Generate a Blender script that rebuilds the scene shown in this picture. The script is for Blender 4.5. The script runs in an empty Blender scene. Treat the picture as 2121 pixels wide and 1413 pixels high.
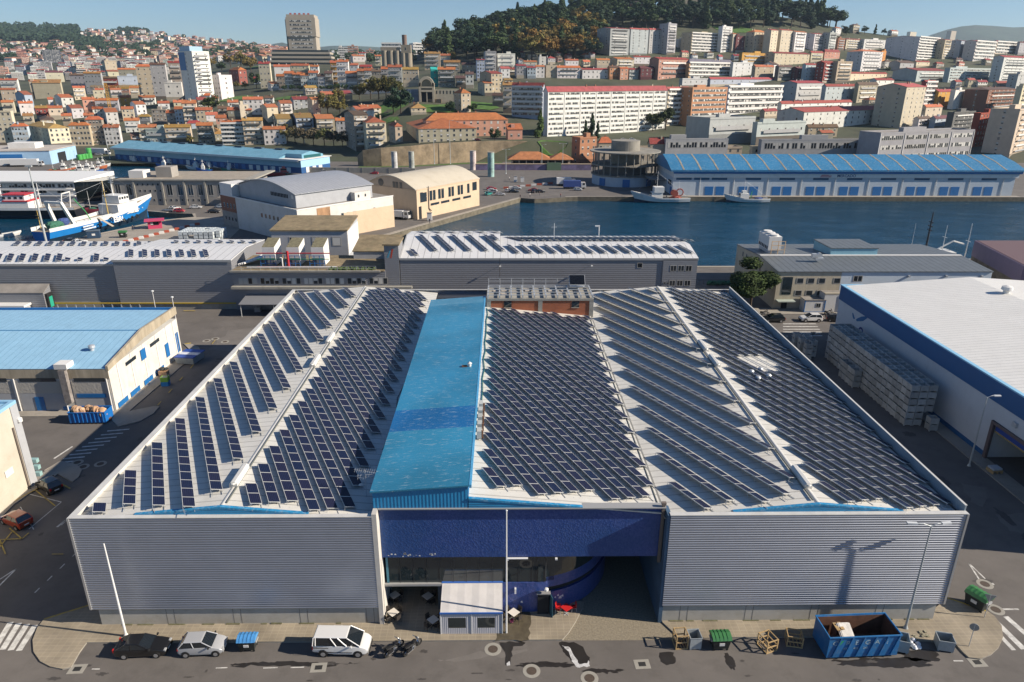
import bpy,math,random
from mathutils import Vector,Matrix
from mathutils.geometry import tessellate_polygon
random.seed(11)
S=bpy.context.scene
COL=S.collection
PI=math.pi
R=math.radians
CF,TH,PS,RO,CH=1450.,0.36049,0.014405,0.003514,46.
CX,CY=1060.5,706.5
Fv=Vector((math.sin(PS)*math.cos(TH),math.cos(PS)*math.cos(TH),-math.sin(TH)))
R0=Vector((math.cos(PS),-math.sin(PS),0));U0=R0.cross(Fv)
Rv=R0*math.cos(RO)+U0*math.sin(RO);Uv=U0*math.cos(RO)-R0*math.sin(RO)
def ray(px,py):return Fv+Rv*((px-CX)/CF)-Uv*((py-CY)/CF)
def G(px,py,z=0.):
 d=ray(px,py);t=(z-CH)/d.z
 return Vector((d.x*t,d.y*t,z))
def AY(px,py,y):
 d=ray(px,py);t=y/d.y
 return Vector((d.x*t,y,CH+d.z*t))
def AX(px,py,x):
 d=ray(px,py);t=x/d.x
 return Vector((x,d.y*t,CH+d.z*t))
def PROJ(p):
 d=Vector(p)-Vector((0,0,CH));z=d.dot(Fv)
 return CX+CF*d.dot(Rv)/z,CY-CF*d.dot(Uv)/z
class MB:
 def __init__(s):s.v=[];s.f=[];s.m=[]
 def face(s,pts,m=0):
  n=len(s.v);s.v+=[tuple(p)for p in pts];s.f.append(tuple(range(n,n+len(pts))));s.m.append(m);return s
 def hexa(s,p,m=0,mt=None,skip=()):
  n=len(s.v);s.v+=[tuple(q)for q in p]
  F=[(3,2,1,0),(4,5,6,7),(0,1,5,4),(1,2,6,5),(2,3,7,6),(3,0,4,7)]
  for i,q in enumerate(F):
   if i in skip:continue
   s.f.append(tuple(n+k for k in q));s.m.append(mt if(i==1 and mt is not None)else m)
  return s
 def box(s,x0,x1,y0,y1,z0,z1,m=0,mt=None,skip=()):
  return s.hexa([(x0,y0,z0),(x1,y0,z0),(x1,y1,z0),(x0,y1,z0),(x0,y0,z1),(x1,y0,z1),(x1,y1,z1),(x0,y1,z1)],m,mt,skip)
 def obox(s,c,u,hu,hv,z0,z1,m=0,mt=None):
  u=Vector((u[0],u[1],0)).normalized();v=Vector((-u.y,u.x,0));c=Vector((c[0],c[1],0))
  q=[c-u*hu-v*hv,c+u*hu-v*hv,c+u*hu+v*hv,c-u*hu+v*hv]
  return s.hexa([(p.x,p.y,z0)for p in q]+[(p.x,p.y,z1)for p in q],m,mt)
 def prism(s,poly,z0,z1,m=0,mt=None,bottom=False):
  n=len(poly);k=len(s.v);a=sum(poly[i][0]*poly[(i+1)%n][1]-poly[(i+1)%n][0]*poly[i][1]for i in range(n))
  if a<0:poly=poly[::-1]
  s.v+=[(p[0],p[1],z0)for p in poly]+[(p[0],p[1],z1)for p in poly]
  for i in range(n):
   j=(i+1)%n;s.f.append((k+i,k+j,k+n+j,k+n+i));s.m.append(m)
  s.f.append(tuple(range(k+n,k+2*n)));s.m.append(mt if mt is not None else m)
  if bottom:s.f.append(tuple(range(k+n-1,k-1,-1)));s.m.append(m)
  return s
 def tube(s,p,q,r,m=0,n=6,r2=None,cap=True):
  p=Vector(p);q=Vector(q);d=(q-p)
  if d.length<1e-6:return s
  d.normalize();a=d.orthogonal().normalized();b=d.cross(a);r2=r if r2 is None else r2
  k=len(s.v)
  for(c,rr)in((p,r),(q,r2)):
   for i in range(n):
    t=2*PI*i/n;s.v.append(tuple(c+a*(rr*math.cos(t))+b*(rr*math.sin(t))))
  for i in range(n):
   j=(i+1)%n;s.f.append((k+i,k+j,k+n+j,k+n+i));s.m.append(m)
  if cap:
   s.f.append(tuple(range(k+n-1,k-1,-1)));s.m.append(m)
   s.f.append(tuple(range(k+n,k+2*n)));s.m.append(m)
  return s
 def path(s,pts,r,m=0,n=6):
  for a,b in zip(pts,pts[1:]):s.tube(a,b,r,m,n)
  return s
 def lathe(s,prof,n=16,m=0,c=(0,0,0),cap=True):
  k=len(s.v)
  for(r,z)in prof:
   for i in range(n):
    t=2*PI*i/n;s.v.append((c[0]+r*math.cos(t),c[1]+r*math.sin(t),c[2]+z))
  for a in range(len(prof)-1):
   for i in range(n):
    j=(i+1)%n;s.f.append((k+a*n+i,k+a*n+j,k+(a+1)*n+j,k+(a+1)*n+i));s.m.append(m)
  if cap:
   s.f.append(tuple(range(k+n-1,k-1,-1)));s.m.append(m)
   s.f.append(tuple(k+(len(prof)-1)*n+i for i in range(n)));s.m.append(m)
  return s
 def loft(s,rings,m=0,closed=True,cap=True,mf=None):
  n=len(rings[0]);k=len(s.v)
  for r in rings:s.v+=[tuple(p)for p in r]
  for a in range(len(rings)-1):
   for i in range(n if closed else n-1):
    j=(i+1)%n;s.f.append((k+a*n+i,k+a*n+j,k+(a+1)*n+j,k+(a+1)*n+i));s.m.append(mf(a,i)if mf else m)
  if cap and closed:
   s.f.append(tuple(range(k+n-1,k-1,-1)));s.m.append(m)
   e=k+(len(rings)-1)*n;s.f.append(tuple(range(e,e+n)));s.m.append(m)
  return s
 def mesh(s,name,mats,smooth=False):
  me=bpy.data.meshes.new(name);me.from_pydata(s.v,[],s.f)
  mats=mats if isinstance(mats,(list,tuple))else[mats]
  for x in mats:me.materials.append(x)
  me.polygons.foreach_set('material_index',s.m)
  if smooth:me.polygons.foreach_set('use_smooth',[True]*len(s.f))
  me.update();return me
 def build(s,name,mats,parent=None,smooth=False,loc=None,rz=0.):
  return put(name,s.mesh(name,mats,smooth),parent,loc,rz)
def put(name,me,parent=None,loc=None,rz=0.,scale=None):
 o=bpy.data.objects.new(name,me);COL.objects.link(o)
 if parent is not None:o.parent=parent
 if loc is not None:o.location=loc
 if rz:o.rotation_euler=(0,0,rz)
 if scale is not None:o.scale=scale
 return o
def tag(o,label=None,cat=None,group=None,kind=None):
 if label:o['label']=label
 if cat:o['category']=cat
 if group:o['group']=group
 if kind:o['kind']=kind
 return o
def thing(name,label,cat,loc=(0,0,0),rz=0.,group=None):
 o=bpy.data.objects.new(name,None);COL.objects.link(o);o.empty_display_size=.3
 o.location=loc;o.rotation_euler=(0,0,rz)
 return tag(o,label,cat,group)
def kids(o):
 return KIDS.get(o.name)or[c for c in bpy.data.objects if c.parent==o]
KIDS={}
def freeze(o):
 def rec(x):KIDS[x.name]=[c for c in bpy.data.objects if c.parent==x];[rec(c)for c in KIDS[x.name]]
 rec(o);return o
def copy_tree(o,loc=None,rz=None,label=None,parent=None,group=None):
 c=o.copy();COL.objects.link(c);c.parent=parent
 if loc is not None:c.location=loc
 if rz is not None:c.rotation_euler=(0,0,rz)
 if label:c['label']=label
 if group:c['group']=group
 for ch in KIDS.get(o.name,()):copy_tree(ch,parent=c)
 return c
ORD='first second third fourth fifth sixth seventh eighth ninth tenth eleventh twelfth thirteenth fourteenth fifteenth sixteenth seventeenth eighteenth nineteenth twentieth'.split()
def ordw(i):
 if i<20:return ORD[i]
 t,u=divmod(i+1,10);T={2:'twent',3:'thirt',4:'fort',5:'fift',6:'sixt'}[t]
 return T+'ieth' if u==0 else T+'y-'+ORD[u-1]
def nt(name):
 m=bpy.data.materials.new(name);m.use_nodes=True;n=m.node_tree.nodes;l=m.node_tree.links
 return m,n,l,n['Principled BSDF']
MC={}
def mat(name,col,rough=.7,metal=0.,var=.0,scale=2.,spec=None,objvar=0.,bump=0.,bscale=20.,stretch=None,dirt=None,coat=0.):
 if name in MC:return MC[name]
 m,n,l,b=nt(name);MC[name]=m
 col=tuple(col)+((1.,)if len(col)==3 else())
 b.inputs['Base Color'].default_value=col;b.inputs['Roughness'].default_value=rough;b.inputs['Metallic'].default_value=metal
 if spec is not None:b.inputs['Specular IOR Level'].default_value=spec
 if coat:b.inputs['Coat Weight'].default_value=coat;b.inputs['Coat Roughness'].default_value=.05
 src=None
 def rgb(c):x=n.new('ShaderNodeRGB');x.outputs[0].default_value=c;return x.outputs[0]
 tc=None
 if var or bump or dirt:
  tc=n.new('ShaderNodeTexCoord');mp=n.new('ShaderNodeMapping');l.new(tc.outputs['Object'],mp.inputs[0])
  if stretch:mp.inputs['Scale'].default_value=stretch
 if var:
  no=n.new('ShaderNodeTexNoise');no.inputs['Scale'].default_value=scale;no.inputs['Detail'].default_value=6;no.inputs['Roughness'].default_value=.65
  l.new(mp.outputs[0],no.inputs['Vector'])
  mr=n.new('ShaderNodeMapRange');mr.inputs[1].default_value=.3;mr.inputs[2].default_value=.7;mr.inputs[3].default_value=1-var;mr.inputs[4].default_value=1+var
  l.new(no.outputs[0],mr.inputs[0])
  mx=n.new('ShaderNodeMix');mx.data_type='RGBA';mx.blend_type='MULTIPLY';mx.inputs[0].default_value=1
  mx.inputs[6].default_value=col;l.new(mr.outputs[0],mx.inputs[7]);src=mx.outputs[2]
 if dirt:
  dc,amt,ds=dirt
  no=n.new('ShaderNodeTexNoise');no.inputs['Scale'].default_value=ds;no.inputs['Detail'].default_value=8;no.inputs['Roughness'].default_value=.7
  l.new(mp.outputs[0],no.inputs['Vector'])
  cr=n.new('ShaderNodeMapRange');cr.inputs[1].default_value=.5;cr.inputs[2].default_value=.75;cr.inputs[3].default_value=0;cr.inputs[4].default_value=amt
  l.new(no.outputs[0],cr.inputs[0])
  mx=n.new('ShaderNodeMix');mx.data_type='RGBA';l.new(cr.outputs[0],mx.inputs[0])
  if src:l.new(src,mx.inputs[6])
  else:mx.inputs[6].default_value=col
  mx.inputs[7].default_value=tuple(dc)+(1,);src=mx.outputs[2]
 if objvar:
  oi=n.new('ShaderNodeObjectInfo');mr=n.new('ShaderNodeMapRange');mr.inputs[3].default_value=1-objvar;mr.inputs[4].default_value=1+objvar
  l.new(oi.outputs['Random'],mr.inputs[0])
  mx=n.new('ShaderNodeMix');mx.data_type='RGBA';mx.blend_type='MULTIPLY';mx.inputs[0].default_value=1
  if src:l.new(src,mx.inputs[6])
  else:mx.inputs[6].default_value=col
  l.new(mr.outputs[0],mx.inputs[7]);src=mx.outputs[2]
 if src:l.new(src,b.inputs['Base Color'])
 if bump:
  no=n.new('ShaderNodeTexNoise');no.inputs['Scale'].default_value=bscale;no.inputs['Detail'].default_value=4;l.new(mp.outputs[0],no.inputs['Vector'])
  bp=n.new('ShaderNodeBump');bp.inputs['Strength'].default_value=bump;bp.inputs['Distance'].default_value=.05;l.new(no.outputs[0],bp.inputs['Height']);l.new(bp.outputs[0],b.inputs['Normal'])
 return m
def ridged(name,col,axis,period,rough=.5,metal=0.,depth=.03,var=.05,dirt=None,col2=None,sharp=False,spec=None):
 if name in MC:return MC[name]
 m=mat(name,col,rough,metal,var,.6,dirt=dirt,spec=spec);n=m.node_tree.nodes;l=m.node_tree.links;b=n['Principled BSDF']
 tc=n.new('ShaderNodeTexCoord');sp=n.new('ShaderNodeSeparateXYZ');l.new(tc.outputs['Object'],sp.inputs[0])
 mu=n.new('ShaderNodeMath');mu.operation='MULTIPLY';mu.inputs[1].default_value=1/period;l.new(sp.outputs['XYZ'.index(axis)],mu.inputs[0])
 fr=n.new('ShaderNodeMath');fr.operation='FRACT';l.new(mu.outputs[0],fr.inputs[0])
 if sharp:
  pg=n.new('ShaderNodeMath');pg.operation='LESS_THAN';pg.inputs[1].default_value=.14;l.new(fr.outputs[0],pg.inputs[0]);h=pg.outputs[0]
 else:
  pg=n.new('ShaderNodeMath');pg.operation='PINGPONG';pg.inputs[1].default_value=.5;l.new(fr.outputs[0],pg.inputs[0]);h=pg.outputs[0]
 bp=n.new('ShaderNodeBump');bp.inputs['Strength'].default_value=1;bp.inputs['Distance'].default_value=depth;l.new(h,bp.inputs['Height']);l.new(bp.outputs[0],b.inputs['Normal'])
 if col2:
  mx=n.new('ShaderNodeMix');mx.data_type='RGBA'
  gt=n.new('ShaderNodeMath');gt.operation='LESS_THAN';gt.inputs[1].default_value=.1;l.new(fr.outputs[0],gt.inputs[0])
  old=b.inputs['Base Color'].links
  l.new(gt.outputs[0],mx.inputs[0])
  if old:l.new(old[0].from_socket,mx.inputs[6])
  else:mx.inputs[6].default_value=tuple(col)+(1,)
  mx.inputs[7].default_value=tuple(col2)+(1,);l.new(mx.outputs[2],b.inputs['Base Color'])
 return m
def glassy(name,col,rough=.08,objvar=.35):
 return mat(name,col,rough,0.,objvar=objvar,spec=.8)
TC=[-700,-250,0,300,600,745,800,850,950,1100,1250,1400,1600,1750,2121,2400,2900]
TCR=[ray(c,160).x/ray(c,160).y for c in TC]
TZ=[(405,[-.4]*17),(417,[.03]*17),(424,[.1,.1,.1,.1,.1,.1,8,10,10.5,11,9,6,4,4,4,4,4]),(500,[1,1,1,1,1,4,12,14,14,13,12,10,8,8,8,8,8])]
TP=[(600,[278,275,270,255,225,215,205,195,200,205,225,228,235,238,245,250,250]),(750,[235,232,228,212,180,178,174,168,165,165,175,180,188,190,195,200,200]),(950,[192,190,187,176,140,138,138,138,124,108,100,112,128,140,150,155,155]),(1200,[167,166,165,155,125,124,123,120,84,50,27,20,34,64,112,122,124]),(1400,[159,158,157,148,118,118,118,117,92,56,28,22,58,66,108,112,112]),(1700,[149,148,146,138,112,113,114,114,112,105,90,90,92,97,103,104,104]),(2300,[121,120,118,112,108,110,111,112,112,112,112,112,112,112,110,108,108]),(3200,[86,85,82,82,104,109,110,111,112,112,112,112,112,112,112,112,112]),(4200,[62,60,59,66,101,108,110,111,112,112,112,112,112,112,112,112,112]),(5200,[70,70,72,80,108,111,112,113,113,113,113,113,113,113,113,113,113])]
for Y,ps in TP:TZ.append((Y,[AY(c if-300<c<2450 else 1060,p,Y).z for c,p in zip(TC,ps)]))
def T(x,y):
 if y<=405:return 0.if y>380 else 0.
 r=x/y
 if r<=TCR[0]:i,u=0,0.
 elif r>=TCR[-1]:i,u=len(TCR)-2,1.
 else:
  i=0
  while TCR[i+1]<r:i+=1
  u=(r-TCR[i])/(TCR[i+1]-TCR[i])
 j=0
 while j<len(TZ)-2 and TZ[j+1][0]<y:j+=1
 v=min(1.,(y-TZ[j][0])/(TZ[j+1][0]-TZ[j][0]))
 a=TZ[j][1];b=TZ[j+1][1]
 z=(a[i]*(1-u)+a[i+1]*u)*(1-v)+(b[i]*(1-u)+b[i+1]*u)*v
 return max(z,0.)if y>417 else z
def HIT(px,py,y0=418.,y1=5000.):
 d=ray(px,py);y=y0
 while y<y1:
  x=d.x*y/d.y;z=CH+d.z*y/d.y
  if z<=T(x,y):return Vector((x,y,T(x,y)))
  y+=2.+y*.002
 return Vector((d.x*y1/d.y,y1,T(d.x*y1/d.y,y1)))
M_asphalt=mat('asphalt',(.125,.113,.104),.92,var=.16,scale=.16,dirt=((.075,.068,.062),.7,.35),bump=.12,bscale=9)
M_asphalt2=mat('asphalt_patch',(.15,.137,.126),.92,var=.12,scale=.5)
M_terrain=mat('hillside_ground',(.05,.058,.03),.95,var=.5,scale=.018,dirt=((.11,.095,.075),.9,.022))
def paver_mat():
 m,n,l,b=nt('pavers');b.inputs['Roughness'].default_value=.9
 tc=n.new('ShaderNodeTexCoord');br=n.new('ShaderNodeTexBrick');br.offset=0
 l.new(tc.outputs['Object'],br.inputs['Vector'])
 br.inputs['Scale'].default_value=1;br.inputs['Brick Width'].default_value=.6;br.inputs['Row Height'].default_value=.4;br.inputs['Mortar Size'].default_value=.03
 br.inputs['Color1'].default_value=(.29,.245,.18,1);br.inputs['Color2'].default_value=(.265,.225,.17,1);br.inputs['Mortar'].default_value=(.33,.285,.21,1)
 no=n.new('ShaderNodeTexNoise');no.inputs['Scale'].default_value=.35;no.inputs['Detail'].default_value=8;l.new(tc.outputs['Object'],no.inputs['Vector'])
 mr=n.new('ShaderNodeMapRange');mr.inputs[1].default_value=.3;mr.inputs[2].default_value=.7;mr.inputs[3].default_value=.72;mr.inputs[4].default_value=1.15;l.new(no.outputs[0],mr.inputs[0])
 mx=n.new('ShaderNodeMix');mx.data_type='RGBA';mx.blend_type='MULTIPLY';mx.inputs[0].default_value=1
 l.new(br.outputs['Color'],mx.inputs[6]);l.new(mr.outputs[0],mx.inputs[7]);l.new(mx.outputs[2],b.inputs['Base Color'])
 return m
M_paver=paver_mat()
M_kerb=mat('kerb_stone',(.27,.25,.22),.85,var=.2,scale=1.5)
M_cobble=mat('cobbles',(.22,.19,.14),.9,var=.3,scale=6,bump=.5,bscale=7)
M_white=mat('road_paint',(.55,.54,.51),.8,var=.3,scale=1.6,dirt=((.19,.17,.15),1.,1.3))
M_yellow=mat('yellow_paint',(.42,.3,.06),.8,var=.3,scale=1.2,dirt=((.16,.14,.12),.8,3.))
M_wet=mat('wet_asphalt',(.028,.025,.023),.35,var=.2,scale=1.)
M_foam=mat('dried_suds',(.5,.5,.5),.9,var=.3,scale=3,dirt=((.045,.04,.038),1.,1.6))
M_quaywall=mat('quay_stone',(.13,.115,.085),.95,var=.4,scale=.6,bump=.5,bscale=1.5)
M_quay=mat('quay_concrete',(.3,.27,.23),.9,var=.2,scale=.25,dirt=((.14,.125,.105),.7,.5))
M_iron=mat('rusty_iron',(.075,.055,.042),.8,var=.25,scale=6)
M_conc=mat('concrete',(.3,.285,.25),.9,var=.15,scale=.5,dirt=((.15,.14,.12),.6,.9))
def water_mat():
 m,n,l,b=nt('harbour_water');b.inputs['Base Color'].default_value=(.002,.042,.085,1);b.inputs['Roughness'].default_value=.08;b.inputs['IOR'].default_value=1.33
 tc=n.new('ShaderNodeTexCoord');mp=n.new('ShaderNodeMapping');mp.inputs['Scale'].default_value=(1,1.6,1);l.new(tc.outputs['Object'],mp.inputs[0])
 a=n.new('ShaderNodeTexNoise');a.inputs['Scale'].default_value=.9;a.inputs['Detail'].default_value=3;a.inputs['Roughness'].default_value=.55;l.new(mp.outputs[0],a.inputs['Vector'])
 c=n.new('ShaderNodeTexNoise');c.inputs['Scale'].default_value=.09;c.inputs['Detail'].default_value=3;l.new(mp.outputs[0],c.inputs['Vector'])
 mr=n.new('ShaderNodeMapRange');mr.inputs[1].default_value=.35;mr.inputs[2].default_value=.65;mr.inputs[3].default_value=.35;mr.inputs[4].default_value=1.0;l.new(c.outputs[0],mr.inputs[0])
 bp=n.new('ShaderNodeBump');bp.inputs['Distance'].default_value=.8;l.new(mr.outputs[0],bp.inputs['Strength']);l.new(a.outputs[0],bp.inputs['Height']);l.new(bp.outputs[0],b.inputs['Normal'])
 return m
M_water=water_mat()
def P2(*pts):return[(G(a,b).x,G(a,b).y)for a,b in pts]
basin_right=[(-27.5,229),(-42,204),(-42,177),(330,177),(330,290),(31,290),(26,289),(19,286),(13,284.5),(7.5,287)]
basin_left=P2((-250,540),(108,504),(340,456),(402,450),(398,443),(345,441),(235,432),(160,424),(0,424),(-250,424))
basin_north=P2((195,340),(243,332),(632,361),(612,374),(505,401),(240,388),(205,366))
outer=[(-430,-70),(430,-70),(430,418),(-430,418)]
from mathutils.geometry import delaunay_2d_cdt
def inside(p,q):
 c=False;j=len(q)-1
 for i in range(len(q)):
  if(q[i][1]>p[1])!=(q[j][1]>p[1])and p[0]<(q[j][0]-q[i][0])*(p[1]-q[i][1])/(q[j][1]-q[i][1])+q[i][0]:c=not c
  j=i
 return c
def sheet(polys,z):
 vs,es=[],[]
 for q in polys:
  k=len(vs);vs+=[Vector((p[0],p[1]))for p in q];es+=[(k+i,k+(i+1)%len(q))for i in range(len(q))]
 v,_,f,*_=delaunay_2d_cdt(vs,es,[],0,1e-4)
 mb=MB();mb.v=[(p.x,p.y,z)for p in v]
 for t in f:
  c=sum((v[i]for i in t),Vector((0,0)))/len(t)
  if inside(c,polys[0])and not any(inside(c,h)for h in polys[1:]):
   a,b,d=v[t[0]],v[t[1]],v[t[2]]
   if(b-a).cross(d-a)<0:t=t[::-1]
   mb.f.append(tuple(t));mb.m.append(0)
 return mb
tag(sheet([outer,basin_right,basin_left,basin_north],0.).build('ground',M_asphalt),kind='structure')
qw=MB()
for q in(basin_right,basin_left,basin_north):
 for a,b in zip(q,q[1:]+q[:1]):qw.face([(a[0],a[1],0),(b[0],b[1],0),(b[0],b[1],-5),(a[0],a[1],-5)])
tag(qw.build('quay_wall',M_quaywall),kind='structure')
tag(MB().face([(-420,150,-1.7),(420,150,-1.7),(420,410,-1.7),(-420,410,-1.7)]).build('water',M_water),kind='structure')
def inset_strip(pts,w):
 out=[]
 for i,p in enumerate(pts):
  a=Vector(pts[max(0,i-1)]);b=Vector(pts[min(len(pts)-1,i+1)]);d=(b-a).normalized();out.append(Vector(p)+Vector((-d.y,d.x))*w)
 return out
def strip(pts,w,z0,z1,m=0,mb=None):
 mb=mb or MB();q=inset_strip(pts,w)
 for i in range(len(pts)-1):
  a,b,c,d=Vector(pts[i]),Vector(pts[i+1]),q[i+1],q[i]
  if(b-a).cross(d-a)<0:a,b,c,d=b,a,d,c
  mb.hexa([(p.x,p.y,z0)for p in(a,b,c,d)]+[(p.x,p.y,z1)for p in(a,b,c,d)],m)
 return mb
cop=MB()
strip([(-42,177),(330,177)],-1.2,-.1,.12,mb=cop);strip([(330,290),(31,290),(26,289)],-1.2,-.1,.12,mb=cop)
strip([(7.5,287),(-27.5,229),(-42,204)],-1.5,-.1,.14,mb=cop)
strip(basin_left[1:5],-1.,-.1,.13,mb=cop);strip(basin_left[5:9],-1.,-.1,.13,mb=cop);strip(basin_north[1:3],-1.,-.1,.13,mb=cop)
tag(cop.build('quay_kerb',M_quay),kind='structure')
sl=MB();sl.hexa([(9,286,-3),(26,290,-3),(24,297,-3),(6,293,-3),(13.2,284.7,-2.1),(26,289.2,-1.2),(24,297,.02),(7.4,288,.02)])
tag(sl.build('slipway_path',M_quay),kind='structure')
tb=MB();rows=[405,411,417,424,435,450,475]+[500+25*i for i in range(30)]+[1250+50*i for i in range(12)]+[1850+120*i for i in range(28)]
nc=110
for y in rows:
 for i in range(nc+1):
  r=TCR[0]+(TCR[-1]-TCR[0])*i/nc;tb.v.append((r*y,y,T(r*y,y)))
for j in range(len(rows)-1):
 for i in range(nc):k=j*(nc+1)+i;tb.f.append((k,k+1,k+nc+2,k+nc+1));tb.m.append(0)
tag(tb.build('terrain',M_terrain,smooth=True),kind='structure')
M_far=mat('far_woods',(.05,.075,.045),.95,var=.4,scale=.004,dirt=((.12,.12,.09),.5,.01))
hb=MB()
def ridge(prof,y,dy):
 k=len(hb.v);n=len(prof)
 for px,py in prof:
  p=AY(px,py,y);hb.v+=[(p.x,y-dy,0),(p.x,y-dy*.4,p.z*.62),tuple(p),(p.x,y+dy,0)]
 for i in range(n-1):
  for q in range(3):a=k+i*4+q;hb.f.append((a,a+4,a+5,a+1));hb.m.append(0)
ridge([(470,112),(520,103),(552,97),(566,91),(585,88),(600,93),(640,99),(665,97),(690,95),(730,95),(770,97),(800,99),(840,103),(880,109),(930,114)],8200,1400)
ridge([(1840,104),(1880,90),(1930,72),(1960,62),(1990,55),(2020,52),(2060,54),(2100,57),(2150,55),(2220,60),(2300,80),(2400,104)],7000,1300)
tag(hb.build('hills',M_far,smooth=True),kind='structure')
def pave(name,poly,m=None,z=.13,mk=True):
 mb=MB();mb.prism(poly,0.001,z,1,0);return tag(mb.build(name,[m or M_paver,M_kerb]),kind='structure')
front_pave=[(-36.2,52.)]+P2((185,1257),(92,1284),(78,1302),(68,1328),(70,1352),(84,1372),(105,1383),(130,1388),(148,1384),(166,1352),(180,1333),(660,1331),(1165,1327),(1178,1312),(1192,1290),(1201,1272),(1207,1262))+[(7.6,52.6),(2,53.5),(-2,56.5),(-10.6,56.5),(-10.7,50.3),(-35.5,50.4)]
pave('pavement',front_pave)
pave('pavement',P2((1372,1291),(1409,1325),(1500,1322),(1800,1321),(1977,1334),(1994,1353),(2006,1364),(2030,1367),(2052,1358),(2068,1343),(2077,1322),(2074,1298),(2060,1279),(2042,1266),(1962,1240))+[(39.4,51.),(38.9,50.2),(14.4,50.3)])
tag(sheet([P2((1165,1327),(1178,1312),(1192,1290),(1201,1272),(1207,1262))+[(7.6,54),(9.5,58),(14.2,70),(14.3,50.2)]+P2((1372,1291),(1409,1326))],.008).build('driveway_path',M_cobble),kind='structure')
def arc(cx,cy,r,a0,a1,n=10):return[(cx+r*math.cos(R(a0+(a1-a0)*i/n)),cy+r*math.sin(R(a0+(a1-a0)*i/n)))for i in range(n+1)]
pave('pavement',[(-80,91.2),(-56.9,91.4)]+P2((245,885),(290,874),(318,858),(331,843),(318,843),(268,853))+[(-54.6,95),(-54.2,113.2)]+P2((397,744),(412,742),(418,732),(412,720),(398,714),(380,713))+[(-56,117.5),(-57,117),(-57.3,93.5),(-80,92.6)],M_quay)
pave('pavement',[(-57.2,50),(-54.4,50)]+P2((30,1046),(120,983),(150,1000),(163,990),(170,975),(160,964),(125,956),(92,976))+[(-56.6,77.5),(-57,74)],M_quay)
pave('pavement',[(60.2,60),(62.6,60),(62.6,123),(60.6,122)],M_quay)
pave('pavement',[(53.5,137.4),(110,137.4),(110,141.3),(53.5,141.3)],M_quay)
def marks(name,quads,m,z=.006):
 mb=MB()
 for q in quads:
  q=[(p[0],p[1],z)for p in q]
  if(Vector(q[1])-Vector(q[0])).cross(Vector(q[2])-Vector(q[0])).z<0:q=q[::-1]
  mb.face(q)
 return tag(mb.build(name,m),kind='structure')
def bar(a,b,w):
 a=Vector((a[0],a[1]));b=Vector((b[0],b[1]));d=(b-a).normalized();n=Vector((-d.y,d.x))*w/2
 return[a+n,b+n,b-n,a-n]
def pb(a,b,w):return bar(G(*a),G(*b),w)
zeb=[pb((222+0*i-13*i,893+8.2*i),(268-9.2*i-4*i,889+8.2*i),.28)for i in range(9)]
zeb+=[pb((-12+17*i,1345+1*i),(22+17*i,1289+2*i),.5)for i in range(4)]
zeb+=[pb((2058,1283),(2121,1345),.55),pb((2083,1277),(2130,1318),.5),pb((2073,1318),(2100,1347),.4),pb((2066,1262),(2110,1262),.2)]
zeb+=[pb((1622,671+i*5.6),(1690+i*4,671+i*5.6),.4)for i in range(4)]
zeb+=[pb((1640,690+i*5.5),(1700+i*3,690+i*5.5),.4)for i in range(2)]
zeb+=[pb((0,1200),(34,1178),.15),pb((34,1178),(-14,1226),.15),pb((118,1092),(136,1078),.25),pb((126,1088),(142,1074),.2)]
zeb+=[pb((2006,1166),(2048,1206),.14),pb((2006,1166),(2036,1212),.14),pb((2034,1213),(2058,1209),.3)]
zeb+=[pb((160-i*26,1143+i*25),(150-i*26,1153+i*25),.12)for i in range(4)]
zeb+=[pb((60+i*0,1096),(127,1040),.1),pb((127,1040),(42,992+27),.12),pb((70,1097),(42,1050),.1),pb((190,1386),(207,1386),.1),pb((447,1384),(471,1383),.1),pb((545,1384),(575,1383),.1),pb((602,1383),(630,1382),.1),pb((1975,1369),(1995,1369),.12)]
zeb+=[pb((112,950),(150,925),.25)]
marks('road_marking',zeb,M_white)
dash=[pb((327+i*22.5,841-i*25.5),(334+i*22.5,833-i*25.5),.16)for i in range(6)]
dash+=[pb((78,1014),(0,1056),.16),pb((75,1018),(115,1050),.13),pb((100,990),(146,1014),.2),pb((0,1120),(46,1118),.12),pb((0,1135),(25,1104),.12),pb((20,1096),(46,1118),.12),pb((46,1118),(60,1106),.12),pb((0,1120),(12,1150),.12),pb((185,1256),(92,1285),.2),pb((1962,1241),(2042,1268),.2),pb((108,1150),(132,1150),.12)]
dash+=[pb((380,645),(405,645),.3),pb((383,714),(396,712),.5)]
marks('road_line',dash,M_yellow,.14)
def blob(c,rx,ry,n=22,j=.25,seed=1,rot=0.):
 rr=random.Random(seed);out=[]
 for i in range(n):
  t=2*PI*i/n;k=1+rr.uniform(-j,j);x,y=rx*k*math.cos(t),ry*k*math.sin(t);out.append((c[0]+x*math.cos(rot)-y*math.sin(rot),c[1]+x*math.sin(rot)+y*math.cos(rot)))
 return out
def rough(q,k=4,j=.09):
 r=random.Random(len(q));out=[]
 for a,b in zip(q,q[1:]+q[:1]):
  d=math.hypot(b[0]-a[0],b[1]-a[1]);out+=[(a[0]+(b[0]-a[0])*i/k+(r.uniform(-j,j)*d if i else 0),a[1]+(b[1]-a[1])*i/k+(r.uniform(-j,j)*d if i else 0))for i in range(k)]
 return out
def stains(name,polys,m,z):
 mb=MB()
 for q in polys:
  q=rough(q)
  e=sheet([q],z);k=len(mb.v);mb.v+=e.v;mb.f+=[tuple(k+i for i in t)for t in e.f];mb.m+=e.m
 return tag(mb.build(name,m),kind='structure')
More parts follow.
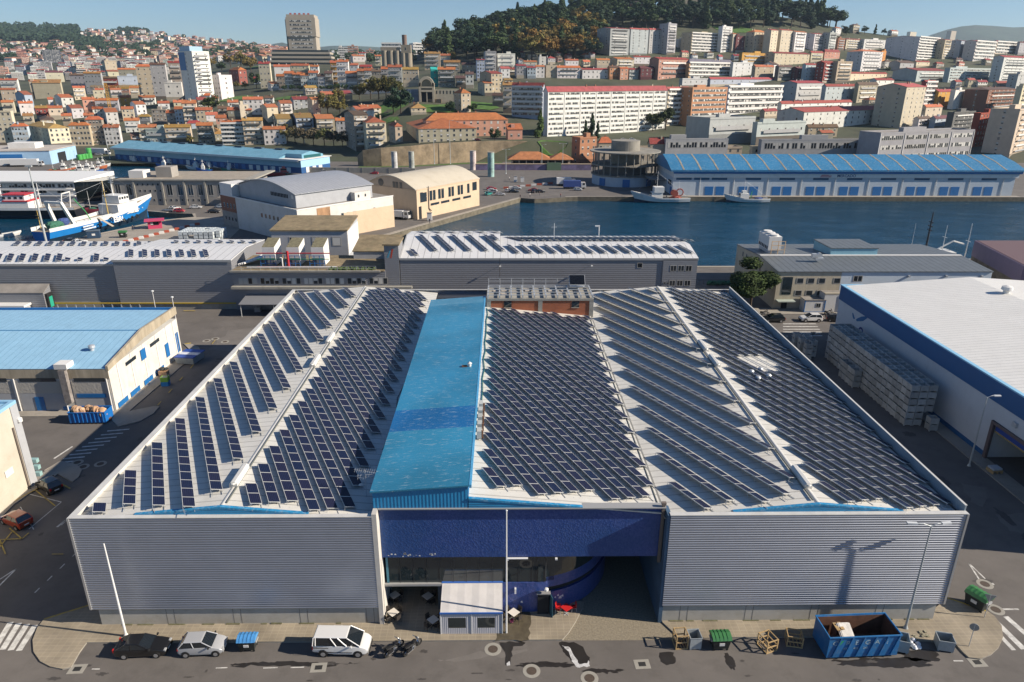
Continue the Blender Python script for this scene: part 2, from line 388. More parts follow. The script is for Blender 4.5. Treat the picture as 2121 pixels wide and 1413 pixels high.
stains('road_stain',[P2((1033,1331),(1060,1329),(1088,1331),(1082,1338),(1062,1340),(1060,1352),(1058,1376),(1047,1378),(1046,1352),(1040,1342)),P2((1158,1331),(1188,1330),(1208,1340),(1222,1362),(1221,1378),(1200,1382),(1182,1368),(1166,1350)),P2((1366,1352),(1396,1352),(1398,1374),(1380,1378),(1368,1370)),blob(G(1840,1372),4.0,.55,seed=3),blob(G(1905,1358),1.6,.7,seed=5),blob(G(1512,1370),.35,.9,seed=6),blob(G(600,1376),5,.25,seed=8),blob(G(1130,1377),2.5,.3,seed=9),blob(G(1250,1390),1.6,.25,seed=12,j=.5)],M_wet,.007)
stains('pavement_stain',[P2((1026,1330),(1032,1306),(1050,1262),(1096,1266),(1098,1300),(1096,1328))],mat('wet_pavers',(.085,.07,.045),.55,var=.3,scale=1.5),.136)
stains('suds_stain',[P2((1163,1337),(1180,1341),(1190,1360),(1200,1376),(1216,1374),(1219,1368),(1222,1380),(1196,1383),(1184,1370),(1178,1350)),P2((1049,1374),(1055,1370),(1057,1378),(1050,1380))],M_foam,.011)
rr=random.Random(4)
stains('oil_stain',[blob((rr.uniform(-38,38),rr.uniform(43,47)),rr.uniform(.08,.5),rr.uniform(.05,.2),seed=i,j=.4)for i in range(26)]+[blob((rr.uniform(-52,-40),rr.uniform(60,120)),rr.uniform(.2,.8),rr.uniform(.2,.9),seed=i+50)for i in range(16)]+[blob((rr.uniform(44,58),rr.uniform(55,110)),rr.uniform(.2,1),rr.uniform(.3,2),seed=i+90)for i in range(18)],mat('oil_stain',(.06,.054,.05),.7,var=.2,scale=2),.009)
stains('asphalt_patch',[P2((1990,1000),(2040,1010),(2035,1050),(2010,1040)),P2((2060,1065),(2121,1062),(2140,1110),(2090,1100)),[(-53,118),(-38,119),(-38,131),(-53,128)],P2((905,1366),(1090,1345),(1095,1348),(912,1370))],M_asphalt2,.004)
def manhole(px,py,label,r=.42,ring=True,cat='manhole cover'):
 p=G(px,py);t=thing('manhole_cover',label,cat,(p.x,p.y,.004),group='manhole covers in the street')
 if ring:MB().lathe([(r*1.75,0),(r*1.75,.01),(r*1.05,.012)],24,0,cap=False).face([(r*1.75*math.cos(2*PI*i/24),r*1.75*math.sin(2*PI*i/24),.009)for i in range(24)]).build('collar',M_conc,t)
 MB().lathe([(r,.009),(r,.02),(r*.85,.024),(r*.8,.018)],20).build('lid',M_iron,t);return t
for i,(a,b,s)in enumerate([(1021,1345,'in front of the white terrace tent'),(1101,1390,'in the street before the suds stain'),(1221,1405,'at the bottom edge of the street'),(1942*1.062,1263,'beside the green bin at the corner'),(2040,1210,'in the side road above the corner bin'),(208,961,'in the shaded side road past the crossing'),(160,958,'left of the pair by the kerb bulb'),(172,967,'right of the pair by the kerb bulb'),(428,706,'nearest of three at the junction'),(446,702,'middle of three at the junction'),(466,708,'farthest right of three at the junction'),(1624,696,'by the yield sign on the far street'),(1650,704,'before the crates on the far street')]):
 manhole(a,b,'round iron manhole cover with pale concrete collar '+s)
for a,b,s in[(895+0,1383,''),]:pass
def drain(px,py,label,w=.5):
 p=G(px,py);t=thing('drain_cover',label,'drain cover',(p.x,p.y,.004),R(3),'square drain covers in the street')
 MB().box(-w*1.3,w*1.3,-w,w,0,.012).build('collar',M_conc,t);MB().box(-w*.6,w*.6,-w*.45,w*.45,.012,.02).build('grate',mat('dark_grate',(.02,.02,.02),.8),t)
drain(160,1386,'square drain cover at the left pavement corner');drain(660,1383,'square drain cover in pale concrete beside the white van');drain(1330,1376,'square drain cover before the cobbled driveway');drain(2024,1372,'square drain cover at the right pavement corner')
SUN=Vector((1,-.16,.57)).normalized()
ld=bpy.data.lights.new('sun','SUN');ld.energy=5;ld.angle=R(.53);ld.color=(1,.89,.74)
sun=bpy.data.objects.new('sun',ld);COL.objects.link(sun);sun.rotation_euler=(-SUN).to_track_quat('-Z','Y').to_euler();sun.location=(200,-40,200)
W=bpy.data.worlds.new('World');S.world=W;W.use_nodes=True
wn,wl=W.node_tree.nodes,W.node_tree.links
sky=wn.new('ShaderNodeTexSky');sky.sky_type='NISHITA';sky.sun_disc=False
sky.sun_elevation=math.asin(SUN.z);sky.sun_rotation=math.atan2(SUN.x,SUN.y);sky.altitude=0;sky.air_density=1.;sky.dust_density=0.;sky.ozone_density=6.5
bg=wn['Background'];bg.inputs['Strength'].default_value=.062;wl.new(sky.outputs[0],bg.inputs[0])
HZ=4.6e-5
if HZ:
 hm=bpy.data.materials.new('haze');hm.use_nodes=True;hn=hm.node_tree.nodes;hn.clear()
 ho=hn.new('ShaderNodeOutputMaterial');hv=hn.new('ShaderNodeVolumePrincipled');hv.inputs['Color'].default_value=(.6,.78,1,1);hv.inputs['Density'].default_value=HZ;hv.inputs['Anisotropy'].default_value=.2
 hm.node_tree.links.new(hv.outputs[0],ho.inputs['Volume'])
 o=MB().box(-5600,6400,-120,9800,-6,640).build('haze',hm);tag(o,kind='stuff')
cd=bpy.data.cameras.new('camera');cam=bpy.data.objects.new('camera',cd);COL.objects.link(cam);S.camera=cam
cd.sensor_width=36;cd.lens=CF/2121*36;cd.clip_start=.5;cd.clip_end=30000
m3=Matrix((Rv,Uv,-Fv)).transposed();cam.matrix_world=Matrix.Translation((0,0,CH))@m3.to_4x4()
S.view_settings.view_transform='Standard';S.view_settings.look='None';S.view_settings.exposure=.72;S.view_settings.gamma=1.;S.view_settings.use_curve_mapping=False
S.cycles.max_bounces=5;S.cycles.diffuse_bounces=2;S.cycles.glossy_bounces=3;S.cycles.transmission_bounces=2;S.cycles.volume_bounces=0;S.cycles.transparent_max_bounces=4
S.cycles.caustics_reflective=False;S.cycles.caustics_refractive=False
XL,XR,YF,YB,HP=-36.3,39.5,49.9,117.,11.42
V1,V2,RG1,RG2=-11.0,13.9,-23.7,26.9
M_clad=mat('ribbed_steel',(.4,.425,.48),.42,.7,var=.05,scale=.4)
M_cladtrim=mat('steel_trim',(.42,.42,.42),.4,.4)
M_roof=ridged('roof_sheet',(.6,.585,.54),'Y',1.05,.55,0.,.012,.06,dirt=((.46,.44,.38),.6,.35),col2=(.36,.35,.32),sharp=True)
M_coping=mat('coping_metal',(.58,.57,.54),.45,.1,var=.12,scale=.8)
M_copedge=ridged('parapet_sheet',(.3,.36,.41),'Y',.28,.5,.2,.03,.05)
M_bluetrim=mat('blue_trim',(.02,.22,.43),.5,var=.2,scale=3.,dirt=((.35,.45,.52),.8,4.))
M_basec=mat('base_concrete',(.4,.39,.36),.85,var=.1,scale=.5,dirt=((.26,.24,.18),.5,.7))
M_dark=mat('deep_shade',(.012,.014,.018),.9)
M_moss=mat('moss_line',(.12,.115,.06),.95,var=.4,scale=4)
def blueroof_mat():
 m=ridged('blue_roof_sheet',(.025,.18,.33),'Y',.33,.42,0.,.02,.1);n,l=m.node_tree.nodes,m.node_tree.links;b=n['Principled BSDF']
 tc=n.new('ShaderNodeTexCoord');sp=n.new('ShaderNodeSeparateXYZ');l.new(tc.outputs['Object'],sp.inputs[0])
 cr=n.new('ShaderNodeValToRGB');mr=n.new('ShaderNodeMapRange');mr.inputs[1].default_value=50;mr.inputs[2].default_value=107;l.new(sp.outputs[1],mr.inputs[0]);l.new(mr.outputs[0],cr.inputs[0])
 cr.color_ramp.interpolation='CONSTANT';e=cr.color_ramp.elements;e[0].position=0;e[0].color=(.03,.2,.34,1);e[1].position=.195;e[1].color=(.01,.115,.30,1)
 for p,c in((.275,(.028,.19,.335,1)),(.62,(.035,.205,.35,1)),(.90,(.08,.26,.40,1)),(.97,(.03,.18,.33,1))):q=e.new(p);q.color=c
 no=n.new('ShaderNodeTexNoise');no.inputs['Scale'].default_value=1.;no.inputs['Detail'].default_value=7;no.inputs['Roughness'].default_value=.75
 mp=n.new('ShaderNodeMapping');mp.inputs['Scale'].default_value=(1.1,5,1);l.new(tc.outputs['Object'],mp.inputs[0]);l.new(mp.outputs[0],no.inputs['Vector'])
 th=n.new('ShaderNodeMapRange');th.inputs[1].default_value=.555;th.inputs[2].default_value=.66;th.inputs[3].default_value=0;th.inputs[4].default_value=.6;l.new(no.outputs[0],th.inputs[0])
 n2=n.new('ShaderNodeTexNoise');n2.inputs['Scale'].default_value=.12;n2.inputs['Detail'].default_value=5;l.new(tc.outputs['Object'],n2.inputs['Vector'])
 v=n.new('ShaderNodeMapRange');v.inputs[1].default_value=.35;v.inputs[2].default_value=.65;v.inputs[3].default_value=.8;v.inputs[4].default_value=1.2;l.new(n2.outputs[0],v.inputs[0])
 mm=n.new('ShaderNodeMix');mm.data_type='RGBA';mm.blend_type='MULTIPLY';mm.inputs[0].default_value=1;l.new(cr.outputs[0],mm.inputs[6]);l.new(v.outputs[0],mm.inputs[7])
 mx=n.new('ShaderNodeMix');mx.data_type='RGBA';l.new(th.outputs[0],mx.inputs[0]);l.new(mm.outputs[2],mx.inputs[6]);mx.inputs[7].default_value=(.4,.5,.55,1)
 l.new(mx.outputs[2],b.inputs['Base Color']);return m
M_blueroof=blueroof_mat()
M_bluewall=ridged('blue_ribbed_wall',(.015,.19,.40),'X',.3,.5,0.,.04,.1)
M_bluelap=ridged('blue_lap_wall',(.02,.21,.42),'Z',.2,.5,0.,.04,.1)
def tile_mat(name,c1,c2,c3):
 m,n,l,b=nt(name);b.inputs['Roughness'].default_value=.3
 tc=n.new('ShaderNodeTexCoord');vo=n.new('ShaderNodeTexVoronoi');vo.inputs['Scale'].default_value=6;l.new(tc.outputs['Object'],vo.inputs['Vector'])
 no=n.new('ShaderNodeTexNoise');no.inputs['Scale'].default_value=.16;no.inputs['Detail'].default_value=4;l.new(tc.outputs['Object'],no.inputs['Vector'])
 a=n.new('ShaderNodeMix');a.data_type='RGBA';a.inputs[6].default_value=c1+(1,);a.inputs[7].default_value=c2+(1,);l.new(vo.outputs['Color'],a.inputs[0])
 mr=n.new('ShaderNodeMapRange');mr.inputs[1].default_value=.45;mr.inputs[2].default_value=.62;l.new(no.outputs[0],mr.inputs[0])
 c=n.new('ShaderNodeMix');c.data_type='RGBA';l.new(mr.outputs[0],c.inputs[0]);l.new(a.outputs[2],c.inputs[6]);c.inputs[7].default_value=c3+(1,)
 f=n.new('ShaderNodeMix');f.data_type='RGBA';f.inputs[0].default_value=.45;l.new(a.outputs[2],f.inputs[6]);l.new(c.outputs[2],f.inputs[7]);l.new(f.outputs[2],b.inputs['Base Color'])
 bp=n.new('ShaderNodeBump');bp.inputs['Strength'].default_value=.6;bp.inputs['Distance'].default_value=.03;l.new(vo.outputs['Distance'],bp.inputs['Height']);l.new(bp.outputs[0],b.inputs['Normal'])
 return m
M_tile=tile_mat('blue_tiles',(.012,.045,.2),(.05,.09,.27),(.006,.055,.17))
M_tile2=tile_mat('violet_blue_tiles',(.02,.055,.2),(.075,.085,.25),(.03,.07,.24))
M_stripglass=mat('tinted_glass',(.02,.03,.035),.04,0.,spec=1.)
M_mullion=mat('dark_mullion',(.03,.035,.04),.5)
hall=thing('fish_market_hall','huge grey corrugated hall with rows of solar panels on its three roof bays','building',(0,0,0))
def clad(mb,a,b,n,z0,z1,per=.235,dep=.042,m=0):
 a=Vector((a[0],a[1],0));b=Vector((b[0],b[1],0));n=Vector((n[0],n[1],0));k=max(1,round((z1-z0)/per));per=(z1-z0)/k;pr=[]
 for i in range(k):z=z0+i*per;pr+=[(z,dep),(z+per*.34,dep),(z+per*.5,0.),(z+per*.84,0.)]
 pr.append((z1,dep));i0=len(mb.v)
 for z,d in pr:p=a+n*d;q=b+n*d;mb.v+=[(p.x,p.y,z),(q.x,q.y,z)]
 for i in range(len(pr)-1):k0=i0+2*i;mb.f.append((k0,k0+1,k0+3,k0+2));mb.m.append(m)
 return mb
CB=1.96
def cladwall(name,a,b,n,z0,z1):
 mb=clad(MB(),a,b,n,z0,z1);A,B=Vector((a[0],a[1],0)),Vector((b[0],b[1],0));N=Vector((n[0],n[1],0))
 mb.face([A+Vector((0,0,z0)),B+Vector((0,0,z0)),B-N*.3+Vector((0,0,z0)),A-N*.3+Vector((0,0,z0))][::-1],0)
 return mb.build(name,M_clad,hall)
cladwall('cladding',(XL,YF),(V1,YF),(0,-1),CB,HP)
cladwall('cladding',(V2+.3,YF),(XR,YF),(0,-1),CB,HP)
cladwall('cladding',(XL,YB),(XL,YF),(-1,0),CB,HP)
cladwall('cladding',(XR,YF),(XR,YB),(1,0),CB,HP)
cladwall('cladding',(XR,YB),(XL,YB),(0,1),CB,HP)
for x in(XL,XR):MB().box(x-.09,x+.09,YF-.09,YF+.09,CB,HP+.02).build('corner_trim',M_cladtrim,hall)
for a,b,q in((XL+.5,V1-.02,[XL+.5+i*5.9 for i in range(1,5)]),(V2+.32,XR-.5,[V2+2+i*5.9 for i in range(0,4)])):
 bs=MB().box(a,b,YF+.16,YF+.46,0,CB+.02)
 for x in q:bs.box(x-.02,x+.02,YF+.15,YF+.3,0,CB,1);bs.box(x+.66,x+.70,YF+.15,YF+.3,0,CB,1)
 bs.build('base_wall',[M_basec,mat('panel_joint',(.16,.155,.14),.9)],hall)
for x in(XL+.5,XR-.8):MB().box(x,x+.3,YF+.47,YB-.4,0,CB).build('base_wall',M_basec,hall)
ms=MB()
rr=random.Random(9)
for x0,x1 in((-34,-14),(15,38)):
 x=x0
 while x<x1:w=rr.uniform(.3,1.6);ms.box(x,x+w,YF+.02,YF+.16,.13,.13+rr.uniform(.02,.09));x+=w+rr.uniform(.1,2.6)
tag(ms.build('moss_strip',M_moss),'strip of moss and weeds growing along the foot of the hall base','moss',kind='stuff')
def rz(x):
 if x<V1:return 12.1-.091*abs(x-RG1)
 if x>V2:return 12.1-.091*abs(x-RG2)
 return 12.62-.093*(x+2.9)
def slab(name,x0,x1,y0,y1,m,par,th=.12,z=rz):
 a,b=z(x0+.001),z(x1-.001)
 return MB().hexa([(x0,y0,a-th),(x1,y0,b-th),(x1,y1,b-th),(x0,y1,a-th),(x0,y0,a),(x1,y0,b),(x1,y1,b),(x0,y1,a)]).build(name,m,par)
slab('roof_slope',XL+.3,RG1,YF+.42,YB-.3,M_roof,hall);slab('roof_slope',RG1,V1-.25,YF+.42,YB-.3,M_roof,hall)
slab('roof_slope',-2.9,V2-.12,YF+.9,104.4,M_roof,hall);slab('roof_slope',V2+.12,RG2,YF+.42,YB-.3,M_roof,hall);slab('roof_slope',RG2,XR-.3,YF+.42,YB-.3,M_roof,hall)
slab('gutter',V1-.25,V1+.1,YF+.42,104.5,M_roof,hall,z=lambda x:10.86);slab('gutter',V2-.12,V2+.12,YF+.42,YB-.3,mat('gutter_grey',(.2,.2,.19),.7),hall,z=lambda x:10.93)
MB().box(V2+.25,XR+.05,YF-.06,YF+.42,HP,HP+.06).build('coping',M_coping,hall)
cp=MB();cp.box(XL-.05,V1+.05,YF-.06,YF+.42,HP,HP+.06)
cp.box(XL-.05,XL+.55,YF+.42,YB+.05,HP,HP+.06);cp.box(XL+.3,XL+.36,YF+.42,YB-.2,10.8,HP,0)
cp.box(XL+.55,XR-.05,YB-.25,YB+.05,HP+.002,HP+.062)
cp.build('coping',M_coping,hall)
cp=MB();cp.box(XR-.14,XR+.06,YF+.42,YB-.3,HP+.55,HP+.62);cp.box(XR-.1,XR+.02,YF+.42,YB-.3,10.9,HP+.55,1);cp.build('parapet',[M_coping,M_copedge],hall)
for rg in(RG1,RG2):
 cp=MB();cp.hexa([(rg-.22,YF+.4,rz(rg)-.01),(rg+.22,YF+.4,rz(rg)-.01),(rg+.22,YB-.3,rz(rg)-.01),(rg-.22,YB-.3,rz(rg)-.01),(rg-.05,YF+.4,rz(rg)+.07),(rg+.05,YF+.4,rz(rg)+.07),(rg+.05,YB-.3,rz(rg)+.07),(rg-.05,YB-.3,rz(rg)+.07)]);cp.build('ridge_cap',M_coping,hall)
for rg in(RG1,RG2):
 g=MB();w=7.3
 g.face([(rg-w,YF+.40,HP+.03),(rg+w,YF+.40,HP+.03),(rg,YF+.40,rz(rg)-.05)],0)
 for s in(-1,1):a,b=Vector((rg+s*w,YF+.38,rz(rg+s*w)+.0)),Vector((rg,YF+.38,rz(rg)+.05));g.hexa([(p.x,p.y,p.z+dz)for dz in(-.1,.07)for p in(a,b,b+Vector((0,.32,0)),a+Vector((0,.32,0)))],1)
 g.build('gable_trim',[M_bluelap,M_bluetrim],hall)
br=MB();zl=lambda x:13.48+.073*(x+10.7)
br.hexa([(-11.15,50.55,zl(-11.15)-.14),(-2.82,50.55,zl(-2.82)-.14),(-2.82,104.6,zl(-2.82)-.14),(-11.15,104.6,zl(-11.15)-.14),(-11.15,50.55,zl(-11.15)),(-2.82,50.55,zl(-2.82)),(-2.82,104.6,zl(-2.82)),(-11.15,104.6,zl(-11.15))])
br.build('blue_roof',M_blueroof,hall)
bw=MB();bw.hexa([(-11,50.75,11.73),(-2.95,50.75,11.73),(-2.95,51.1,11.73),(-11,51.1,11.73),(-11,50.75,zl(-11)-.15),(-2.95,50.75,zl(-2.95)-.15),(-2.95,51.1,zl(-2.95)-.15),(-11,51.1,zl(-11)-.15)])
bw.build('blue_end_wall',M_bluewall,hall)
bw=MB();bw.box(-11.,-10.8,51.11,104.5,10.4,zl(-11)-.15);bw.box(-3.1,-2.9,51.11,104.5,10.8,zl(-3)-.15);bw.box(-10.8,-3.1,104.2,104.5,10.4,zl(-11)-.15);bw.build('side_wall',M_bluewall,hall)
bw=MB();bw.box(-2.82,-2.62,50.6,104.6,zl(-2.9)-.28,zl(-2.9)+.03);bw.build('blue_edge_trim',mat('blue_edge',(.08,.32,.55),.4,var=.2,scale=2),hall)
bw=MB();bw.hexa([(-2.9,50.72,11.73),(6.4,50.72,11.73),(6.4,51.0,11.73),(-2.9,51.0,11.73),(-2.9,50.72,rz(-2.9)-.02),(6.4,50.72,11.75),(6.4,51.0,11.75),(-2.9,51.,rz(-2.9)-.02)])
bw.build('blue_gable',M_bluelap,hall)
bw=MB();a,b=Vector((-2.9,50.66,rz(-2.9)+.02)),Vector((6.8,50.66,rz(6.8)+.02));bw.hexa([(p.x,p.y,p.z+dz)for dz in(-.12,.06)for p in(a,b,b+Vector((0,.32,0)),a+Vector((0,.32,0)))]);bw.build('gable_trim',M_bluetrim,hall)
en=MB();en.box(-10.6,13.9,50.95,51.35,6.5,11.62);en.build('tiled_fascia',M_tile,hall)
en=MB();en.box(-10.62,13.95,50.6,51.4,11.622,11.72);en.build('fascia_coping',mat('grey_coping',(.3,.3,.3),.6),hall)
en=MB();en.box(-11.02,-10.62,49.85,51.4,0,11.7);en.box(-11.02,-10.62,51.4,56.6,0,6.5);en.build('pier',mat('pale_pier',(.5,.48,.45),.8,var=.1,scale=1),hall)
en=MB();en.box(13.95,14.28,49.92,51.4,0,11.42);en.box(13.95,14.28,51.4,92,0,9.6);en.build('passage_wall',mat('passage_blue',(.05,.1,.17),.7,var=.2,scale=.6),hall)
tag(MB().box(13.62,13.86,50.7,50.94,6.,11.9).box(13.55,13.93,50.64,50.94,11.9,12.15).build('downpipe',mat('brown_pipe',(.16,.13,.11),.6),hall))
def curve_pts(off=0.):
 pts=[(-5.6,51.3+off),(2.4,51.3+off)];cx,cy,r=2.4,59.3,8.0-off
 for i in range(1,15):t=R(-90+i*75/14);pts.append((cx+r*math.cos(t),cy+r*math.sin(t)))
 pts.append((pts[-1][0]+.2,74));return pts
def wall_along(pts,z0,z1,m,name,th=.3,zt=None):
 mb=MB();q=inset_strip(pts,th)
 for i in range(len(pts)-1):mb.hexa([(p[0],p[1],z0)for p in(pts[i],pts[i+1],q[i+1],q[i])]+[(p[0],p[1],z1)for p in(pts[i],pts[i+1],q[i+1],q[i])])
 return mb.build(name,m,hall)
cpn=curve_pts()
wall_along(cpn,0,2.15,M_tile2,'tiled_wall');wall_along(cpn[:4],2.15,3.4,M_tile2,'tiled_wall');wall_along(cpn[3:],2.75,3.9,M_tile2,'tiled_wall')
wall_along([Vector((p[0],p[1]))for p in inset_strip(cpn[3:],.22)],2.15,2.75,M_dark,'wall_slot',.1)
gl=curve_pts(.12);gl=[(-10.4,51.42)]+gl
for i in range(12):
 x0=-10.35+i*1.18;MB().box(x0+.02,x0+1.16,51.4,51.46,3.42,6.48).build('strip_window',M_stripglass,hall)
fr=MB()
for i in range(13):x0=-10.35+i*1.18;fr.box(x0-.02,x0+.02,51.37,51.39,3.42,6.48)
fr.box(-10.4,3.9,51.3,51.5,6.44,6.5,1);fr.box(-10.6,-5.5,51.15,51.5,3.2,3.42,2);fr.box(-10.4,-10.2,51.33,51.36,3.45,6.4,1);fr.build('window_frame',[M_mullion,mat('teal_frame',(.06,.2,.28),.5),mat('slab_edge',(.3,.3,.3),.8)],hall)
for i in range(4):
 a,b=cpn[2+i*2],cpn[4+i*2];wall_along([a,cpn[3+i*2],b],3.9 if i else 3.45,6.48,M_stripglass,'strip_window',.06)
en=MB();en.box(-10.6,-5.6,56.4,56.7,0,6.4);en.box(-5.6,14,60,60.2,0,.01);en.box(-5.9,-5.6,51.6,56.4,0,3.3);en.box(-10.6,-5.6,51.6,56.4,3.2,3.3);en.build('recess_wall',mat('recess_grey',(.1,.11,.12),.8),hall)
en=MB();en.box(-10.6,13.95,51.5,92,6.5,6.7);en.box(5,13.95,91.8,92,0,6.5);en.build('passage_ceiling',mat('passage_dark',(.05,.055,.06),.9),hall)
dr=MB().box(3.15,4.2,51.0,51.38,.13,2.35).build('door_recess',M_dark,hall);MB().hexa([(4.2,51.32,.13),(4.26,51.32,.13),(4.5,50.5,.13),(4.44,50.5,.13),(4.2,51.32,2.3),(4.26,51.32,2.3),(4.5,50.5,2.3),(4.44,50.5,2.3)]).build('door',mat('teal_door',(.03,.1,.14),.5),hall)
MB().box(3.05,4.3,50.9,51.3,2.36,2.46).build('door_canopy',mat('canopy_grey',(.25,.25,.25),.7),hall)
pk=MB();rr=random.Random(2)
for i in range(34):
 x=rr.uniform(-10.2,-6)if i<20 else rr.uniform(5,6.2);z=rr.uniform(6.52,6.85)if i<20 else rr.uniform(1.,1.9);y=50.945 if i<20 else 51.62;s=rr.uniform(.04,.16)
 if i>=20:continue
 pk.face([(x,y,z),(x+s*1.5,y,z-.02),(x+s*1.2,y,z+s),(x+s*.2,y,z+s*.8)])
tag(pk.build('missing_tiles',mat('bare_render',(.6,.6,.6),.9),hall),kind='stuff')
pk=MB()
for(x,z,s)in((1.6,1.2,.2),(4.7,1.4,.16),(4.95,1.55,.2),(5.1,1.2,.3),(5.35,1.35,.22)):
 t=max(0,x-2.4);y=51.3+8-math.sqrt(64-t*t)-.012 if t else 51.285
 pk.face([(x,y,z),(x+s,y+t*s/8,z-.05),(x+s*.8,y+t*s*.8/8,z+s),(x+s*.1,y,z+s*.7)])
tag(pk.build('missing_tiles',MC['bare_render'],hall),kind='stuff')
lt=MB();lt.box(1.05,1.2,51.0,51.28,2.4,2.9);lt.build('wall_light',mat('white_plastic',(.7,.7,.7),.5),hall)
MB().lathe([(.05,0),(.2,.05),(.2,.22),(.1,.28)],12,c=(3.9,50.98,2.75)).build('wall_light',MC['white_plastic'],hall)
MB().box(.4,2.2,50.7,50.9,6.42,6.47).build('floodlight_bar',MC['white_plastic'],hall)
MB().box(.35,.5,50.72,50.9,6.26,6.4).box(4.6,4.8,50.72,50.92,6.28,6.42).build('floodlight',MC['white_plastic'],hall)
pr=thing('brick_plant_room','flat orange brick plant room under steel beams on the hall roof','plant room',(6.2,108,11))
def local(mb,o):mb.v=[(v[0]-o.location.x,v[1]-o.location.y,v[2]-o.location.z)for v in mb.v];return mb
def brick_mat(name,c1,c2,mo,bw=.5,rh=.16):
 m,n,l,b=nt(name);b.inputs['Roughness'].default_value=.9
 tc=n.new('ShaderNodeTexCoord');mp=n.new('ShaderNodeMapping');mp.inputs['Rotation'].default_value=(R(90),0,0);l.new(tc.outputs['Object'],mp.inputs[0])
 br=n.new('ShaderNodeTexBrick');l.new(mp.outputs[0],br.inputs['Vector']);br.inputs['Scale'].default_value=1;br.inputs['Brick Width'].default_value=bw;br.inputs['Row Height'].default_value=rh;br.inputs['Mortar Size'].default_value=.012
 br.inputs['Color1'].default_value=c1+(1,);br.inputs['Color2'].default_value=c2+(1,);br.inputs['Mortar'].default_value=mo+(1,);l.new(br.outputs['Color'],b.inputs['Base Color']);return m
M_brick=brick_mat('orange_brick',(.36,.105,.045),(.29,.08,.035),(.3,.17,.11))
X0,X1,Y0,Y1,ZT=-2.45,14.15,103.6,109.6,14.0
w=MB();w.box(X0+.1,X1-.1,Y0+.1,Y1-.1,10.6,13.6);local(w,pr).build('brick_wall',M_brick,pr)
w=MB()
for x in(X0,(X0+X1)/2-.3,X1-.65):w.box(x,x+.65,Y0,Y0+.5,10.6,13.6)
w.box(X1-.09,X1,Y0+.51,Y1,10.6,13.6);w.box(X0,X1,Y0-.03,Y1,13.602,13.95);local(w,pr).build('concrete_frame',M_conc,pr)
for x in(X0+2.7,X1-3.4):
 a=local(MB().box(x,x+1.15,Y0+.06,Y0+.3,12.5,13.5),pr).build('window',M_stripglass,pr);local(MB().box(x-.05,x+1.2,Y0-.02,Y0+.09,12.42,12.5),pr).build('sill',M_conc,a)
M_galv=mat('galvanised_steel',(.5,.52,.54),.45,.4,var=.1,scale=2)
w=MB()
for i in range(10):x=X0+.2+i*(X1-X0-.4)/9;w.box(x-.1,x+.1,Y0+.05,Y1-.3,14.2,14.42);w.box(x-.08,x+.08,Y0+.1,Y0+.3,13.95,14.2);w.box(x-.08,x+.08,Y1-.6,Y1-.4,13.95,14.2)
local(w,pr).build('steel_beam_frame',M_galv,pr)
w=MB()
for y in(Y0+.12,Y0+1.6,Y0+3.1,Y0+4.5,Y1-.5):w.box(X0+.1,X1-.1,y,y+.12,14.43,14.52)
local(w,pr).build('cross_rail',M_galv,pr)
w=MB()
for y,z in((Y1-.2,15.1),(Y1-.2,15.6)):w.tube((X0+.2,y,z),(X1-3.5,y,z),.035)
for i in range(8):x=X0+.2+i*1.85;w.tube((x,Y1-.2,13.9),(x,Y1-.2,15.6),.035)
local(w,pr).build('handrail',M_galv,pr)
w=MB();rr=random.Random(6)
for i in range(12):x=rr.uniform(X0+1,X1-2);y=rr.uniform(Y0+1,Y1-1.5);w.box(x,x+rr.uniform(.4,1.4),y,y+rr.uniform(.4,1),13.9,14.1)
local(w,pr).build('roof_debris',mat('pale_debris',(.4,.36,.32),.9),pr)
sp=thing('solar_stand','single tilted black solar panel on a white stand above the brick plant room','solar panel',(12,108.6,13.9))
MB().hexa([(-1.2,-.7,1.0),(1.2,-.7,1.0),(1.2,.7,2.2),(-1.2,.7,2.2),(-1.2,-.73,1.08),(1.2,-.73,1.08),(1.2,.67,2.28),(-1.2,.67,2.28)],0,0).build('panel',mat('black_panel',(.006,.007,.01),.25),sp)
q=MB();q.hexa([(-1.27,-.78,.97),(1.27,-.78,.97),(1.27,.76,2.25),(-1.27,.76,2.25),(-1.27,-.78,1.0),(1.27,-.78,1.0),(1.27,.76,2.28),(-1.27,.76,2.28)])
for x in(-1,0,1):q.tube((x,-.6,.62),(x,-.6,1.05),.05);q.tube((x,.6,.62),(x,.6,2.1),.05);q.tube((x,-.6,.7),(x,.6,1.7),.04)
q.box(-1.2,1.2,-.75,.75,.64,.72);q.build('stand',M_galv,sp)
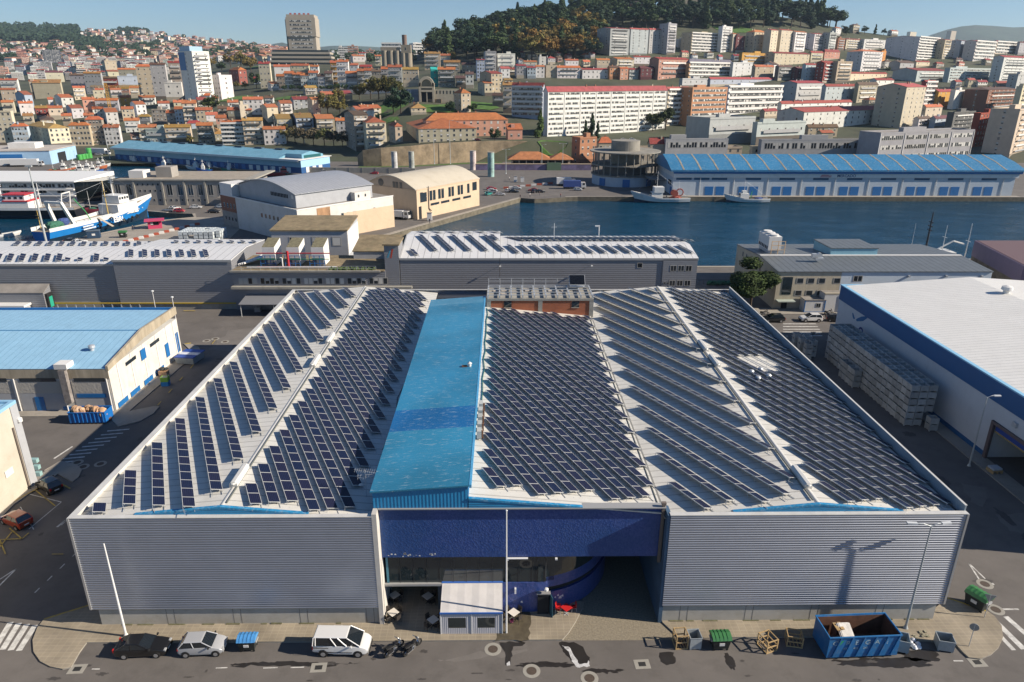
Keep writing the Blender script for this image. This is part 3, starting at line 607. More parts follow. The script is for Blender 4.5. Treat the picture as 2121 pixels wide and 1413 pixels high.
def cell_mat():
 m,n,l,b=nt('solar_cells');b.inputs['Roughness'].default_value=.35;b.inputs['Specular IOR Level'].default_value=.1
 tc=n.new('ShaderNodeTexCoord');sp=n.new('ShaderNodeSeparateXYZ');l.new(tc.outputs['Object'],sp.inputs[0])
 def line(out,per,w):
  a=n.new('ShaderNodeMath');a.operation='MULTIPLY';a.inputs[1].default_value=1/per;l.new(out,a.inputs[0])
  f=n.new('ShaderNodeMath');f.operation='FRACT';l.new(a.outputs[0],f.inputs[0])
  t=n.new('ShaderNodeMath');t.operation='LESS_THAN';t.inputs[1].default_value=w;l.new(f.outputs[0],t.inputs[0]);return t.outputs[0]
 mx=n.new('ShaderNodeMath');mx.operation='MAXIMUM';l.new(line(sp.outputs[1],.162,.1),mx.inputs[0]);l.new(line(sp.outputs[0],.165,.05),mx.inputs[1])
 oi=n.new('ShaderNodeObjectInfo')
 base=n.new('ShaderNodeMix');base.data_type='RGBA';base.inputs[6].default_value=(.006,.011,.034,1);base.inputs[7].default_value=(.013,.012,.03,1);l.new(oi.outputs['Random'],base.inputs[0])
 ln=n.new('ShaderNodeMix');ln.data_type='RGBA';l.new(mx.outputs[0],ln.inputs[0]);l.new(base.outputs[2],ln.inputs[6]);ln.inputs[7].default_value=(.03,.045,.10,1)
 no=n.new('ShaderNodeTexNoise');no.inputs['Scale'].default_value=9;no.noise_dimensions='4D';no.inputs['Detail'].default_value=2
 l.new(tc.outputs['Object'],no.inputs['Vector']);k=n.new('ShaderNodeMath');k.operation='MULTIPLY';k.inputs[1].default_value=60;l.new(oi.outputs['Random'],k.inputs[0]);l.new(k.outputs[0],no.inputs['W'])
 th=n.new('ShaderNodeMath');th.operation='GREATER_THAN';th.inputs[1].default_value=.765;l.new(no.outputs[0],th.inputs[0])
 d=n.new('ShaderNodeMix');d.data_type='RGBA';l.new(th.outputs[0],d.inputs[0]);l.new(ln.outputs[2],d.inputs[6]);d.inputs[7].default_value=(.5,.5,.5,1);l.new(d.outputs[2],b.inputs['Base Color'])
 return m
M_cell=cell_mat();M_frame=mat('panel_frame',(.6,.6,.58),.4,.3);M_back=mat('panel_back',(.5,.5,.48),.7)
PL,PWD=1.62,1.0
def panel_mesh():
 mb=MB();f=.035;h=.045;a,b=PL/2,PWD
 mb.face([(-a+f,f,h),(a-f,f,h),(a-f,b-f,h),(-a+f,b-f,h)],0)
 for q in([(-a,0),(a,0),(a-f,f),(-a+f,f)],[(a,0),(a,b),(a-f,b-f),(a-f,f)],[(a,b),(-a,b),(-a+f,b-f),(a-f,b-f)],[(-a,b),(-a,0),(-a+f,f),(-a+f,b-f)]):mb.face([(x,y,h+.004)for x,y in q],1)
 o=[(-a,0),(a,0),(a,b),(-a,b)]
 for i in range(4):p,q=o[i],o[(i+1)%4];mb.face([(p[0],p[1],0),(q[0],q[1],0),(q[0],q[1],h+.004),(p[0],p[1],h+.004)],1)
 mb.face([(x,y,0)for x,y in o[::-1]],2)
 return mb.mesh('solar_panel',[M_cell,M_frame,M_back])
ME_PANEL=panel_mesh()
DX,DY=math.cos(R(64.4)),-math.sin(R(64.4))
TILT=R(17.5)
RACKS={}
def panel_row(hx,hy,n,zf,label,group,name='solar_panel_row',dxy=(DX,DY),tilt=TILT,step=PL+.025,skip=()):
 d=Vector((dxy[0],dxy[1],0));nn=Vector((d.y,-d.x,0));L=n*step
 if nn.x>0:nn=-nn
 cw=PWD*math.cos(tilt);sh=PWD*math.sin(tilt)
 lo=Vector((hx,hy,0))-nn*cw
 z0=zf(lo.x,lo.y);e=lo+d*L;z1=zf(e.x,e.y);slope=(z1-z0)/L
 D=Vector((d.x,d.y,slope)).normalized();Pn=(nn*math.cos(tilt)+Vector((0,0,math.sin(tilt))));Pn=(Pn-D*Pn.dot(D)).normalized();N=D.cross(Pn)
 if N.z<0:D2=-D
 else:D2=D
 N=D2.cross(Pn)
 M=Matrix((D2,Pn,N)).transposed().to_4x4()
 t=thing(name,label,'solar panels',(lo.x,lo.y,z0),0,group)
 for i in range(n):
  if i in skip:continue
  o=bpy.data.objects.new('panel',ME_PANEL);COL.objects.link(o);o.parent=t
  o.matrix_local=Matrix.Translation(D*((i+.5)*step)+Vector((0,0,.16)))@M
 rk=MB();hi=nn*cw+Vector((0,0,sh+.14))
 for f_ in(.15,.85):a=Vector((0,0,.13))+Pn*(PWD*f_)-N*.03;b=a+D*L;u=N*.02;v=Pn*.025;rk.hexa([tuple(p)for p in(a-u-v,b-u-v,b-u+v,a-u+v,a+u-v,b+u-v,b+u+v,a+u+v)])
 for i in range(0,n+1):
  s=D*(i*step);b0=s+nn*cw;g0=zf(lo.x+b0.x,lo.y+b0.y)-z0
  rk.tube((b0.x,b0.y,g0),tuple(s+Pn*PWD+Vector((0,0,.12))),.022,n=4);rk.tube(tuple(s+Vector((0,0,.0))),tuple(s+Vector((0,0,.15))),.022,n=4)
 for s in(D*(-.35),D*(L+.0)):
  if s.length>1:rk.tube(tuple(s-D*.2+nn*.1+Vector((0,0,.03))),tuple(s+D*.55+nn*.1+Vector((0,0,.04))),.025,n=4);rk.tube(tuple(s-D*.2+nn*(cw-.1)+Vector((0,0,.03+nn.x*0))),tuple(s+D*.55+nn*(cw-.1)+Vector((0,0,.06))),.025,n=4)
 rk.build('mounting_rack',M_galv,t)
 return t
def zone(xa,xb,y_first,sp,ymin,ymax,zf,where,hole=None,n_max=60,back='back'):
 t64=-DY/DX;rows=[]
 k=0
 while k<n_max:
  ys=y_first+sp*k;x0,y0=xa,ys
  if ys>ymax:x0=xa+(ys-ymax)/t64;y0=ymax
  if x0>xb-.8:break
  Lx=(xb-x0)/DX;Ly=(y0-ymin)/(-DY);n=int(min(Lx,Ly)/(PL+.025)+.12)
  if n>=1:
   if Lx<Ly and ys>ymax:s=Lx-n*(PL+.025);x0+=DX*s;y0+=DY*s
   rows.append((x0,y0,n))
  k+=1
 for i,(x0,y0,n)in enumerate(rows):
  sk=[]
  if hole:
   for j in range(n):
    px,py=x0+DX*(j+.5)*PL,y0+DY*(j+.5)*PL
    if math.hypot(px-hole[0],py-hole[1])<hole[2]:sk.append(j)
  panel_row(x0,y0,n,zf,'solar panel row on the %s, %s from the street'%(where,ordw(i)),'solar rows on the '+where,skip=sk)
 return rows
zz=lambda x,y:rz(x)
zone(-35.25,-24.75,51.95,5.33,50.25,116.2,zz,'outer left slope')
zone(-22.75,-13.2,53.65,3.36,50.5,116.0,zz,'slope left of the blue strip')
zone(-1.95,13.1,55.35,3.36,51.6,103.0,zz,'middle slope below the brick room')
zone(15.0,25.9,54.9,5.33,50.4,116.0,zz,'slope right of the middle gutter')
zone(28.0,38.6,53.6,3.36,50.5,116.3,zz,'outer right slope',hole=(33.1,83.6,2.6))
def ridge_vent(x,y,label):
 t=thing('ridge_vent',label,'roof vent',(x,y,rz(x)),0,'white ridge ventilators')
 b=MB();pr_=[(-.36,0),(-.33,.4),(-.16,.56),(.16,.56),(.33,.4),(.36,0)]
 b.loft([[(px,yy,pz)for px,pz in pr_]for yy in(-1.6,1.6)]);b.build('hood',M_coping,t)
 c=MB();[c.lathe([(.2,0),(.26,.1),(.2,.2)],10,c=(0,yy,.3))for yy in(-1.55,)];c.build('end_cap',M_coping,t)
for i,(px,py,s)in enumerate([(494,982,'left ridge nearest the street'),(648,745,'left ridge, second from the street'),(684,698,'left ridge, farthest from the street'),(1665,985,'right ridge nearest the street'),(1474,745,'right ridge, second from the street'),(1450,714,'right ridge, farthest from the street')]):
 p=G(px,py,12.5);ridge_vent(RG1 if i<3 else RG2,p.y,'long white ventilator hood on the '+s)
for i,(px,py)in enumerate([(1556,772),(1575,765),(1570,785),(1592,778)]):
 p=G(px,py,12);t=thing('roof_turbine','small round metal roof ventilator in the gap between solar rows','roof vent',(p.x,p.y,rz(p.x)),0,'cluster of roof ventilators on the right slope')
 MB().lathe([(.2,0),(.2,.2),(.3,.3),(.34,.48),(.24,.6),(.07,.66)],14).build('turbine_head',M_galv,t);MB().box(-.45,.45,-.45,.45,0,.06).build('flashing',M_coping,t)
def cable(pts,r,label,name='roof_cable',m=None):
 return tag(MB().path(pts,r,n=5).build(name,m or mat('cable_grey',(.12,.13,.12),.7)),label,'cable','cables on the roof')
cable([(RG1+.3,y,rz(RG1)+.08)for y in(51,116)],.07,'straight grey cable duct along the left ridge')
cable([(RG2-.35,y,rz(RG2)+.08)for y in(51,116)],.08,'straight dark cable duct along the right ridge')
cable([(V2-.35,y,11.1)for y in(51,104)],.07,'straight dark cable duct beside the middle gutter')
cable([(V1-.9+.35*math.sin(y*.4)*(y<75),y,11.05)for y in range(62,106,4)],.06,'bundle of dark cables wandering in the shaded gutter by the blue strip')
cable([(-2.3+.12*math.sin(y*.9),y,12.65)for y in range(70,104,3)],.05,'green hose lying along the blue roof edge',m=mat('green_hose',(.05,.16,.12),.6))
a=G(755,1062,11.3);an=thing('tv_aerial','bent metal television aerial on a mast beside the blue roof','aerial',(-12.1,53.6,11.05));an.scale=(.8,.8,.85)
q=MB();q.tube((0,0,0),(0,0,3.2),.035);q.build('mast',M_galv,an)
q=MB();q.tube((-1.2,.2,3.1),(1.2,-.2,2.9),.02);[q.tube((x,.2-.17*(x+1.2)/1.2-.45,3.05),(x,.2-.17*(x+1.2)/1.2+.45,3.05),.014,n=4)for x in[-1.1+.24*i for i in range(10)]]
for z in(2.2,2.5):q.tube((-.9,0,z),(.9,.1,z+.1),.02);[q.tube((x,-.3,z),(x,.3,z),.014,n=4)for x in[-.8+.3*i for i in range(6)]]
q.build('antenna_bars',M_galv,an)
q=MB();q.lathe([(.3,0),(.2,.07),(.02,.1)],12,c=(-.5,0,1.4));q.tube((0,0,1.45),(-.5,0,1.45),.02);q.build('dish',M_coping,an)
for i in range(5):
 y=61.5+i*1.55;t=thing('condenser_unit','small box condenser on a bracket along the blue roof edge, %s from the street'%ordw(i),'air conditioner',(-2.35,y,rz(-2.35)),0,'condensers in a row beside the blue roof')
 MB().box(-.2,.25,-.45,.45,.15,.95).build('casing',mat('unit_grey',(.42,.42,.4),.6,objvar=.2),t);MB().tube((.25,0,.55),(.28,0,.55),.32,n=14).build('fan_grille',mat('dark_grate',(.02,.02,.02),.8),t);MB().box(.3,.45,-.3,-.1,.1,.9).build('rusty_bracket',mat('rust_brown',(.17,.08,.045),.85),t)
w=thing('roof_vent_pipe','short red and white vent stub on the blue strip roof','vent',(-3.9,76.5,13.95));MB().lathe([(.2,0),(.2,.35),(.3,.4),(.05,.6)],10).build('cowl',mat('vent_white',(.6,.6,.58),.6),w);MB().box(-.9,-.3,-.2,.2,0,.12).build('flashing',MC['rust_brown'],w)
def colmat(name,rough=.7,metal=0.,var=0.,scale=2.,coat=0.,gain=1.):
 m,n,l,b=nt(name);b.inputs['Roughness'].default_value=rough;b.inputs['Metallic'].default_value=metal
 if coat:b.inputs['Coat Weight'].default_value=coat;b.inputs['Coat Roughness'].default_value=.06
 oi=n.new('ShaderNodeObjectInfo');s=oi.outputs['Color']
 if var:
  tc=n.new('ShaderNodeTexCoord');no=n.new('ShaderNodeTexNoise');no.inputs['Scale'].default_value=scale;no.inputs['Detail'].default_value=6;no.inputs['Roughness'].default_value=.7;l.new(tc.outputs['Object'],no.inputs['Vector'])
  mr=n.new('ShaderNodeMapRange');mr.inputs[1].default_value=.3;mr.inputs[2].default_value=.7;mr.inputs[3].default_value=1-var;mr.inputs[4].default_value=1+var;l.new(no.outputs[0],mr.inputs[0])
  mx=n.new('ShaderNodeMix');mx.data_type='RGBA';mx.blend_type='MULTIPLY';mx.inputs[0].default_value=1;l.new(s,mx.inputs[6]);l.new(mr.outputs[0],mx.inputs[7]);s=mx.outputs[2]
 l.new(s,b.inputs['Base Color']);return m
M_paint=colmat('car_paint',.28,.15,coat=.7)
M_carglass=mat('car_glass',(.012,.016,.02),.05,0.,spec=.9)
M_tyre=mat('tyre_rubber',(.012,.012,.012),.85);M_rim=mat('wheel_rim',(.45,.45,.46),.35,.6)
M_lamp=mat('headlight_glass',(.4,.41,.42),.1);M_tail=mat('taillight_red',(.4,.02,.02),.2);M_plate=mat('number_plate',(.7,.7,.68),.5);M_black=mat('black_plastic',(.015,.015,.016),.55)
CARS={}
SPEC={'hatch':(3.75,1.68,1.50,.98,.24,.29,2.46,[(-.5,.55),(-.495,.95),(-.46,1.0),(-.1,.99),(.19,1.0),(.30,.95),(.43,.80),(.49,.66),(.5,.40)],(-.47,-.36,.05,.27)),'sedan':(4.3,1.70,1.40,.92,.22,.29,2.62,[(-.5,.5),(-.495,.90),(-.46,.95),(-.3,.95),(.0,.92),(.17,.93),(.30,.86),(.45,.74),(.495,.6),(.5,.36)],(-.44,-.27,.0,.20)),'suv':(4.4,1.84,1.62,1.08,.3,.34,2.65,[(-.5,.6),(-.495,1.02),(-.46,1.1),(-.1,1.08),(.18,1.08),(.30,1.03),(.45,.9),(.49,.75),(.5,.45)],(-.46,-.36,.03,.24)),'van':(4.75,1.9,1.94,1.15,.27,.33,2.95,[(-.5,.6),(-.497,1.1),(-.48,1.15),(-.1,1.15),(.20,1.15),(.34,1.1),(.44,.95),(.49,.75),(.5,.45)],(-.485,-.465,.13,.36))}
def soft(o,w):
 m=o.modifiers.new('edge','BEVEL');m.width=w;m.segments=2;m.limit_method='ANGLE';m.angle_limit=R(28);m.harden_normals=False
 for q in o.data.polygons:q.use_smooth=True
 m=o.modifiers.new('normals','WEIGHTED_NORMAL');return o
def make_car(kind):
 L,Wd,H,belt,sill,wr,wb,top,(g0,g1,g2,g3)=SPEC[kind];hw=Wd/2
 t=thing('parked_car' if kind!='van' else 'parked_van',None,'car' if kind!='van' else 'van')
 b=MB();rings=[]
 for fx,z in top:
  x=fx*L;k=1-.16*max(0,abs(fx)-.40)/.1;w=hw*k;zb=sill+(.12 if abs(fx)>.47 else 0)
  rings.append([(x,-w*.93,zb),(x,-w,zb+.12),(x,-w,min(z-.08,.72)),(x,-w*.95,z-.03),(x,-w*.86,z),(x,w*.86,z),(x,w*.95,z-.03),(x,w,min(z-.08,.72)),(x,w,zb+.12),(x,w*.93,zb)])
 b.loft(rings);soft(b.build('body',M_paint,t,smooth=True),.06)
 r=MB();wr_,wt=hw*.93,hw*.78
 A=[(g0*L,-wr_,belt),(g3*L,-wr_,belt),(g3*L,wr_,belt),(g0*L,wr_,belt)];B=[(g1*L,-wt,H-.06),(g2*L,-wt,H-.06),(g2*L,wt,H-.06),(g1*L,wt,H-.06)]
 C=[(g1*L+.06,-wt+.07,H),(g2*L-.12,-wt+.07,H),(g2*L-.12,wt-.07,H),(g1*L+.06,wt-.07,H)]
 r.loft([[(p[0]-(.02 if p[0]<0 else-.02),p[1]*1.02,p[2])for p in B],C]);
 def lerp(p,q,f):return tuple(p[i]+(q[i]-p[i])*f for i in range(3))
 for i in range(4):r.tube(lerp(A[i],B[i],-.02),B[i],.055,n=5)
 if kind!='van':
  for s in(0,3):p,q=(A[0],A[1])if s==0 else(A[3],A[2]);p2,q2=(B[0],B[1])if s==0 else(B[3],B[2]);f=.46;r.tube(lerp(p,q,f),lerp(p2,q2,f-.02),.045,n=5)
 else:
  for s in(0,3):
   p,q=(A[0],A[1])if s==0 else(A[3],A[2]);p2,q2=(B[0],B[1])if s==0 else(B[3],B[2])
   for f in(.06,.50,.72):r.tube(lerp(p,q,f),lerp(p2,q2,f),.06,n=5)
 soft(r.build('roof',M_paint,t,smooth=True),.02)
 e=.012
 def pane(name,q):
  c=[sum(p[i]for p in q)/4 for i in range(3)];q=[tuple(c[i]+(p[i]-c[i])*.97 for i in range(3))for p in q]
  return MB().face(q).build(name,M_carglass,t)
 pane('rear_window',[A[3],A[0],B[0],B[3]]);pane('windscreen',[A[1],A[2],B[2],B[1]]);pane('side_window',[A[0],A[1],B[1],B[0]]);pane('side_window',[A[2],A[3],B[3],B[2]])
 for sx in(-1,1):
  for sy in(-1,1):
   x=sx*wb/2+.02;tw=MB();tw.tube((x,sy*(hw-.2),wr),(x,sy*(hw+.015),wr),wr,n=16);w=tw.build('wheel',M_tyre,t)
   MB().tube((x,sy*(hw+.0),wr),(x,sy*(hw+.025),wr),wr*.62,n=12).build('rim',M_rim,w)
   MB().tube((x,sy*(hw-.12),wr+.03),(x,sy*(hw+.006),wr+.03),wr*1.2,n=14).build('wheel_arch',M_black,t)
 for sy in(-1,1):
  MB().box(.455*L,.497*L,sy*hw*.66-.15,sy*hw*.66+.15,.6,.71).build('headlight',M_lamp,t)
  MB().box(-.503*L,-.485*L,sy*hw*.76-.1,sy*hw*.76+.1,.68,.98 if kind!='van' else 1.3).build('taillight',M_tail,t)
  MB().box(.2*L,.225*L,sy*(hw+.09)-.1,sy*(hw+.09)+.1,belt,belt+.14).build('wing_mirror',M_black if kind!='van' else M_paint,t)
 MB().box(-.507*L,-.495*L,-.25,.25,.52,.64).build('number_plate',M_plate,t);MB().box(.495*L,.505*L,-.25,.25,.38,.49).build('number_plate',M_plate,t)
 if kind=='van':MB().box(-.3*L,.22*L,-hw-.02,-hw+.02,.52,.58).build('side_moulding',M_black,t);MB().box(-.495*L,-.2*L,-hw-.012,-hw+.02,.95,.985).build('door_rail',M_black,t)
 if kind in('suv','van'):MB().box(.485*L,.51*L,-hw*.8,hw*.8,.3,.5).build('front_bumper',M_black,t)
 freeze(t);CARS[kind]=(t,[False]);return t
for k in SPEC:make_car(k)
def paint(root,col):
 for c in root.children if root.children else[o for o in bpy.data.objects if o.parent==root]:
  if c.name.split('.')[0]in('body','roof','wing_mirror','cab','hood','lid','load_box'):c.color=tuple(col)+(1,)
def car(kind,col,loc,rz_,label,group=None):
 t,used=CARS[kind]
 if not used[0]:used[0]=True;c=t;c.location=loc;c.rotation_euler=(0,0,rz_);c['label']=label
 else:c=copy_tree(t,loc,rz_,label)
 if group:c['group']=group
 elif 'group' in c:del c['group']
 paint(c,col);return c
def car_px(kind,col,rear,front,label,group=None,flip=1):
 a,b=G(*rear),G(*front);d=(b-a).normalized();n=Vector((-d.y,d.x,0));c=(a+b)/2
 if n.dot(c)<0:n=-n
 return car(kind,col,c+n*(SPEC[kind][1]/2-.05),math.atan2(d.y,d.x),label,group)
PKS='cars parked in front of the hall'
car_px('sedan',(.012,.012,.013),(259,1366),(322,1363),'black four door car parked beside the tall white lamp post',PKS)
car_px('hatch',(.42,.43,.45),(385,1363),(447,1360),'silver small hatchback between the black car and the blue bin',PKS)
car_px('van',(.75,.75,.74),(670,1361),(741,1362),'white passenger van parked in front of the hall')
LFT='cars parked along the cream building'
car_px('hatch',(.32,.045,.015),(36,1100),(6,1086),'orange red hatchback parked tail out beside the cream building',LFT)
car_px('hatch',(.012,.013,.016),(101,1027),(77,1012),'black hatchback in the yellow bay at the cream wall',LFT)
RGT='cars parked by the tan building'
car_px('suv',(.012,.013,.016),(1616,669),(1592,669),'black car parked beside the big round tree',RGT)
car_px('suv',(.78,.78,.77),(1694,668),(1670,668),'white sport utility car parked before the portable cabin',RGT)
car_px('hatch',(.02,.022,.028),(1722,667),(1741,668),'dark car half hidden behind the white hall corner',RGT)
M_chrome=mat('chrome',(.6,.6,.6),.18,.9);M_bikeblack=mat('bike_black',(.015,.015,.017),.3)
def torus(mb,c,r,w,m=0,n=18,k=6):
 ring=[]
 for i in range(n):
  t=2*PI*i/n;ring.append([(c[0]+(r+w*math.cos(2*PI*j/k))*math.cos(t),c[1]+w*math.sin(2*PI*j/k),c[2]+(r+w*math.cos(2*PI*j/k))*math.sin(t))for j in range(k)])
 mb.loft(ring+[ring[0]],m,True,False);return mb
def make_bike():
 t=thing('motorbike',None,'motorbike')
 for x in(-.78,.8):w=torus(MB(),(x,0,.32),.26,.075).build('wheel',M_tyre,t);q=MB();q.tube((x,-.04,.32),(x,.04,.32),.09);[q.tube((x,0,.32),(x+.24*math.cos(2*PI*i/7),0,.32+.24*math.sin(2*PI*i/7)),.012,n=4)for i in range(7)];q.build('rim',M_chrome,w)
 q=MB();q.path([(-.78,.08,.32),(-.2,.1,.35),(.25,.1,.4),(.45,0,.85)],.03);q.path([(-.78,-.08,.32),(-.2,-.1,.35),(.25,-.1,.4),(.45,0,.85)],.03);q.build('frame',M_bikeblack,t)
 q=MB();q.path([(.8,.09,.32),(.5,.09,.98)],.03);q.path([(.8,-.09,.32),(.5,-.09,.98)],.03);q.build('fork',M_chrome,t)
 q=MB();q.tube((.48,-.4,1.05),(.5,-.1,1.02),.018);q.tube((.48,.4,1.05),(.5,.1,1.02),.018);q.tube((.5,-.1,1.02),(.5,.1,1.02),.02);q.tube((.48,-.42,1.05),(.47,-.28,1.05),.03);q.tube((.48,.42,1.05),(.47,.28,1.05),.03);q.build('handlebar',M_chrome,t)
 MB().loft([[(x,y*w,z+dz*h)for y,dz in((-1,0),(-.8,.8),(0,1),(.8,.8),(1,0),(0,-.4))]for x,z,w,h in((-.12,.78,.1,.1),(.05,.8,.17,.2),(.3,.82,.16,.18),(.42,.84,.08,.08))]).build('tank',M_bikeblack,t)
 MB().loft([[(x,-w,z),(x,-w*.8,z+.1),(x,w*.8,z+.1),(x,w,z)]for x,z,w in((-.85,.82,.1),(-.5,.76,.15),(-.12,.72,.13))]).build('seat',M_black,t)
 q=MB();q.box(-.22,.2,-.16,.16,.3,.6);q.tube((.0,-.26,.42),(.0,.26,.42),.12,n=10);q.build('engine',M_chrome,t)
 MB().tube((.0,-.18,.3),(-.85,-.22,.38),.05,n=8,r2=.065).build('exhaust',M_chrome,t)
 MB().hexa([(.52,-.17,.98),(.58,-.17,.98),(.58,.17,.98),(.52,.17,.98),(.36,-.13,1.32),(.38,-.13,1.32),(.38,.13,1.32),(.36,.13,1.32)]).build('windscreen',M_carglass,t)
 MB().tube((.6,0,.9),(.68,0,.9),.1,n=12).build('headlight',M_lamp,t)
 for sy in(-1,1):MB().hexa([(-.85,sy*.2-.02,.5),(-.4,sy*.2-.02,.5),(-.4,sy*.2+.14*sy+.02,.5),(-.85,sy*.2+.14*sy+.02,.5),(-.88,sy*.2-.02,.8),(-.42,sy*.2-.02,.8),(-.42,sy*.2+.13*sy+.02,.8),(-.88,sy*.2+.13*sy+.02,.8)]).build('pannier',M_bikeblack,t)
 q=MB();q.loft([[(.7+.2*math.cos(a),y,.32+.36*math.sin(a))for y in(-.08,.08)]+[(.7+.2*math.cos(a),y,.30+.34*math.sin(a))for y in(.08,-.08)]for a in(R(20),R(60),R(100),R(140))]);q.build('mudguard',M_chrome,t)
 return freeze(t)
bk=make_bike();p=G(817,1350);bk.location=(p.x,p.y,0);bk.rotation_euler=(0,R(0),R(50));bk['label']='black and chrome motorbike parked nearest the white van';bk['group']='two motorbikes by the van'
p=G(855,1347);copy_tree(bk,(p.x,p.y,0),R(52),'black and chrome motorbike farther from the van, on the right')
for px,py,s in((1583,653,'grey scooter parked beside the big round tree'),(1716,652,'dark scooter parked at the portable cabin corner')):
 p=G(px,py);copy_tree(bk,(p.x,p.y,0),R(10),s,group='scooters at the tan building')
M_post=mat('grey_post',(.42,.45,.46),.5,.3,var=.08,scale=1);M_whitepost=mat('white_post',(.66,.66,.66),.5)
def lamp(p,h,label,arm=None,r=.11,m=None,group=None,head=True,r2=.055):
 t=thing('street_lamp',label,'street lamp',tuple(p),0,group);m=m or M_post
 q=MB();q.tube((0,0,0),(0,0,h),r,n=10,r2=r2);q.build('post',m,t);MB().lathe([(r*2,0),(r*1.6,.12),(r*1.05,.3)],10).build('base',m,t)
 if arm:
  for a in arm:
   v=Vector(a);MB().path([(0,0,h-.05),tuple(v*.5+Vector((0,0,h+.18))),tuple(v+Vector((0,0,h+.2)))],.045).build('arm',m,t)
   u=v.normalized();q=MB();q.obox((v.x+u.x*.3,v.y+u.y*.3),(u.x,u.y),.42,.13,h+.12,h+.26);q.build('lamp_head',mat('lamp_head_white',(.6,.62,.63),.4),t)
 elif head:MB().lathe([(.05,0),(.28,.05),(.3,.2),(.1,.3)],12,c=(0,0,h)).build('lamp_head',mat('lamp_head_white',(.6,.62,.63),.4),t)
 return t
p=G(262,1320);lamp((p.x,p.y,.13),9.7,'tall white tapering post standing on the pavement by the black car',m=M_whitepost,head=False)
p=G(1875,1303);lamp((p.x,p.y,.13),10.8,'tall grey street lamp with two arms behind the blue skip',arm=[(-1.3,.1,0),(1.0,.1,0)])
p=G(1049,1313);t=thing('flagpole','bare white flagpole rising in front of the white tent','flagpole',(p.x,p.y,.13));MB().tube((0,0,0),(0,0,12.6),.085,n=10,r2=.05).build('pole',M_whitepost,t);MB().lathe([(.05,0),(.1,.06),(.05,.14)],8,c=(0,0,12.6)).build('finial',M_whitepost,t)
p=G(2007,965);lamp((p.x,p.y,0),9.6,'tall grey street lamp beside the white hall with blue band',arm=[(.9,0,0)])
p=G(1738,700);lamp((p.x,p.y,0),6.3,'slim street lamp against the white hall far corner',arm=[(.6,0,0)],r=.08)
for px,py,h,s in((325,655,5.2,'short white lamp with round head behind the sky blue roof'),(364,660,4.4,'short white lamp nearest the concrete gable corner')):
 p=G(px,py);lamp((p.x,p.y,0),h,s,m=M_whitepost,r=.06)
p=G(108,503);t=lamp((p.x-1,p.y-1.0,0),22,'very tall grey floodlight mast standing by the blue trawler',r=.34,head=False,r2=.16)
MB().box(-.9,.9,-.3,.3,21.9,22.3).build('floodlight',M_post,t)
def sign(p,h,kind,label,rz_=0):
 t=thing('road_sign',label,'road sign',tuple(p),rz_);MB().tube((0,0,0),(0,0,h),.035).build('pole',M_galv,t);q=MB()
 if kind=='round':q.tube((0,-.05,h-.3),(0,-.02,h-.3),.36,n=20)
 else:q.prism([(-.48,-.05),(.48,-.05),(.48,-.02),(-.48,-.02)],0,.001);q=MB();q.loft([[(-.48,y,h),(.48,y,h),(0,y,h-.85)]for y in(-.05,-.02)])
 q.build('plate',mat('sign_back',(.3,.33,.35),.4,.5),t);return t
sign(tuple(G(2006,1341))[:2]+(.13,),2.35,'round','round traffic sign seen from behind on the right pavement corner',R(150))
sign(tuple(G(2038,1281))[:2]+(.13,),2.5,'tri','triangular yield sign seen from behind beside the corner bin',R(160))
sign(tuple(G(1680,715))[:2]+(0,),2.6,'tri','red edged yield sign standing beyond the crate yard',R(0))
M_lid=colmat('container_lid',.5,0.,.12,2.);M_bin=mat('bin_black',(.018,.022,.022),.6)
def make_bin():
 t=thing('wheeled_bin',None,'bin')
 MB().hexa([(-.58,-.42,.2),(.58,-.42,.2),(.58,.42,.2),(-.58,.42,.2),(-.68,-.52,1.05),(.68,-.52,1.05),(.68,.52,1.05),(-.68,.52,1.05)]).box(-.72,.72,-.56,.56,1.05,1.1).build('body',M_bin,t)
 q=MB();q.loft([[(x,-.58,1.1),(x,-.42,1.3),(x,0,1.42),(x,.42,1.3),(x,.58,1.1)]for x in(-.74,.74)],closed=True)
 for x in(-.45,-.15,.15,.45):q.loft([[(xx,-.595,1.1),(xx,-.43,1.33),(xx,0,1.45),(xx,.43,1.33),(xx,.595,1.1)]for xx in(x-.05,x+.05)])
 q.build('lid',M_lid,t)
 for x in(-.5,.5):
  for y in(-.36,.36):MB().tube((x,y-.03,.1),(x,y+.03,.1),.1,n=10).build('wheel',M_tyre,t)
 MB().box(-.2,.2,-.57,-.53,.62,.85).build('sticker',mat('white_label',(.6,.6,.6),.6),t)
 for x in(-.72,.72):MB().box(x-.05,x+.05,-.3,.3,.8,.95).build('lifting_bracket',M_galv,t)
 return freeze(t)
bn=make_bin();bused=[False]
def wbin(p,rz_,lid,label,group=None,s=1.):
 if not bused[0]:bused[0]=True;c=bn;c.location=p;c.rotation_euler=(0,0,rz_);c['label']=label
 else:c=copy_tree(bn,p,rz_,label)
 c.scale=(s,s,s)
 if group:c['group']=group
 paint(c,lid);return c
def on(px,py,z=0.):v=G(px,py,z);return(v.x,v.y,z)
GR=(.035,.16,.05)
wbin(on(1489,1340),R(2),GR,'green lidded black bin beside the white tub at the kerb','waste bins around the hall',1.12)
wbin(on(516,1343),R(2),(.07,.26,.55),'sky blue lidded dark bin beside the silver hatchback','waste bins around the hall',1.05)
wbin(on(2021,1258,.0),R(-62),GR,'green lidded bin standing at the right building corner','waste bins around the hall',1.3)
wbin(on(256,492),R(8),GR,'green lidded bin on the quay beside the blue trawler',None,1.5)
M_wood=mat('raw_timber',(.42,.29,.14),.8,var=.2,scale=5);M_tub=mat('galvanised_tub',(.36,.4,.42),.55,.25,var=.2,scale=2,dirt=((.2,.22,.22),.5,2.))
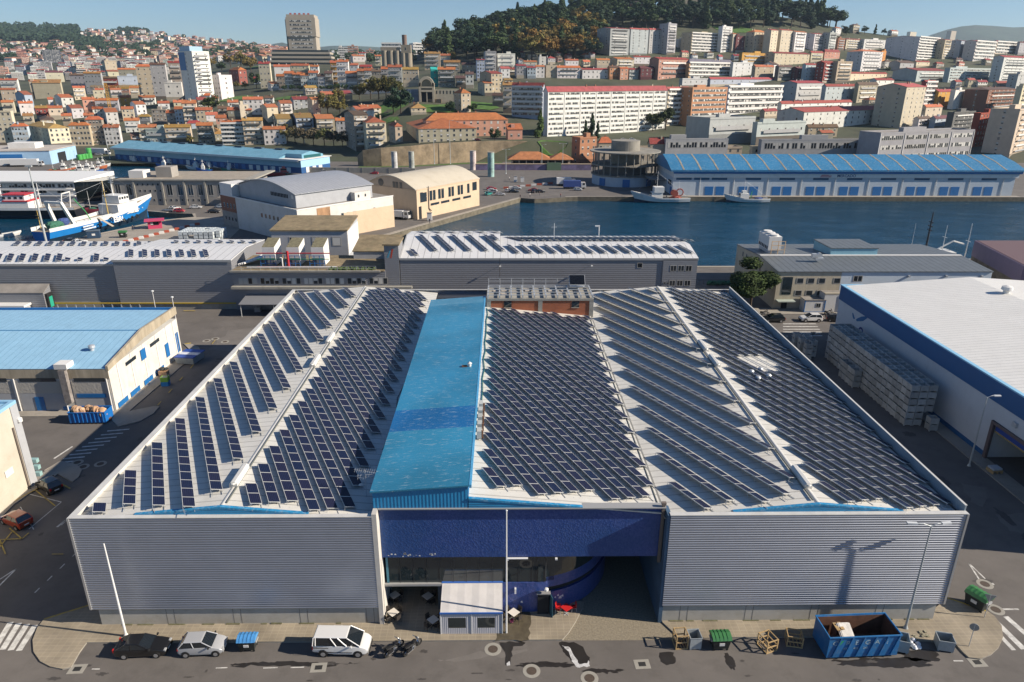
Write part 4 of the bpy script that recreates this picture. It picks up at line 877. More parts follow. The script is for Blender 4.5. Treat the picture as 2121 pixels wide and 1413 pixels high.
def timber_frame(p,w,d,h,rz_,label,lean=0.):
 t=thing('timber_crate',label,'crate',p,rz_,'empty timber crate frames on the kerb');r=.045
 for i,(x0,x1,y0,y1,z0,z1)in enumerate([(sx*w/2-r,sx*w/2+r,sy*d/2-r,sy*d/2+r,0,h)for sx in(-1,1)for sy in(-1,1)]):MB().box(x0,x1,y0,y1,z0,z1).build('post',M_wood,t)
 for z in(r,h*.5,h-r):
  for sy in(-1,1):MB().box(-w/2+r,w/2-r,sy*d/2-r*.7,sy*d/2+r*.7,z-r,z+r).build('rail',M_wood,t)
  for sx in(-1,1):MB().box(sx*w/2-r*.7,sx*w/2+r*.7,-d/2+r,d/2-r,z-r,z+r).build('rail',M_wood,t)
 for k in range(3):x=-w/2+(k+1)*w/4;MB().box(x-r*.8,x+r*.8,-d/2+r,d/2-r,r*2.01,r*2.6).build('floor_slat',M_wood,t)
 return t
timber_frame(on(1408,1336),1.0,1.0,1.45,R(4),'open timber crate frame nearest the cobbled driveway')
timber_frame(on(1588,1341),1.05,1.2,1.25,R(20),'open timber crate frame between the green bin and the skip')
timber_frame(on(1643,1332),1.25,1.0,1.1,R(-12),'open timber crate frame right beside the big blue skip')
def tub(p,w,d,h,rz_,label):
 t=thing('metal_tub',label,'tub',p,rz_,'open metal tubs on the kerb');k=.05
 q=MB();q.box(-w/2,w/2,-d/2,d/2,.12,.17);q.box(-w/2,-w/2+k,-d/2,d/2,.17,h);q.box(w/2-k,w/2,-d/2,d/2,.17,h);q.box(-w/2+k,w/2-k,-d/2,-d/2+k,.17,h);q.box(-w/2+k,w/2-k,d/2-k,d/2,.17,h);q.build('shell',M_tub,t)
 q=MB();q.box(-w/2-.03,w/2+.03,-d/2-.03,-d/2+.02,h,h+.04);q.box(-w/2-.03,w/2+.03,d/2-.02,d/2+.03,h,h+.04);q.box(-w/2-.03,-w/2+.02,-d/2+.02,d/2-.02,h,h+.04);q.box(w/2-.02,w/2+.03,-d/2+.02,d/2-.02,h,h+.04);q.build('rim',M_tub,t)
 for sx in(-1,1):
  for sy in(-1,1):MB().box(sx*(w/2-.1)-.06,sx*(w/2-.1)+.06,sy*(d/2-.1)-.06,sy*(d/2-.1)+.06,0,.12).build('foot',M_tub,t)
 return t
tub(on(1436,1337),1.0,1.1,1.25,R(3),'open pale metal tub between timber crate and green bin')
tub(on(1864,1343),1.05,1.2,1.25,R(-20),'open metal tub wedged beside the big blue skip')
tub(on(1953,1341),1.25,1.15,1.1,R(-14),'open metal tub standing alone near the corner sign')
M_skip=mat('skip_blue',(.014,.14,.36),.55,var=.18,scale=1.2,dirt=((.16,.22,.28),.6,2.2));M_rust=mat('rusty_steel',(.13,.06,.035),.9,var=.35,scale=1.4)
def textmesh(s,size,m,parent,M,name='lettering',ext=.004,align='LEFT',bold=0.,sx=1.):
 cu=bpy.data.curves.new(name,'FONT');cu.body=s;cu.size=size;cu.extrude=ext;cu.align_x=align;cu.align_y='BOTTOM';cu.offset=bold
 o=bpy.data.objects.new('tmp',cu);COL.objects.link(o);dg=bpy.context.evaluated_depsgraph_get();me=bpy.data.meshes.new_from_object(o.evaluated_get(dg));bpy.data.objects.remove(o)
 me.materials.clear();me.materials.append(m);q=bpy.data.objects.new(name,me);COL.objects.link(q);q.parent=parent;q.matrix_local=M@Matrix.Diagonal((sx,1,1,1));return q
UPR=Matrix.Rotation(R(90),4,'X')
def skip(p,L,Wd,H,rz_,label,m,inner,ribs=6,slant=.5,group=None):
 t=thing('waste_skip',label,'skip',p,rz_,group);k=.06;w,d=L/2,Wd/2
 q=MB();q.box(-w,w,-d,d,.2,.28);q.box(-w,w,-d,-d+k,.28,H);q.box(-w,w,d-k,d,.28,H);q.box(-w,-w+k,-d+k,d-k,.28,H);q.box(w-k,w,-d+k,d-k,.28,H);q.build('shell',m,t)
 q=MB();e=.012;q.box(-w+k,w-k,-d+k,d-k,.281,.3);q.box(-w+k,w-k,-d+k,-d+k+e,.3,H-.02);q.box(-w+k,w-k,d-k-e,d-k,.3,H-.02);q.box(-w+k,-w+k+e,-d+k+e,d-k-e,.3,H-.02);q.box(w-k-e,w-k,-d+k+e,d-k-e,.3,H-.02);q.build('lining',inner,t)
 q=MB();q.box(-w-.06,w+.06,-d-.08,-d+.03,H,H+.09);q.box(-w-.06,w+.06,d-.03,d+.08,H,H+.09);q.box(-w-.06,-w+.03,-d+.03,d-.03,H,H+.09);q.box(w-.03,w+.06,-d+.03,d-.03,H,H+.09);q.build('rim',m,t)
 for sy in(-1,1):
  for i in range(ribs):
   x=-w+.75+(L-1.1)*i/(ribs-1);y0,y1=sorted((sy*d,sy*(d+.09)));s=slant
   MB().hexa([(x-.06-s/2,y0,.3),(x+.06-s/2,y0,.3),(x+.06-s/2,y1,.3),(x-.06-s/2,y1,.3),(x-.06+s/2,y0,H),(x+.06+s/2,y0,H),(x+.06+s/2,y1,H),(x-.06+s/2,y1,H)]).build('rib',m,t)
 for sy in(-1,1):MB().box(-w,w,sy*d*.6-.08,sy*d*.6+.08,0,.2).build('skid',M_rust,t)
 MB().hexa([(w,-.3,.3),(w+.25,-.12,.3),(w+.25,.12,.3),(w,.3,.3),(w,-.3,.5),(w+.25,-.1,.45),(w+.25,.1,.45),(w,.3,.5)]).build('hook_bar',M_rust,t)
 return t
a,b=G(1708,1368),G(1848,1362);d_=(b-a);mid=(a+b)/2
sk=skip((mid.x+.2,mid.y+1.35,0),6.15,2.55,2.3,math.atan2(d_.y,d_.x),'big blue open skip with rusty inside standing on the street',M_skip,M_rust)
SKT=mat('faded_white_paint',(.35,.47,.52),.7,var=.4,scale=8)
for i,ch in enumerate('CREGAE'):
 x=(-2.75,-1.62,-.82,.02,.86,1.7)[i];textmesh(ch,.62,SKT,sk,Matrix.Translation((x,-1.284,1.38))@UPR,sx=1.15)
MB().loft([[(x,y,z)for x,z in((-2.3,1.45),(-2.25,1.75),(-2.0,1.95),(-1.8,1.98),(-1.95,1.7),(-2.1,1.5))]for y in(-1.284,-1.279)]).build('leaf_emblem',mat('leaf_green',(.03,.3,.12),.7),sk)
for i,s in enumerate(('602','425','243')):textmesh(s,.3,SKT,sk,Matrix.Translation((-1.75+.85*i,-1.284,.98))@UPR)
rb=thing('rubbish_pile','slats and pale boards leaning inside the blue skip','rubbish',(sk.location.x-1.2,sk.location.y,.32),math.atan2(d_.y,d_.x))
q=MB()
for i in range(5):q.hexa([(x+.1*i,y,z)for x,y,z in((-.3,-.5,.9),(.5,-.5,.9),(.5,.7,1.5),(-.3,.7,1.5))]+[(x+.1*i,y,z+.05)for x,y,z in((-.3,-.5,.9),(.5,-.5,.9),(.5,.7,1.5),(-.3,.7,1.5))]);q.v=[(v[0],v[1],v[2]+.002*k)for k,v in enumerate(q.v)]
q.build('boards',mat('white_board',(.62,.6,.57),.8,var=.2,scale=3),rb)
q=MB();q.box(-.45,.2,.2,1.0,.0,1.45);q.hexa([(-.9,-.8,0),(1.2,-.8,0),(1.2,.9,0),(-.9,.9,0),(-.3,-.3,.9),(.6,-.3,.9),(.6,.4,.9),(-.3,.4,.9)]);q.build('junk',mat('junk_dark',(.07,.07,.075),.9,var=.4,scale=3),rb)
MB().box(-.5,-.2,.0,.9,1.46,1.52).box(-.1,.2,.1,.95,1.46,1.53).build('timber_slats',M_wood,rb)
q=MB();rr=random.Random(3)
for i in range(7):x,y=rr.uniform(-.5,.5),rr.uniform(-.5,.5);q.lathe([(.02,0),(rr.uniform(.15,.3),.08),(rr.uniform(.1,.2),.22),(.03,.28)],7,c=(x,y,0))
p=on(1893,1334);tag(q.build('plastic_bags',mat('white_plastic_bag',(.65,.66,.7),.5),loc=p),'pale plastic bags and scraps heaped by the tub and lamp post','rubbish')
q=MB();rr=random.Random(5)
for i in range(10):x,y=rr.uniform(-.7,.7),rr.uniform(-.3,.3);q.box(x,x+rr.uniform(.1,.3),y,y+rr.uniform(.1,.3),.13,.13+rr.uniform(.03,.12))
p=on(1903,1318);tag(q.build('litter',mat('mixed_litter',(.3,.28,.2),.9,objvar=.1,var=.5,scale=5),loc=p),'scraps of litter on the pavement behind the metal tub','litter',kind='stuff')
M_skip2=mat('skip_blue_clean',(.01,.13,.42),.5,var=.1,scale=1.5)
a,b=G(146,880),G(210,878);s2=skip(((a.x+b.x)/2+.3,(a.y+b.y)/2+1.1,0),5.0,2.1,1.75,R(2),'bright blue ribbed skip heaped with brown cardboard',M_skip2,M_skip2,8,0.)
cb=thing('cardboard_heap','crumpled brown cardboard and paper filling the bright blue skip','cardboard',(s2.location.x,s2.location.y,.3))
q=MB();rr=random.Random(8)
def lump(mb,c,rx,ry,rz2,seed,n=9,k=6,j=.3,m=0):
 r2=random.Random(seed);rings=[]
 for a_ in range(k+1):
  ph=-PI/2+PI*a_/k;rings.append([(c[0]+rx*math.cos(ph)*math.cos(2*PI*i/n)*(1+r2.uniform(-j,j)),c[1]+ry*math.cos(ph)*math.sin(2*PI*i/n)*(1+r2.uniform(-j,j)),c[2]+rz2*math.sin(ph))for i in range(n)])
 mb.loft(rings,m);return mb
for i in range(9):lump(q,(-1.9+i*.47,rr.uniform(-.4,.4),1.25),.65,.6,.75+rr.uniform(-.1,.25),i,j=.35)
q.build('cardboard',mat('cardboard',(.42,.25,.14),.85,var=.45,scale=2.2,dirt=((.6,.55,.48),.7,1.5)),cb)
a=G(395,748);t=thing('open_container','blue topped open container standing on the shaded kerb','container',(a.x,a.y,0),R(-8),None)
MB().hexa([(-1.5,-1.6,.1),(1.5,-1.6,.1),(1.5,1.6,.1),(-1.5,1.6,.1),(-1.7,-1.9,1.3),(1.7,-1.9,1.3),(1.7,1.9,1.3),(-1.7,1.9,1.3)]).build('tub',M_tub,t)
MB().box(-1.75,1.75,-1.95,-.6,1.3,1.42).build('tarp',mat('navy_tarp',(.02,.06,.28),.5,var=.3,scale=2),t);MB().box(-1.75,1.75,-.59,.5,1.31,1.44).build('white_tarp',mat('white_tarp',(.5,.53,.6),.6,var=.2,scale=2),t);MB().box(-1.75,1.75,.51,1.95,1.3,1.42).build('tarp',MC['navy_tarp'],t)
a=G(344,798)
for i,(z,c,s)in enumerate(((0,(.02,.2,.5),'blue plastic crate at the bottom of the kerb stack'),(.75,(.2,.42,.05),'lime green plastic crate on top of the blue one'))):
 t=thing('plastic_crate',s,'crate',(a.x,a.y,z),R(6),'plastic crates stacked by the cream wall')
 m=mat('crate_plastic_%d'%i,c,.5);q=MB();q.box(-.55,.55,-.5,.5,0,.08);q.box(-.55,-.49,-.5,.5,.08,.74);q.box(.49,.55,-.5,.5,.08,.74);q.box(-.49,.49,-.5,-.44,.08,.74);q.box(-.49,.49,.44,.5,.08,.74);q.build('shell',m,t)
 if i:q=MB();[q.box(-.4+.2*k,-.26+.2*k,-.4,.4,.5,.72)for k in range(4)];q.build('contents',mat('pale_contents',(.5,.5,.4),.8),t)
a=G(338,782);t=thing('rubbish_bag_heap','brown box topped with black bags behind the green crate','rubbish',(a.x,a.y+.6,.13));MB().box(-.7,.6,-.5,.5,0,.9).build('box',MC['cardboard'],t);q=MB();lump(q,(-.2,0,1.15),.5,.45,.3,4);lump(q,(.35,.1,1.1),.35,.4,.25,5);q.build('bags',M_bin,t)
M_canvas=ridged('tent_canvas',(.55,.53,.52),'X',1.3,.7,0.,.05,.12);M_canvas2=ridged('tent_side',(.46,.46,.5),'X',.16,.7,0.,.03,.08)
tn=thing('terrace_tent','white canvas terrace tent with blue trim and two dark windows','tent',(-2.75,48.6,.13))
w=2.7
MB().hexa([(-w,0,2.28),(w,0,2.28),(w+.0,2.75,3.2),(-w,2.75,3.2),(-w,0,2.34),(w,0,2.34),(w,2.75,3.26),(-w,2.75,3.26)]).build('roof',M_canvas,tn)
q=MB();q.box(-w,w,.04,.08,0,.62);q.box(-w,w,.04,.08,1.75,2.28);q.box(-w,-2.05,.04,.08,.62,1.75);q.box(-.5,.5,.04,.08,.62,1.75);q.box(2.05,w,.04,.08,.62,1.75);q.build('front_curtain',M_canvas2,tn)
for x in(-2.05,.5):MB().box(x,x+1.55,.05,.07,.62,1.75).build('window',M_stripglass,tn)
for s in(-1,1):x=s*w;q=MB();q.face([(x,.08,0),(x,2.7,0),(x,2.7,3.2),(x,.08,2.28)]);q.face([(x-s*.03,.08,0),(x-s*.03,.08,2.28),(x-s*.03,2.7,3.2),(x-s*.03,2.7,0)]);q.build('side_curtain',M_canvas2,tn)
M_bt=mat('tent_blue',(.03,.12,.42),.6)
MB().box(-w-.05,w+.05,-.06,.03,2.22,2.36).build('blue_trim',M_bt,tn);MB().hexa([(-w-.05,2.7,3.27),(w+.05,2.7,3.27),(w+.05,3.0,3.3),(-w-.05,3.0,3.3),(-w-.05,2.7,3.31),(w+.05,2.7,3.31),(w+.05,3.0,3.5),(-w-.05,3.0,3.5)]).build('blue_trim',M_bt,tn)
for x in(-w,0,w):MB().box(x-.04,x+.04,-.0,.038,0,2.25).build('post',M_whitepost,tn)
M_ttop=mat('table_top',(.62,.58,.52),.5);M_chairw=mat('dark_wicker',(.035,.028,.024),.7);M_redp=mat('red_plastic',(.5,.02,.02),.4)
def make_table(m,leg):
 t=thing('cafe_table',None,'table');MB().box(-.4,.4,-.4,.4,.71,.745).build('tabletop',m,t);MB().tube((0,0,.03),(0,0,.71),.035).build('column',leg,t);MB().box(-.3,.3,-.03,.03,0,.03).box(-.03,.03,-.3,-.031,0,.03).box(-.03,.03,.031,.3,0,.03).build('foot',leg,t);return freeze(t)
def make_chair(m,leg):
 t=thing('cafe_chair',None,'chair');MB().box(-.23,.23,-.22,.22,.42,.46).build('seat',m,t)
 MB().loft([[(x,.20+.02*abs(x)*-4,z),(x,.23+.02*abs(x)*-4,z)][::1]+[(x,.27-.08*abs(x)*1,z+.45),(x,.24-.08*abs(x),z+.45)]for x,z in((-.22,.46),(-.1,.46),(.1,.46),(.22,.46))]).build('backrest',m,t)
 for sx in(-1,1):
  for sy in(-1,1):MB().tube((sx*.2,sy*.19,.42),(sx*.23,sy*.23,0),.018).build('leg',leg,t)
  MB().path([(sx*.23,.2,.66),(sx*.25,-.18,.64),(sx*.24,-.2,.45)],.018).build('armrest',m if m==M_redp else leg,t)
 return freeze(t)
tb_,ch_=make_table(M_ttop,M_black),make_chair(M_chairw,M_black);u1,u2=[0],[0]
def table(px,py,z,label,rz_=R(45)):
 p=G(px,py,z+.74);q=(p.x,p.y,z);c=tb_ if not u1[0]else copy_tree(tb_,q,rz_);u1[0]=1;c.location=q;c.rotation_euler=(0,0,rz_);c['label']=label;c['group']='white topped cafe tables on the terrace';return q
def chair(p,rz_,label):
 c=ch_ if not u2[0]else copy_tree(ch_,p,rz_);u2[0]=1;c.location=p;c.rotation_euler=(0,0,rz_);c['label']=label;c['group']='dark wicker chairs on the terrace'
TBL=[(817,1232,'in the shaded recess at the left','left inner'),(886,1234,'in the shaded recess beside the tent wall','right inner'),(814,1268,'in the sun at the grey pier','sunlit pier'),(897,1283,'half in shade left of the tent','tent side'),(1064,1268,'right of the tent under the flagpole','flagpole')]
for px,py,s,k in TBL:
 q=table(px,py,.13,'square white cafe table '+s)
 for j,(a,nm)in enumerate(((R(45),'right rear'),(R(135),'left rear'),(R(225),'left front'),(R(315),'right front'))):
  if k=='right inner' and j in(2,):continue
  chair((q[0]+.62*math.cos(a),q[1]+.62*math.sin(a),.13),a-R(90),'dark wicker chair at the %s table, %s side'%(k,nm))
rt,rc=make_table(M_redp,M_galv),make_chair(M_redp,M_galv)
p=G(1173,1258,.86);rt.location=(p.x,p.y,.13);rt.rotation_euler=(0,0,R(40));rt['label']='red plastic table between two red chairs by the curved wall'
p=G(1156,1262,.5);rc.location=(p.x,p.y,.13);rc.rotation_euler=(0,0,R(75));rc['label']='red plastic armchair left of the red table';rc['group']='red plastic armchairs'
for k in range(2):copy_tree(rc,(p.x,p.y,.13+.09*(k+1)),R(75),'red plastic armchair %s in the stack left of the red table'%('second' if not k else 'topmost'));
rc['label']='red plastic armchair lowest in the stack left of the red table'
p=G(1188,1258,.5);copy_tree(rc,(p.x,p.y,.13),R(-80),'red plastic armchair right of the red table')
p=on(1060,1288,.13);t=thing('toy_bucket','small pink bucket on the pavement below the flagpole table','bucket',p);MB().lathe([(.14,0),(.18,.3),(.19,.3),(.15,.03)],12).build('pail',mat('pink_plastic',(.5,.08,.2),.5),t);MB().path([(-.18,0,.3),(-.1,0,.45),(.1,0,.45),(.18,0,.3)],.012).build('handle',M_whitepost,t)
M_wall=colmat('rendered_wall',.88,0.,.13,.22);M_roofc=colmat('tiled_roof',.85,0.,.28,.5);M_flat=mat('flat_roof',(.24,.22,.2),.95,var=.25,scale=.3)
M_glass=mat('window_glass',(.02,.026,.032),.15,objvar=.6,spec=.7);M_wframe=mat('window_frame',(.33,.32,.3),.6);M_blind=mat('roller_blind',(.5,.49,.46),.7,objvar=.25)
M_slabw=colmat('balcony_slab',.8,0.,.08,.5);M_stonefr=mat('stone_frame',(.34,.31,.26),.9)
def win_mesh(kind):
 mb=MB();f=.09;y=-.05
 mb.face([(-.5+f,y+.02,f),(.5-f,y+.02,f),(.5-f,y+.02,1-f),(-.5+f,y+.02,1-f)],0)
 for q in([(-.5,0),(.5,0),(.5-f,f),(-.5+f,f)],[(.5,0),(.5,1),(.5-f,1-f),(.5-f,f)],[(.5,1),(-.5,1),(-.5+f,1-f),(.5-f,1-f)],[(-.5,1),(-.5,0),(-.5+f,f),(-.5+f,1-f)]):mb.face([(x,y,z)for x,z in q],1)
 for a,b in(((-.5,0),(.5,0)),((.5,0),(.5,1)),((.5,1),(-.5,1)),((-.5,1),(-.5,0))):mb.face([(a[0],0.02,a[1]),(b[0],0.02,b[1]),(b[0],y,b[1]),(a[0],y,a[1])],1)
 if kind=='cross':mb.box(-.035,.035,y-.0,y+.015,f,1-f,1)
 if kind=='half':mb.face([(-.5+f,y+.01,.5),(.5-f,y+.01,.5),(.5-f,y+.01,1-f),(-.5+f,y+.01,1-f)],2)
 if kind=='shut':mb.face([(-.5+f,y+.01,f),(.5-f,y+.01,f),(.5-f,y+.01,1-f),(-.5+f,y+.01,1-f)],2)
 return mb.mesh('window',[M_glass,M_wframe,M_blind])
WIN={k:win_mesh(k)for k in('plain','cross','half','shut')}
WR=random.Random(21)
def window(par,x,y,z,w,h,rz_=0.,kind=None,name='window'):
 k=kind or WR.choice(('plain','cross','cross','half','half','shut'))
 return put(name,WIN[k],par,(x,y,z),rz_,(w,1,h))
BANDS={}
def band_mesh(n,seed):
 key=(n,seed%4)
 if key in BANDS:return BANDS[key]
 r=random.Random(n*7+seed%4);mb=MB();y=-.04
 mb.face([(-.5,y,0),(.5,y,0),(.5,y,1),(-.5,y,1)],1)
 for i in range(n):
  a=-.5+(i+.12)/n;b=-.5+(i+.88)/n;k=r.random()
  mb.face([(a,y-.012,.1),(b,y-.012,.1),(b,y-.012,.92),(a,y-.012,.92)],2 if k<.22 else 0)
  if.22<k<.5:mb.face([(a,y-.02,.55),(b,y-.02,.55),(b,y-.02,.92),(a,y-.02,.92)],2)
 for a,b in(((-.5,0),(.5,0)),((.5,0),(.5,1)),((.5,1),(-.5,1)),((-.5,1),(-.5,0))):mb.face([(a[0],.02,a[1]),(b[0],.02,b[1]),(b[0],y,b[1]),(a[0],y,a[1])],1)
 BANDS[key]=mb.mesh('window_band',[M_glass,M_wframe,M_blind]);return BANDS[key]
def band(par,x,y,z,w,h,n,rz_=0.,seed=0,name='window_band'):return put(name,band_mesh(n,seed),par,(x,y,z),rz_,(w,1,h))
def cross2(a,b):return a[0]*b[1]-a[1]*b[0]
def along(C,u,px,py):
 d=ray(px,py);return-cross2(C,d)/cross2(u,d)
def footprint(x0,xs,x1,C,r,py,dmin=9.):
 u=Vector((math.cos(r),math.sin(r)));v=Vector((-u.y,u.x));c=Vector((C[0],C[1]))
 L=along(c,u,x1,py);D=along(c,v,x0,py)if x0<xs-.5 else dmin
 return max(L,1.5),min(max(D,4.),60.)
def wallcolor(o,c):o.color=tuple(c)+(1,)
def roof_mesh(kind,L,D,zt,rh,par,m,col,ov=.35,name='roof',fm=None):
 mb=MB();x0,x1,y0,y1=-ov,L+ov,-ov,D+ov
 if kind=='flat':
  o=MB().box(0.02,L-.02,.02,D-.02,zt-.3,zt+.02).build('flat_roof',fm or M_flat,par);k=.3
  q=MB();q.box(-.05,L+.05,-.05,k,zt,zt+rh);q.box(-.05,L+.05,D-k,D+.05,zt,zt+rh);q.box(-.05,k,k,D-k,zt,zt+rh);q.box(L-k,L+.05,k,D-k,zt,zt+rh);p=q.build('parapet',M_wall,par);wallcolor(p,col);return p
 t=.18
 if kind=='gx':P=[[(x,y0,zt-.05),(x,D/2,zt+rh),(x,y1,zt-.05)]for x in(x0,x1)]
 elif kind=='gy':P=[[(x0,y,zt-.05),(L/2,y,zt+rh),(x1,y,zt-.05)]for y in(y0,y1)]
 elif kind=='mono':P=[[(x,y0,zt-.05),(x,y1,zt+rh)]for x in(x0,x1)]
 elif kind=='hip':
  k=min(L,D)*.5
  if L>=D:a,b=(k,D/2,zt+rh),(L-k+.01,D/2,zt+rh)
  else:a,b=(L/2,k,zt+rh),(L/2,D-k+.01,zt+rh)
  c=[(x0,y0,zt-.05),(x1,y0,zt-.05),(x1,y1,zt-.05),(x0,y1,zt-.05)]
  for q in(((c[0],c[1],b,a),(c[1],c[2],b),(c[2],c[3],a,b),(c[3],c[0],a))if L>=D else((c[0],c[1],a),(c[1],c[2],b,a),(c[2],c[3],b),(c[3],c[0],a,b))):mb.face(q)
  mb.face([(x,y,z-.01)for x,y,z in c[::-1]]);P=None
 if P:
  n=len(P[0])
  for i in range(n-1):mb.face([P[0][i],P[1][i],P[1][i+1],P[0][i+1]]if kind!='gy' else[P[0][i],P[0][i+1],P[1][i+1],P[1][i]])
  for s in(0,1):mb.face([(p[0],p[1],p[2]-t)for p in(P[s]if s else P[s][::-1])]+[p for p in(P[s][::-1]if s else P[s])],0)
  for e in(0,-1):mb.face([P[0][e],P[1][e],tuple(Vector(P[1][e])-Vector((0,0,t))),tuple(Vector(P[0][e])-Vector((0,0,t)))])
 o=mb.build(name,m,par);wallcolor(o,col);return o
def body_mesh(kind,L,D,z0,zt,rh,par,col,m=None):
 mb=MB();mb.box(0,L,0,D,z0,zt-.01)
 if kind=='gx':
  for x in(0,L):mb.face([(x,0,zt-.06),(x,D,zt-.06),(x,D/2,zt+rh-.12)]if x else[(x,D,zt-.06),(x,0,zt-.06),(x,D/2,zt+rh-.12)])
 if kind=='gy':
  for y in(0,D):mb.face([(L,y,zt-.06),(0,y,zt-.06),(L/2,y,zt+rh-.12)]if y else[(0,y,zt-.06),(L,y,zt-.06),(L/2,y,zt+rh-.12)])
 if kind=='mono':
  for x in(0,L):mb.face([(x,D,zt-.06),(x,0,zt-.06),(x,D,zt+rh-.12)])
  mb.face([(0,D,zt-.06),(L,D,zt-.06),(L,D,zt+rh-.12),(0,D,zt+rh-.12)])
 o=mb.build('wall',m or M_wall,par);wallcolor(o,col);return o
ORANGE,ORG2,ROCHRE,REDR,PINKR,BROWN=(.42,.12,.045),(.36,.105,.045),(.33,.17,.05),(.27,.04,.035),(.36,.07,.06),(.12,.065,.045)
WHT,CRM,STN,GRY,TAN,PNK,OCH,BRK,RED=(.68,.66,.63),(.58,.51,.38),(.32,.285,.225),(.38,.38,.38),(.47,.4,.29),(.5,.27,.2),(.5,.27,.06),(.26,.12,.075),(.3,.06,.05)
CNAME={WHT:'white',CRM:'cream',STN:'stone',GRY:'grey',TAN:'tan',PNK:'pink',OCH:'ochre',BRK:'brick',RED:'red'}
RNAME={ORANGE:'orange tile roof',ORG2:'orange tile roof',ROCHRE:'mossy ochre roof',REDR:'dark red roof',PINKR:'pinkish red roof',BROWN:'brown roof'}
def place(x0,xs,x1,ytop,ybase,r,Y=None,zb=None,dmin=9.):
 if Y is None:C=HIT(xs,ybase)
 else:C=AY(xs,ybase,Y)
 zg=T(C.x,C.y)if zb is None else zb
 top=AY(xs,ytop,C.y).z
 L,D=footprint(x0,xs,x1,C,r,(ytop+ybase)/2,dmin)
 return C,zg,top-zg,L,D
HRR=random.Random(99)
def house(label,x0,xs,x1,ytop,ybase,rdeg=0,wall=WHT,roof=ORANGE,rk='gx',rh=2.2,st=3,nx=3,ny=2,ws='win',Y=None,cat='house',name='house',zb=None,dmin=9.,ww=1.3,wh=1.75,group=None,slab=WHT,parts=True):
 r=R(rdeg);C,zg,h,L,D=place(x0,xs,x1,ytop,ybase,r,Y,zb,dmin)
 t=thing(name,label,cat,(C.x,C.y,zg),r,group);t['hh']=h
 del t['hh']
 jt=HRR.uniform(.8,1.12);wall=tuple(min(.72,c*jt*HRR.uniform(.96,1.04))for c in wall)
 if rk!='flat':jr=HRR.uniform(.72,1.1);roof=(roof[0]*jr,roof[1]*jr*HRR.uniform(.95,1.25),roof[2]*jr*HRR.uniform(.95,1.4))
 body_mesh(rk,L,D,-6,h,rh,t,wall);roof_mesh(rk,L,D,h,rh,t,M_roofc,roof if rk!='flat' else wall)
 if rk in('gx','hip'):
  for i in range(1+(L>9)+(L>30)):x=L*HRR.uniform(.1,.9);y=D*HRR.uniform(.3,.7);q=MB().box(x-.4,x+.4,y-.35,y+.35,h+.2,h+rh+.9).build('chimney',M_wall,t);wallcolor(q,HRR.choice((BRK,TAN,wall)))
 elif L>7:x,y=L*HRR.uniform(.2,.7),D*HRR.uniform(.3,.6);q=MB().box(x-L*.12,x+L*.12,y-1.5,y+1.5,h,h+2.6).build('roof_hut',M_wall,t);wallcolor(q,wall)
 if ws=='win' and nx>1:
  q=MB().box(-.12,L+.12,-.2,-.01,h-.4,h-.1).build('cornice',M_wall,t);wallcolor(q,tuple(c*.85 for c in wall))
  if HRR.random()<.55:q=MB().box(.1,L-.1,-.12,-.01,0,h/st*.8).build('ground_storey',M_wall,t);wallcolor(q,HRR.choice((STN,(.12,.1,.08),tuple(c*.55 for c in wall))))
  if HRR.random()<.42:
   for k in range(1,st):q=MB().box(L*.12,L*.88,-.95,-.01,h/st*(k+.1),h/st*(k+.16)).box(L*.12,L*.88,-.95,-.89,h/st*(k+.161),h/st*(k+.42)).build('balcony',M_slabw,t);wallcolor(q,HRR.choice((WHT,GRY,(.08,.08,.08))))
 fh=h/st;sid=D>4.5 and x0<xs-2 and ny
 if ws=='win':
  for k in range(st):
   z=fh*k+fh*.28
   for i in range(nx):window(t,L*(i+.5)/nx,0,z,min(ww,L/nx*.7),min(wh,fh*.6))
   if sid:
    for i in range(ny):window(t,0,D*(i+.5)/ny,z,min(ww,D/ny*.7),min(wh,fh*.6),R(-90))
 elif ws in('band','balc','bays'):
  for k in range(st):
   z=fh*k+fh*.3;nn=max(2,int(L/1.6))
   if ws=='bays':
    for i in range(nx):band(t,L*(i+.5)/nx,0,z,L/nx*.86,fh*.5,max(2,int(nn/nx)),0,k*5+i)
   else:band(t,L/2,0,z,L*.94,fh*.52,nn,0,k)
   if ws=='balc':q=MB().box(.2,L-.2,-1.0,-.06,fh*k+fh*.88,fh*k+fh*1.0).box(.2,L-.2,-1.0,-.92,fh*k+fh*1.0,fh*k+fh*1.28).build('balcony',M_slabw,t);wallcolor(q,slab)
   if sid and ny:
    for i in range(ny):window(t,0,D*(i+.5)/ny,z,.9,1.2,R(-90))
  if ws=='bays':
   for i in range(nx+1):x=min(max(L*i/nx,.15),L-.15);q=MB().box(x-.15,x+.15,-.28,-.001,0,h).build('pier',M_slabw,t);wallcolor(q,slab)
 return t,L,D,h
def bx(t,name,m,*a,**k):return MB().box(*a,**k).build(name,m,t)
M_cream=mat('cream_panels',(.6,.58,.54),.85,var=.08,scale=.4,dirt=((.36,.32,.26),.5,.7));M_stain=mat('stained_concrete',(.36,.31,.23),.9,var=.3,scale=.8,stretch=(1,1,.15),dirt=((.2,.16,.1),.7,1.1))
M_white=mat('white_wall',(.66,.65,.63),.8,var=.06,scale=.3,dirt=((.45,.42,.37),.4,.6));M_bluedoor=mat('blue_door',(.012,.13,.36),.5);M_stucco=mat('rough_stucco',(.42,.4,.36),.95,bump=.9,bscale=3);M_greyw=mat('grey_wall',(.36,.37,.39),.85,var=.08,scale=.5)
M_skyroof=ridged('sky_blue_roof',(.27,.47,.63),'X',1.0,.55,0.,.02,.08,col2=(.2,.38,.53),sharp=True)
M_darkwin=mat('dark_window',(.02,.03,.04),.15,spec=.7)
